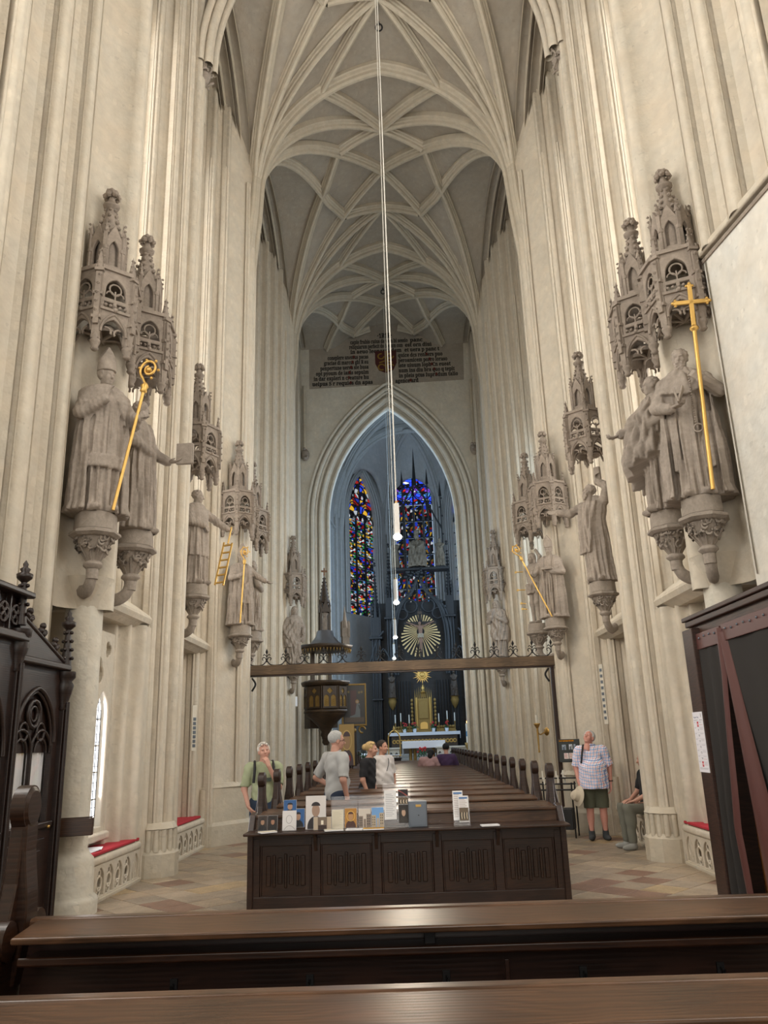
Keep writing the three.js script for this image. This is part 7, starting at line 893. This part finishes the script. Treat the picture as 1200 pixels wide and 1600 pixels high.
{ const t = choirThing('flower_vase', 'vase of red flowers under the front altar', 'vase', 0.45, 0.68, 8.3); mb().lathe([[0.06, 0], [0.1, 0.1], [0.05, 0.35], [0.07, 0.4]], 12).build('vase', M.glass, t); const l = mb(), f = mb(); for (let i = 0; i < 20; i++) { const a = rr(0, 6.28), r = rr(0.02, 0.24), y = rr(0.45, 0.65); l.add(new THREE.ConeGeometry(0.03, 0.22, 4), mat4([Math.sin(a) * r, y - 0.1, Math.cos(a) * r], [rr(-0.8, 0.8), a, rr(-0.8, 0.8)])); if (i % 2) f.add(new THREE.IcosahedronGeometry(0.05), mat4([Math.sin(a) * r, y + 0.03, Math.cos(a) * r])); } l.build('leaves', M.leaf, t); f.build('flowers', M.petal, t); }
{ const t = choirThing('lectern', 'white draped lectern with a microphone, left of the altars', 'lectern', -1.78, 0, 4.4); mb().rbox(0, 0.55, 0, 0.5, 1.1, 0.4, 0.02).build('stand', M.pewDark, t); mb().rbox(0, 1.13, 0.03, 0.62, 0.04, 0.52, 0.01, [0.3, 0, 0]).build('desk', M.white, t); mb().rbox(0, 0.98, 0.27, 0.6, 0.28, 0.015, 0.005).build('cloth_front', M.white, t); mb().tube([V(-0.2, 1.15, -0.1), V(-0.22, 1.35, -0.1), V(-0.1, 1.42, 0.02)], 0.008, 5, 12).sph(-0.09, 1.42, 0.03, 0.02, 8).build('microphone', M.iron, t); }
{ const t = choirThing('processional_lantern', 'gilded Gothic lantern frame standing left of the front altar', 'lantern', -0.55, 0, 4.9); const A = archPts(0.24, 1.75, 0.35, 8).map(([x, y]) => V(x, y, 0)); mb().tube(A, 0.03, 6, 24).bar(V(-0.24, 1.1, 0), V(-0.24, 1.75, 0), 0.025).bar(V(0.24, 1.1, 0), V(0.24, 1.75, 0), 0.025).build('arch_frame', M.gold, t); mb().rbox(0, 1.1, 0, 0.56, 0.05, 0.12, 0.01).build('sill', M.gold, t); mb().box(0, 1.4, -0.01, 0.44, 0.6, 0.01).build('pane', M.glass, t); mb().lathe([[0.03, 2.1], [0.05, 2.16], [0.02, 2.22], [0, 2.3]], 8).build('finial', M.gold, t); for (const s of [-1, 1]) mb().bar(V(s * 0.2, 0, 0), V(s * 0.2, 1.1, 0), 0.02).build('leg', M.iron, t); mb().rbox(0, 1.12, 0.2, 0.4, 0.02, 0.28, 0.004).build('cloth', M.white, t); }
{ const t = choirThing('paschal_candle', 'thick lit paschal candle beside the right chancel jamb', 'candle', 2.5, 0, 8.2); mb().lathe([[0.2, 0], [0.18, 0.06], [0.06, 0.12], [0.05, 1.2], [0.12, 1.35], [0.14, 1.5], [0, 1.5]], 12).build('stand', M.goldMatt, t); mb().cyl(0, 1.9, 0, 0.06, 0.06, 0.85, 14).build('candle', M.wax, t); mb().cyl(0, 1.88, 0, 0.0615, 0.0615, 0.22, 14).build('blue_band', std({ color: lin(0.1, 0.25, 0.4), roughness: 0.6 }), t); mb().lathe([[0, 0], [0.018, 0.02], [0.02, 0.05], [0, 0.11]], 8, mat4([0, 2.34, 0])).build('candle_flame', std({ color: 0xffaa55, emissive: new THREE.Color(1, 0.5, 0.15), emissiveIntensity: 6 }), t); const p = chp(2.5, 2.4, 8.15), l = new THREE.PointLight(new THREE.Color(1, 0.6, 0.25), 0.6); l.position.copy(p); l.shadow.radius = 1; l.name = 'candle_light'; scene.add(l); }
for (const s of [-1, 1]) { const t = choirThing('communion_rail', `pale pierced stone rail to the ${s < 0 ? 'left' : 'right'} of the front altar`, 'balustrade', s < 0 ? -1.35 : 1.85, 0.68, 8.4); for (let i = 0; i < 6; i++) { const c = -0.62 + i * 0.25, q = shp([[c - 0.125, 0.08], [c + 0.125, 0.08], [c + 0.125, 0.62], [c - 0.125, 0.62]]); q.holes.push(pth(foil(c, 0.42, 0.07, 4)), pth([[c - 0.03, 0.14], [c - 0.03, 0.36], [c + 0.03, 0.36], [c + 0.03, 0.14]])); mb().ext(q, 0.08, mat4([0, 0, 0])).build('pierced_panel', M.plaster, t); } mb().rbox(0, 0.66, 0.04, 1.6, 0.08, 0.2, 0.02).build('rail', M.plaster, t); mb().rbox(0, 0.04, 0.04, 1.56, 0.08, 0.16, 0.02).build('base', M.plaster, t); }
{ const t = choirThing('choir_stall', 'dark choir stall screen left of the front altar', 'stall', -1.05, 0, 3.6); mb().rbox(0, 0.5, 0, 1.7, 1.0, 0.08, 0.02).build('front_panel', M.pewDark, t); mb().rbox(0, 1.02, 0, 1.76, 0.06, 0.3, 0.02).build('desk_top', M.pew, t); for (let i = 0; i < 3; i++) mb().rbox(-0.55 + i * 0.55, 0.5, 0.045, 0.42, 0.7, 0.02, 0.008).build('field', M.pew, t); }
{ const t = thing('potted_palm', 'green potted palm beside the portrait panel', 'plant', [-1.29, 0.9, -24.42]); mb().lathe([[0.08, 0], [0.12, 0.2], [0, 0.2]], 12).build('pot', M.pulpit, t); for (let i = 0; i < 14; i++) { const a = i * 0.9, L = rr(0.25, 0.42); mb().add(new THREE.ConeGeometry(0.035, L, 4), mat4([Math.sin(a) * L * 0.35, 0.3 + L * 0.3, Math.cos(a) * L * 0.35], [0, a, 0]).multiply(mat4([0, 0, 0], [0.9, 0, 0], [1, 1, 0.25]))).build('frond', M.leaf, t); } mb().box(0, -0.45, 0, 0.3, 0.9, 0.3).build('plinth', M.pewDark, t); }
for (const [x, d] of [[-1.95, 13.2]]) { const t = thing('potted_palm', 'low green plant behind the left pew ends', 'plant', [-2.05, 0, -d]); mb().lathe([[0.12, 0], [0.18, 0.3], [0, 0.3]], 12).build('pot', M.pulpit, t); for (let i = 0; i < 16; i++) { const a = i * 0.8, L = rr(0.4, 0.7); mb().add(new THREE.ConeGeometry(0.05, L, 4), mat4([Math.sin(a) * L * 0.3, 0.4 + L * 0.35, Math.cos(a) * L * 0.3], [0, a, 0]).multiply(mat4([0, 0, 0], [0.6, 0, 0], [1, 1, 0.25]))).build('frond', M.leaf, t); } }

// ------------------------------------------------------------------ visitors
const cloth = (r, g, b, o = {}) => std({ color: lin(r, g, b), roughness: 0.92, bumpMap: rep(clothB, 9), bumpScale: 0.0012, ...o });
const wrinkle = (a, k) => (x, y, z) => a * (Math.sin(k * (y + 0.6 * x) + 2.2 * Math.sin(4 * x + 7 * z)) + 0.6 * Math.sin(k * 0.7 * (x - y * 0.8 + z)));
function person(o) {
  const t = thing('person', o.label, 'person', o.p, o.turn, o.group), k = o.k || 1; t.scale.setScalar(k);
  const J = { hip: 0.92, sh: 1.42, hw: 0.09, sw: 0.18, ...o.j }, belly = o.belly || 0, up = o.up || 0, skin = o.skin || lin(0.55, 0.3, 0.22), sm = std({ color: skin, roughness: 0.55 });
  const dy = o.seat ? o.seat - 0.92 : 0, Y = (y) => y + dy, legs = o.legs || [-1, 1].map((s) => [[s * J.hw, Y(0.92), 0], [s * 0.105, 0.5, 0.02], [s * 0.11, 0.09, -0.01]]);
  const lean = o.lean || 0, L = (y) => Math.max(0, y - 0.95) * lean;
  const torso = (g) => [ell([0, Y(0.96), 0], [0.158 + g, 0.13 + g, 0.115 + g]), ell([0, Y(1.1), 0.015 + belly * 0.45 + L(1.1)], [0.142 + g + belly * 0.35, 0.17, 0.108 + g + belly * 0.6]), ell([0, Y(1.29), L(1.29) - 0.004], [0.162 + g, 0.17 + g, 0.108 + g]), cap([-J.sw + 0.02, Y(1.41), L(1.41) - 0.01], [J.sw - 0.02, Y(1.41), L(1.41) - 0.01], 0.056 + g)];
  const arm = (a, g, to = 2) => { const r = [cap(a[0], a[1], 0.05 + g, 0.042 + g)]; if (to > 1) r.push(cap(a[1], a[2], 0.04 + g, 0.029 + g)); return r; };
  const hp = o.hp ? [o.hp[0], Y(o.hp[1]), o.hp[2]] : [0, Y(1.625), L(1.625) + 0.03];
  const legF = (l, g, to = 2) => { const r = [cap(l[0], l[1], 0.086 + g, 0.057 + g)]; if (to > 1) r.push(ell([(l[1][0] * 0.65 + l[2][0] * 0.35), l[1][1] * 0.68 + l[2][1] * 0.32, l[1][2] * 0.68 + l[2][2] * 0.32 - 0.02], [0.055 + g, 0.12, 0.06 + g]), cap(l[1], l[2], 0.054 + g, 0.038 + g)); return r; };
  const neck = cap([0, Y(1.4), L(1.4) - 0.02], [hp[0], hp[1] - 0.09, hp[2] - 0.03], 0.064, 0.055);
  const bodyF = uni([...torso(0), ...o.arms.flatMap((a) => arm(a, 0)), ...legs.flatMap((l) => legF(l, 0)), neck], 0.035);
  const [lo, hi] = bounds([...legs.flat(), ...o.arms.flat(), [-0.22, Y(1.0), -0.16], [0.22, Y(1.5), 0.2 + belly + L(1.5)]], 0.1);
  const hm = mat4(hp, [0, 0, 0]).multiply(new THREE.Matrix4().makeRotationFromEuler(new THREE.Euler(...(o.hr || [0, 0, 0]), 'YXZ')));
  const geos = [netMesh(bodyF, lo, hi, 0.014), headGeo({ fine: 0.0065 }).clone().applyMatrix4(hm)];
  for (const h of o.hands || []) { const pr = handPrims(...h), w = h[0], f = V(...h[1]).normalize().multiplyScalar(0.1), [l2, h2] = bounds([w, [w[0] + f.x, w[1] + f.y, w[2] + f.z]], 0.09); geos.push(netMesh(uni(pr, 0.008), l2, h2, 0.006)); }
  mesh('body', mergeGeometries(geos), sm, t);
  const H = new THREE.Group(); H.name = 'hair'; H.applyMatrix4(hm); t.add(H);
  const hf = o.hairF ? uni([hairF(o.hair || 'short'), ...o.hairF], 0.02) : hairF(o.hair || 'short'); mesh('hair_mass', netMesh(hf, [-0.17, -0.28, -0.22], [0.17, 0.18, 0.14], 0.008), std({ color: o.hairC || lin(0.4, 0.38, 0.36), roughness: 0.8 }), H);
  const E = new THREE.Group(); E.name = 'face'; E.applyMatrix4(hm); t.add(E); for (const s of [-1, 1]) { mb().sph(s * 0.03, -0.003, 0.0735, 0.0085, 8).build('eye', M.black, E); mb().rbox(s * 0.032, 0.022, 0.085, 0.03, 0.006, 0.008, 0.002).build('eyebrow', std({ color: o.hairC || lin(0.3, 0.28, 0.26), roughness: 0.9 }), E); } mb().rbox(0, -0.07, 0.0865, 0.034, 0.006, 0.004, 0.002).build('lips', std({ color: lin(0.42, 0.16, 0.13), roughness: 0.6 }), E);
  if (o.glasses) for (const s of [-1, 1]) { const [gy, gz] = o.glasses; mb().tor(s * 0.033, gy, gz, 0.024, 0.003, 5, 14).bar(V(s * 0.056, gy, gz), V(s * 0.08, gy, gz - 0.09), 0.003).build('spectacles', M.black, E); }
  // shirt
  const wr = wrinkle(0.0035, 46), sh = o.shirt, hem = Y(sh.hem ?? 0.86), tF = uni([...torso(0.022), cap([0, Y(1.4), L(1.4) - 0.02], [0, Y(1.47), L(1.47) - 0.015], 0.088, 0.078), ...(sh.skirt ? [robeF([[hem, 0, belly * 0.35, 0.215 + belly * 0.3, 0.17 + belly * 0.5], [Y(1.0), 0, belly * 0.4, 0.2 + belly * 0.35, 0.16 + belly * 0.6], [Y(1.14), 0, belly * 0.4, 0.19 + belly * 0.33, 0.15 + belly * 0.55], [Y(1.34), 0, 0, 0.13, 0.08]], { A: 0.006, n: 7, fade: 3 })] : [])], 0.04);
  const slv = o.arms.map((a) => { const f = uni(arm(a, sh.loose || 0.022, sh.long ? 2 : 1), 0.02), d = V(...a[1]).sub(V(...a[0])).normalize(), q = V(...a[0]).lerp(V(...a[1]), sh.sleeve || 0.75); return sh.long ? f : (x, y, z) => Math.max(f(x, y, z), (x - q.x) * d.x + (y - q.y) * d.y + (z - q.z) * d.z); });
  const sf = uni([tF, ...slv], 0.03), shirtF = (x, y, z) => { let d = Math.max(sf(x, y, z) + wr(x, y, z), hem - y, y - Y(1.485)); return Math.max(d, -neck(x, y, z) - (y > Y(1.44) ? 0.002 : 9)); };
  const sg = netMesh(shirtF, lo, hi, 0.0125); mesh(sh.name || 'shirt', sg, sh.mat, t);
  if (sh.collar) mb().tor(0, Y(1.475), L(1.475) - 0.012, 0.078, 0.016, 6, 18, [Math.PI / 2 - 0.25, 0, 0]).build('collar', sh.mat, t);
  // trousers or shorts, shoes
  const tr = o.trousers, cutY = tr.cut ?? 0.1, tf = uni([ell([0, Y(0.95), belly * 0.15], [0.172, 0.13, 0.13 + belly * 0.2]), ...legs.flatMap((l) => legF(l, tr.loose || 0.024)), ...(tr.short ? legs.map((l) => cap(l[0], l[1], 0.112, 0.098)) : [])], 0.035);
  mesh(tr.short ? 'shorts' : 'trousers', netMesh((x, y, z) => Math.max(tf(x, y, z) + wrinkle(0.003, 38)(x, y, z), cutY - y, y - Y(1.0)), lo, hi, 0.0135), tr.mat, t);
  legs.forEach((l, i) => { const a = l[2], s = Math.sign(a[0]), f = o.feet?.[i] ?? s * 0.2; mesh('shoe', netMesh(uni([ell([a[0] + Math.sin(f) * 0.06, a[1] - 0.045, a[2] + 0.06], [0.05, 0.045, 0.13], [0, f, 0]), cap([a[0], a[1] - 0.02, a[2]], [a[0], a[1] + 0.03, a[2]], 0.052)], 0.03), [a[0] - 0.2, a[1] - 0.1, a[2] - 0.2], [a[0] + 0.2, a[1] + 0.12, a[2] + 0.24], 0.011), o.shoe || M.black, t); if (tr.short) mb().cyl(a[0], a[1] + 0.09, a[2] - 0.005, 0.045, 0.047, 0.1, 14).build('sock', M.black, t); });
  return t;
}
const checkT = canvasTex(128, 128, (g) => { g.fillStyle = '#dfe4ee'; g.fillRect(0, 0, 128, 128); for (let i = 0; i < 4; i++) { g.fillStyle = 'rgba(80,115,180,0.6)'; g.fillRect(i * 32, 0, 7, 128); g.fillRect(0, i * 32, 128, 7); g.fillStyle = 'rgba(205,110,110,0.5)'; g.fillRect(i * 32 + 16, 0, 5, 128); g.fillRect(0, i * 32 + 16, 128, 5); } }); checkT.wrapS = checkT.wrapT = THREE.RepeatWrapping; checkT.repeat.set(5, 5);
const P1 = person({ label: 'man in a blue check shirt and olive shorts gazing up at the right', p: [3.14, 0, -14.15], turn: R(-6), k: 1.02, belly: 0.1, skin: lin(0.62, 0.3, 0.24), hairC: lin(0.5, 0.5, 0.5), hr: [-0.55, -0.5, -0.1], hp: [-0.01, 1.605, -0.01], arms: [[[-0.2, 1.4, -0.01], [-0.27, 1.14, -0.03], [-0.25, 0.9, 0.05]], [[0.2, 1.4, -0.01], [0.28, 1.14, -0.03], [0.26, 0.9, 0.07]]], hands: [[[-0.25, 0.89, 0.05], [0.05, -1, 0.1], [1, 0, 0], 0.5, -1], [[0.26, 0.88, 0.07], [-0.05, -1, 0.1], [-1, 0, 0], 0.35, 1]], shirt: { mat: cloth(1.25, 1.25, 1.25, { map: checkT }), hem: 0.8, skirt: 1, collar: 1, loose: 0.03, sleeve: 0.95 }, trousers: { mat: cloth(0.1, 0.105, 0.07), short: 1, cut: 0.5 }, shoe: cloth(0.045, 0.05, 0.055) });
mb().tube([V(-0.11, 1.49, -0.06), V(-0.13, 1.47, 0.05), V(-0.16, 1.36, 0.13), V(-0.19, 1.2, 0.12)], 0.016, 6, 18).build('bag_strap', M.black, P1); mb().tor(0.262, 0.915, 0.065, 0.034, 0.009, 6, 16, [Math.PI / 2, 0, 0]).build('wrist_watch', M.black, P1);
{ const t = thing('sun_hat', 'cream sun hat held at the side of the man in shorts', 'hat', [2.83, 0.66, -14.05], R(-70)); mb().lathe([[0, 0.11], [0.06, 0.105], [0.085, 0.07], [0.095, 0.0], [0.16, -0.02], [0.165, -0.012], [0.1, 0.012]], 22, mat4([0, 0.05, 0], [1.35, 0, 0])).build('crown_and_brim', cloth(0.62, 0.54, 0.42), t); mb().tor(0, 0.05, 0, 0.096, 0.006, 5, 20, [1.35 + Math.PI / 2, 0, 0]).build('hat_band', cloth(0.4, 0.34, 0.26), t); }
const P2 = person({ label: 'man in a pale green T-shirt with backpack, hand at his mouth, left', p: [-2.05, 0, -11.75], turn: R(14), k: 0.99, skin: lin(0.5, 0.27, 0.2), hairC: lin(0.62, 0.58, 0.52), hr: [-0.15, 0.1, 0.1], glasses: [0.085, 0.075], arms: [[[-0.2, 1.4, 0], [-0.27, 1.12, 0.0], [-0.22, 0.9, 0.14]], [[0.2, 1.4, 0], [0.21, 1.13, 0.12], [0.06, 1.42, 0.2]]], hands: [[[-0.22, 0.89, 0.15], [0.5, -0.6, 0.4], [1, 0, 0], 0.4, -1], [[0.055, 1.43, 0.2], [-0.4, 1, -0.1], [-0.6, -0.2, -1], 0.7, -1]], shirt: { mat: cloth(0.36, 0.4, 0.25), hem: 0.84, loose: 0.026, sleeve: 0.9 }, trousers: { mat: cloth(0.03, 0.05, 0.09) } });
{ for (const s of [-1, 1]) mb().tube([V(s * 0.12, 1.46, -0.12), V(s * 0.13, 1.485, -0.01), V(s * 0.135, 1.38, 0.125), V(s * 0.15, 1.2, 0.13)], 0.02, 6, 16).build('backpack_strap', M.black, P2); mb().rbox(0, 1.2, -0.2, 0.3, 0.44, 0.16, 0.06, [0, 0, 0], 3).build('backpack', M.black, P2); mb().rbox(0.02, 1.24, 0.145, 0.15, 0.05, 0.004, 0.002).build('shirt_print', cloth(0.06, 0.08, 0.06), P2); }
person({ label: 'grey haired man in a light grey polo shirt, back turned, hand on hip', p: [-1.02, 0, -11.72], turn: R(128), k: 1.06, skin: lin(0.5, 0.27, 0.2), hairC: lin(0.42, 0.42, 0.41), hr: [0, -0.35, 0], glasses: [-0.004, 0.088], belly: 0.04, arms: [[[-0.2, 1.4, 0], [-0.27, 1.13, -0.06], [-0.24, 0.9, 0.02]], [[0.2, 1.4, 0], [0.36, 1.15, -0.08], [0.2, 1.02, 0.08]]], hands: [[[-0.24, 0.89, 0.02], [0, -1, 0.1], [1, 0, 0], 0.4, -1], [[0.2, 1.02, 0.09], [-0.8, -0.5, 0.2], [-0.5, 0, -1], 0.4, 1]], shirt: { name: 'polo_shirt', mat: cloth(0.42, 0.42, 0.41), hem: 0.84, collar: 1, loose: 0.026, sleeve: 0.9 }, trousers: { mat: cloth(0.022, 0.032, 0.06) } });
person({ label: 'blonde woman with a bun in a black T-shirt, turned to her companion', p: [-0.7, 0, -14.06], turn: R(72), k: 0.965, skin: lin(0.52, 0.28, 0.2), hairC: lin(0.5, 0.35, 0.16), hr: [0.05, 0.1, 0], lean: 0.12, hairF: [ell([0, 0.03, -0.13], [0.055, 0.055, 0.05])], glasses: [0.09, 0.075], arms: [[[-0.18, 1.39, 0.03], [-0.24, 1.12, 0.02], [-0.2, 0.88, 0.1]], [[0.18, 1.39, 0.03], [0.23, 1.12, 0.02], [0.2, 0.88, 0.1]]], hands: [[[-0.2, 0.87, 0.1], [0, -1, 0.2], [1, 0, 0], 0.4, -1], [[0.2, 0.87, 0.1], [0, -1, 0.2], [-1, 0, 0], 0.4, 1]], shirt: { mat: cloth(0.015, 0.015, 0.018), hem: 0.82, loose: 0.026, sleeve: 0.85 }, trousers: { mat: cloth(0.1, 0.1, 0.11) } });
const P5 = person({ label: 'dark haired woman in a white T-shirt with a shoulder strap', p: [-0.46, 0, -15.2], turn: R(38), k: 0.975, skin: lin(0.5, 0.26, 0.18), hairC: lin(0.035, 0.025, 0.02), hr: [0, 0.35, 0], belly: 0.03, arms: [[[-0.18, 1.39, 0], [-0.25, 1.12, -0.02], [-0.24, 0.88, 0.05]], [[0.18, 1.39, 0], [0.26, 1.12, -0.02], [0.24, 0.88, 0.06]]], hands: [[[-0.24, 0.87, 0.05], [0, -1, 0.2], [1, 0, 0], 0.4, -1], [[0.24, 0.87, 0.06], [0, -1, 0.2], [-1, 0, 0], 0.4, 1]], shirt: { mat: cloth(0.66, 0.62, 0.6), hem: 0.8, skirt: 1, loose: 0.028, sleeve: 0.85 }, trousers: { mat: cloth(0.06, 0.09, 0.06) } });
mb().tube([V(0.1, 1.48, -0.02), V(0.06, 1.38, 0.125), V(-0.08, 1.1, 0.165), V(-0.19, 0.95, 0.1)], 0.007, 5, 18).build('bag_strap', M.black, P5);
const sitLegs = [-1, 1].map((s) => [[s * 0.09, 0.54, 0], [s * 0.11, 0.54, 0.42], [s * 0.11, 0.09, 0.4]]);
person({ label: 'person with dark hair in a pink jacket sitting in a far pew', p: [0.62, 0.04, -23.98], turn: R(172), seat: 0.54, k: 1.06, hairC: lin(0.015, 0.012, 0.012), hairF: [ell([0.02, -0.05, -0.1], [0.07, 0.09, 0.06])], hp: [-0.06, 1.55, 0.04], hr: [0.1, 0.2, 0.2], legs: sitLegs, arms: [[[-0.18, 1.02, 0], [-0.27, 0.78, 0.08], [-0.12, 0.7, 0.3]], [[0.18, 1.02, 0], [0.27, 0.78, 0.08], [0.12, 0.7, 0.3]]], shirt: { name: 'jacket', mat: cloth(0.5, 0.3, 0.29), hem: 0.86, long: 1, loose: 0.04 }, trousers: { mat: cloth(0.05, 0.05, 0.06), cut: 0.12 } });
person({ label: 'person with short black hair in a purple top sitting in a far pew', p: [1.14, 0.06, -23.98], turn: R(180), seat: 0.54, k: 1.1, hairC: lin(0.012, 0.01, 0.01), legs: sitLegs, arms: [[[-0.19, 1.02, 0], [-0.27, 0.78, 0.06], [-0.12, 0.7, 0.28]], [[0.19, 1.02, 0], [0.27, 0.78, 0.06], [0.12, 0.7, 0.28]]], shirt: { name: 'top', mat: cloth(0.07, 0.035, 0.09), hem: 0.86, long: 1, loose: 0.03 }, trousers: { mat: cloth(0.05, 0.05, 0.06), cut: 0.12 } });
const P8 = person({ label: 'seated visitor in black and grey green trousers behind the right pier', p: [3.72, 0, -13.02], turn: R(-84), seat: 0.58, k: 1, skin: lin(0.5, 0.27, 0.2), hairC: lin(0.05, 0.035, 0.03), legs: [-1, 1].map((s) => [[s * 0.09, 0.6, 0], [s * 0.12, 0.6, 0.4], [s * 0.12, 0.09, 0.38]]), arms: [[[-0.19, 1.07, 0], [-0.26, 0.82, 0.06], [-0.12, 0.7, 0.26]], [[0.19, 1.07, 0], [0.26, 0.82, 0.08], [0.14, 0.7, 0.28]]], hands: [[[-0.12, 0.7, 0.27], [0.4, -0.2, 1], [0, -1, 0], 0.3, 1], [[0.14, 0.7, 0.29], [-0.4, -0.2, 1], [0, -1, 0], 0.3, -1]], shirt: { mat: cloth(0.016, 0.016, 0.018), hem: 0.86, loose: 0.026, sleeve: 0.9 }, trousers: { mat: cloth(0.16, 0.16, 0.13), cut: 0.1 }, shoe: cloth(0.3, 0.3, 0.28) });
renderer.render(scene, camera);
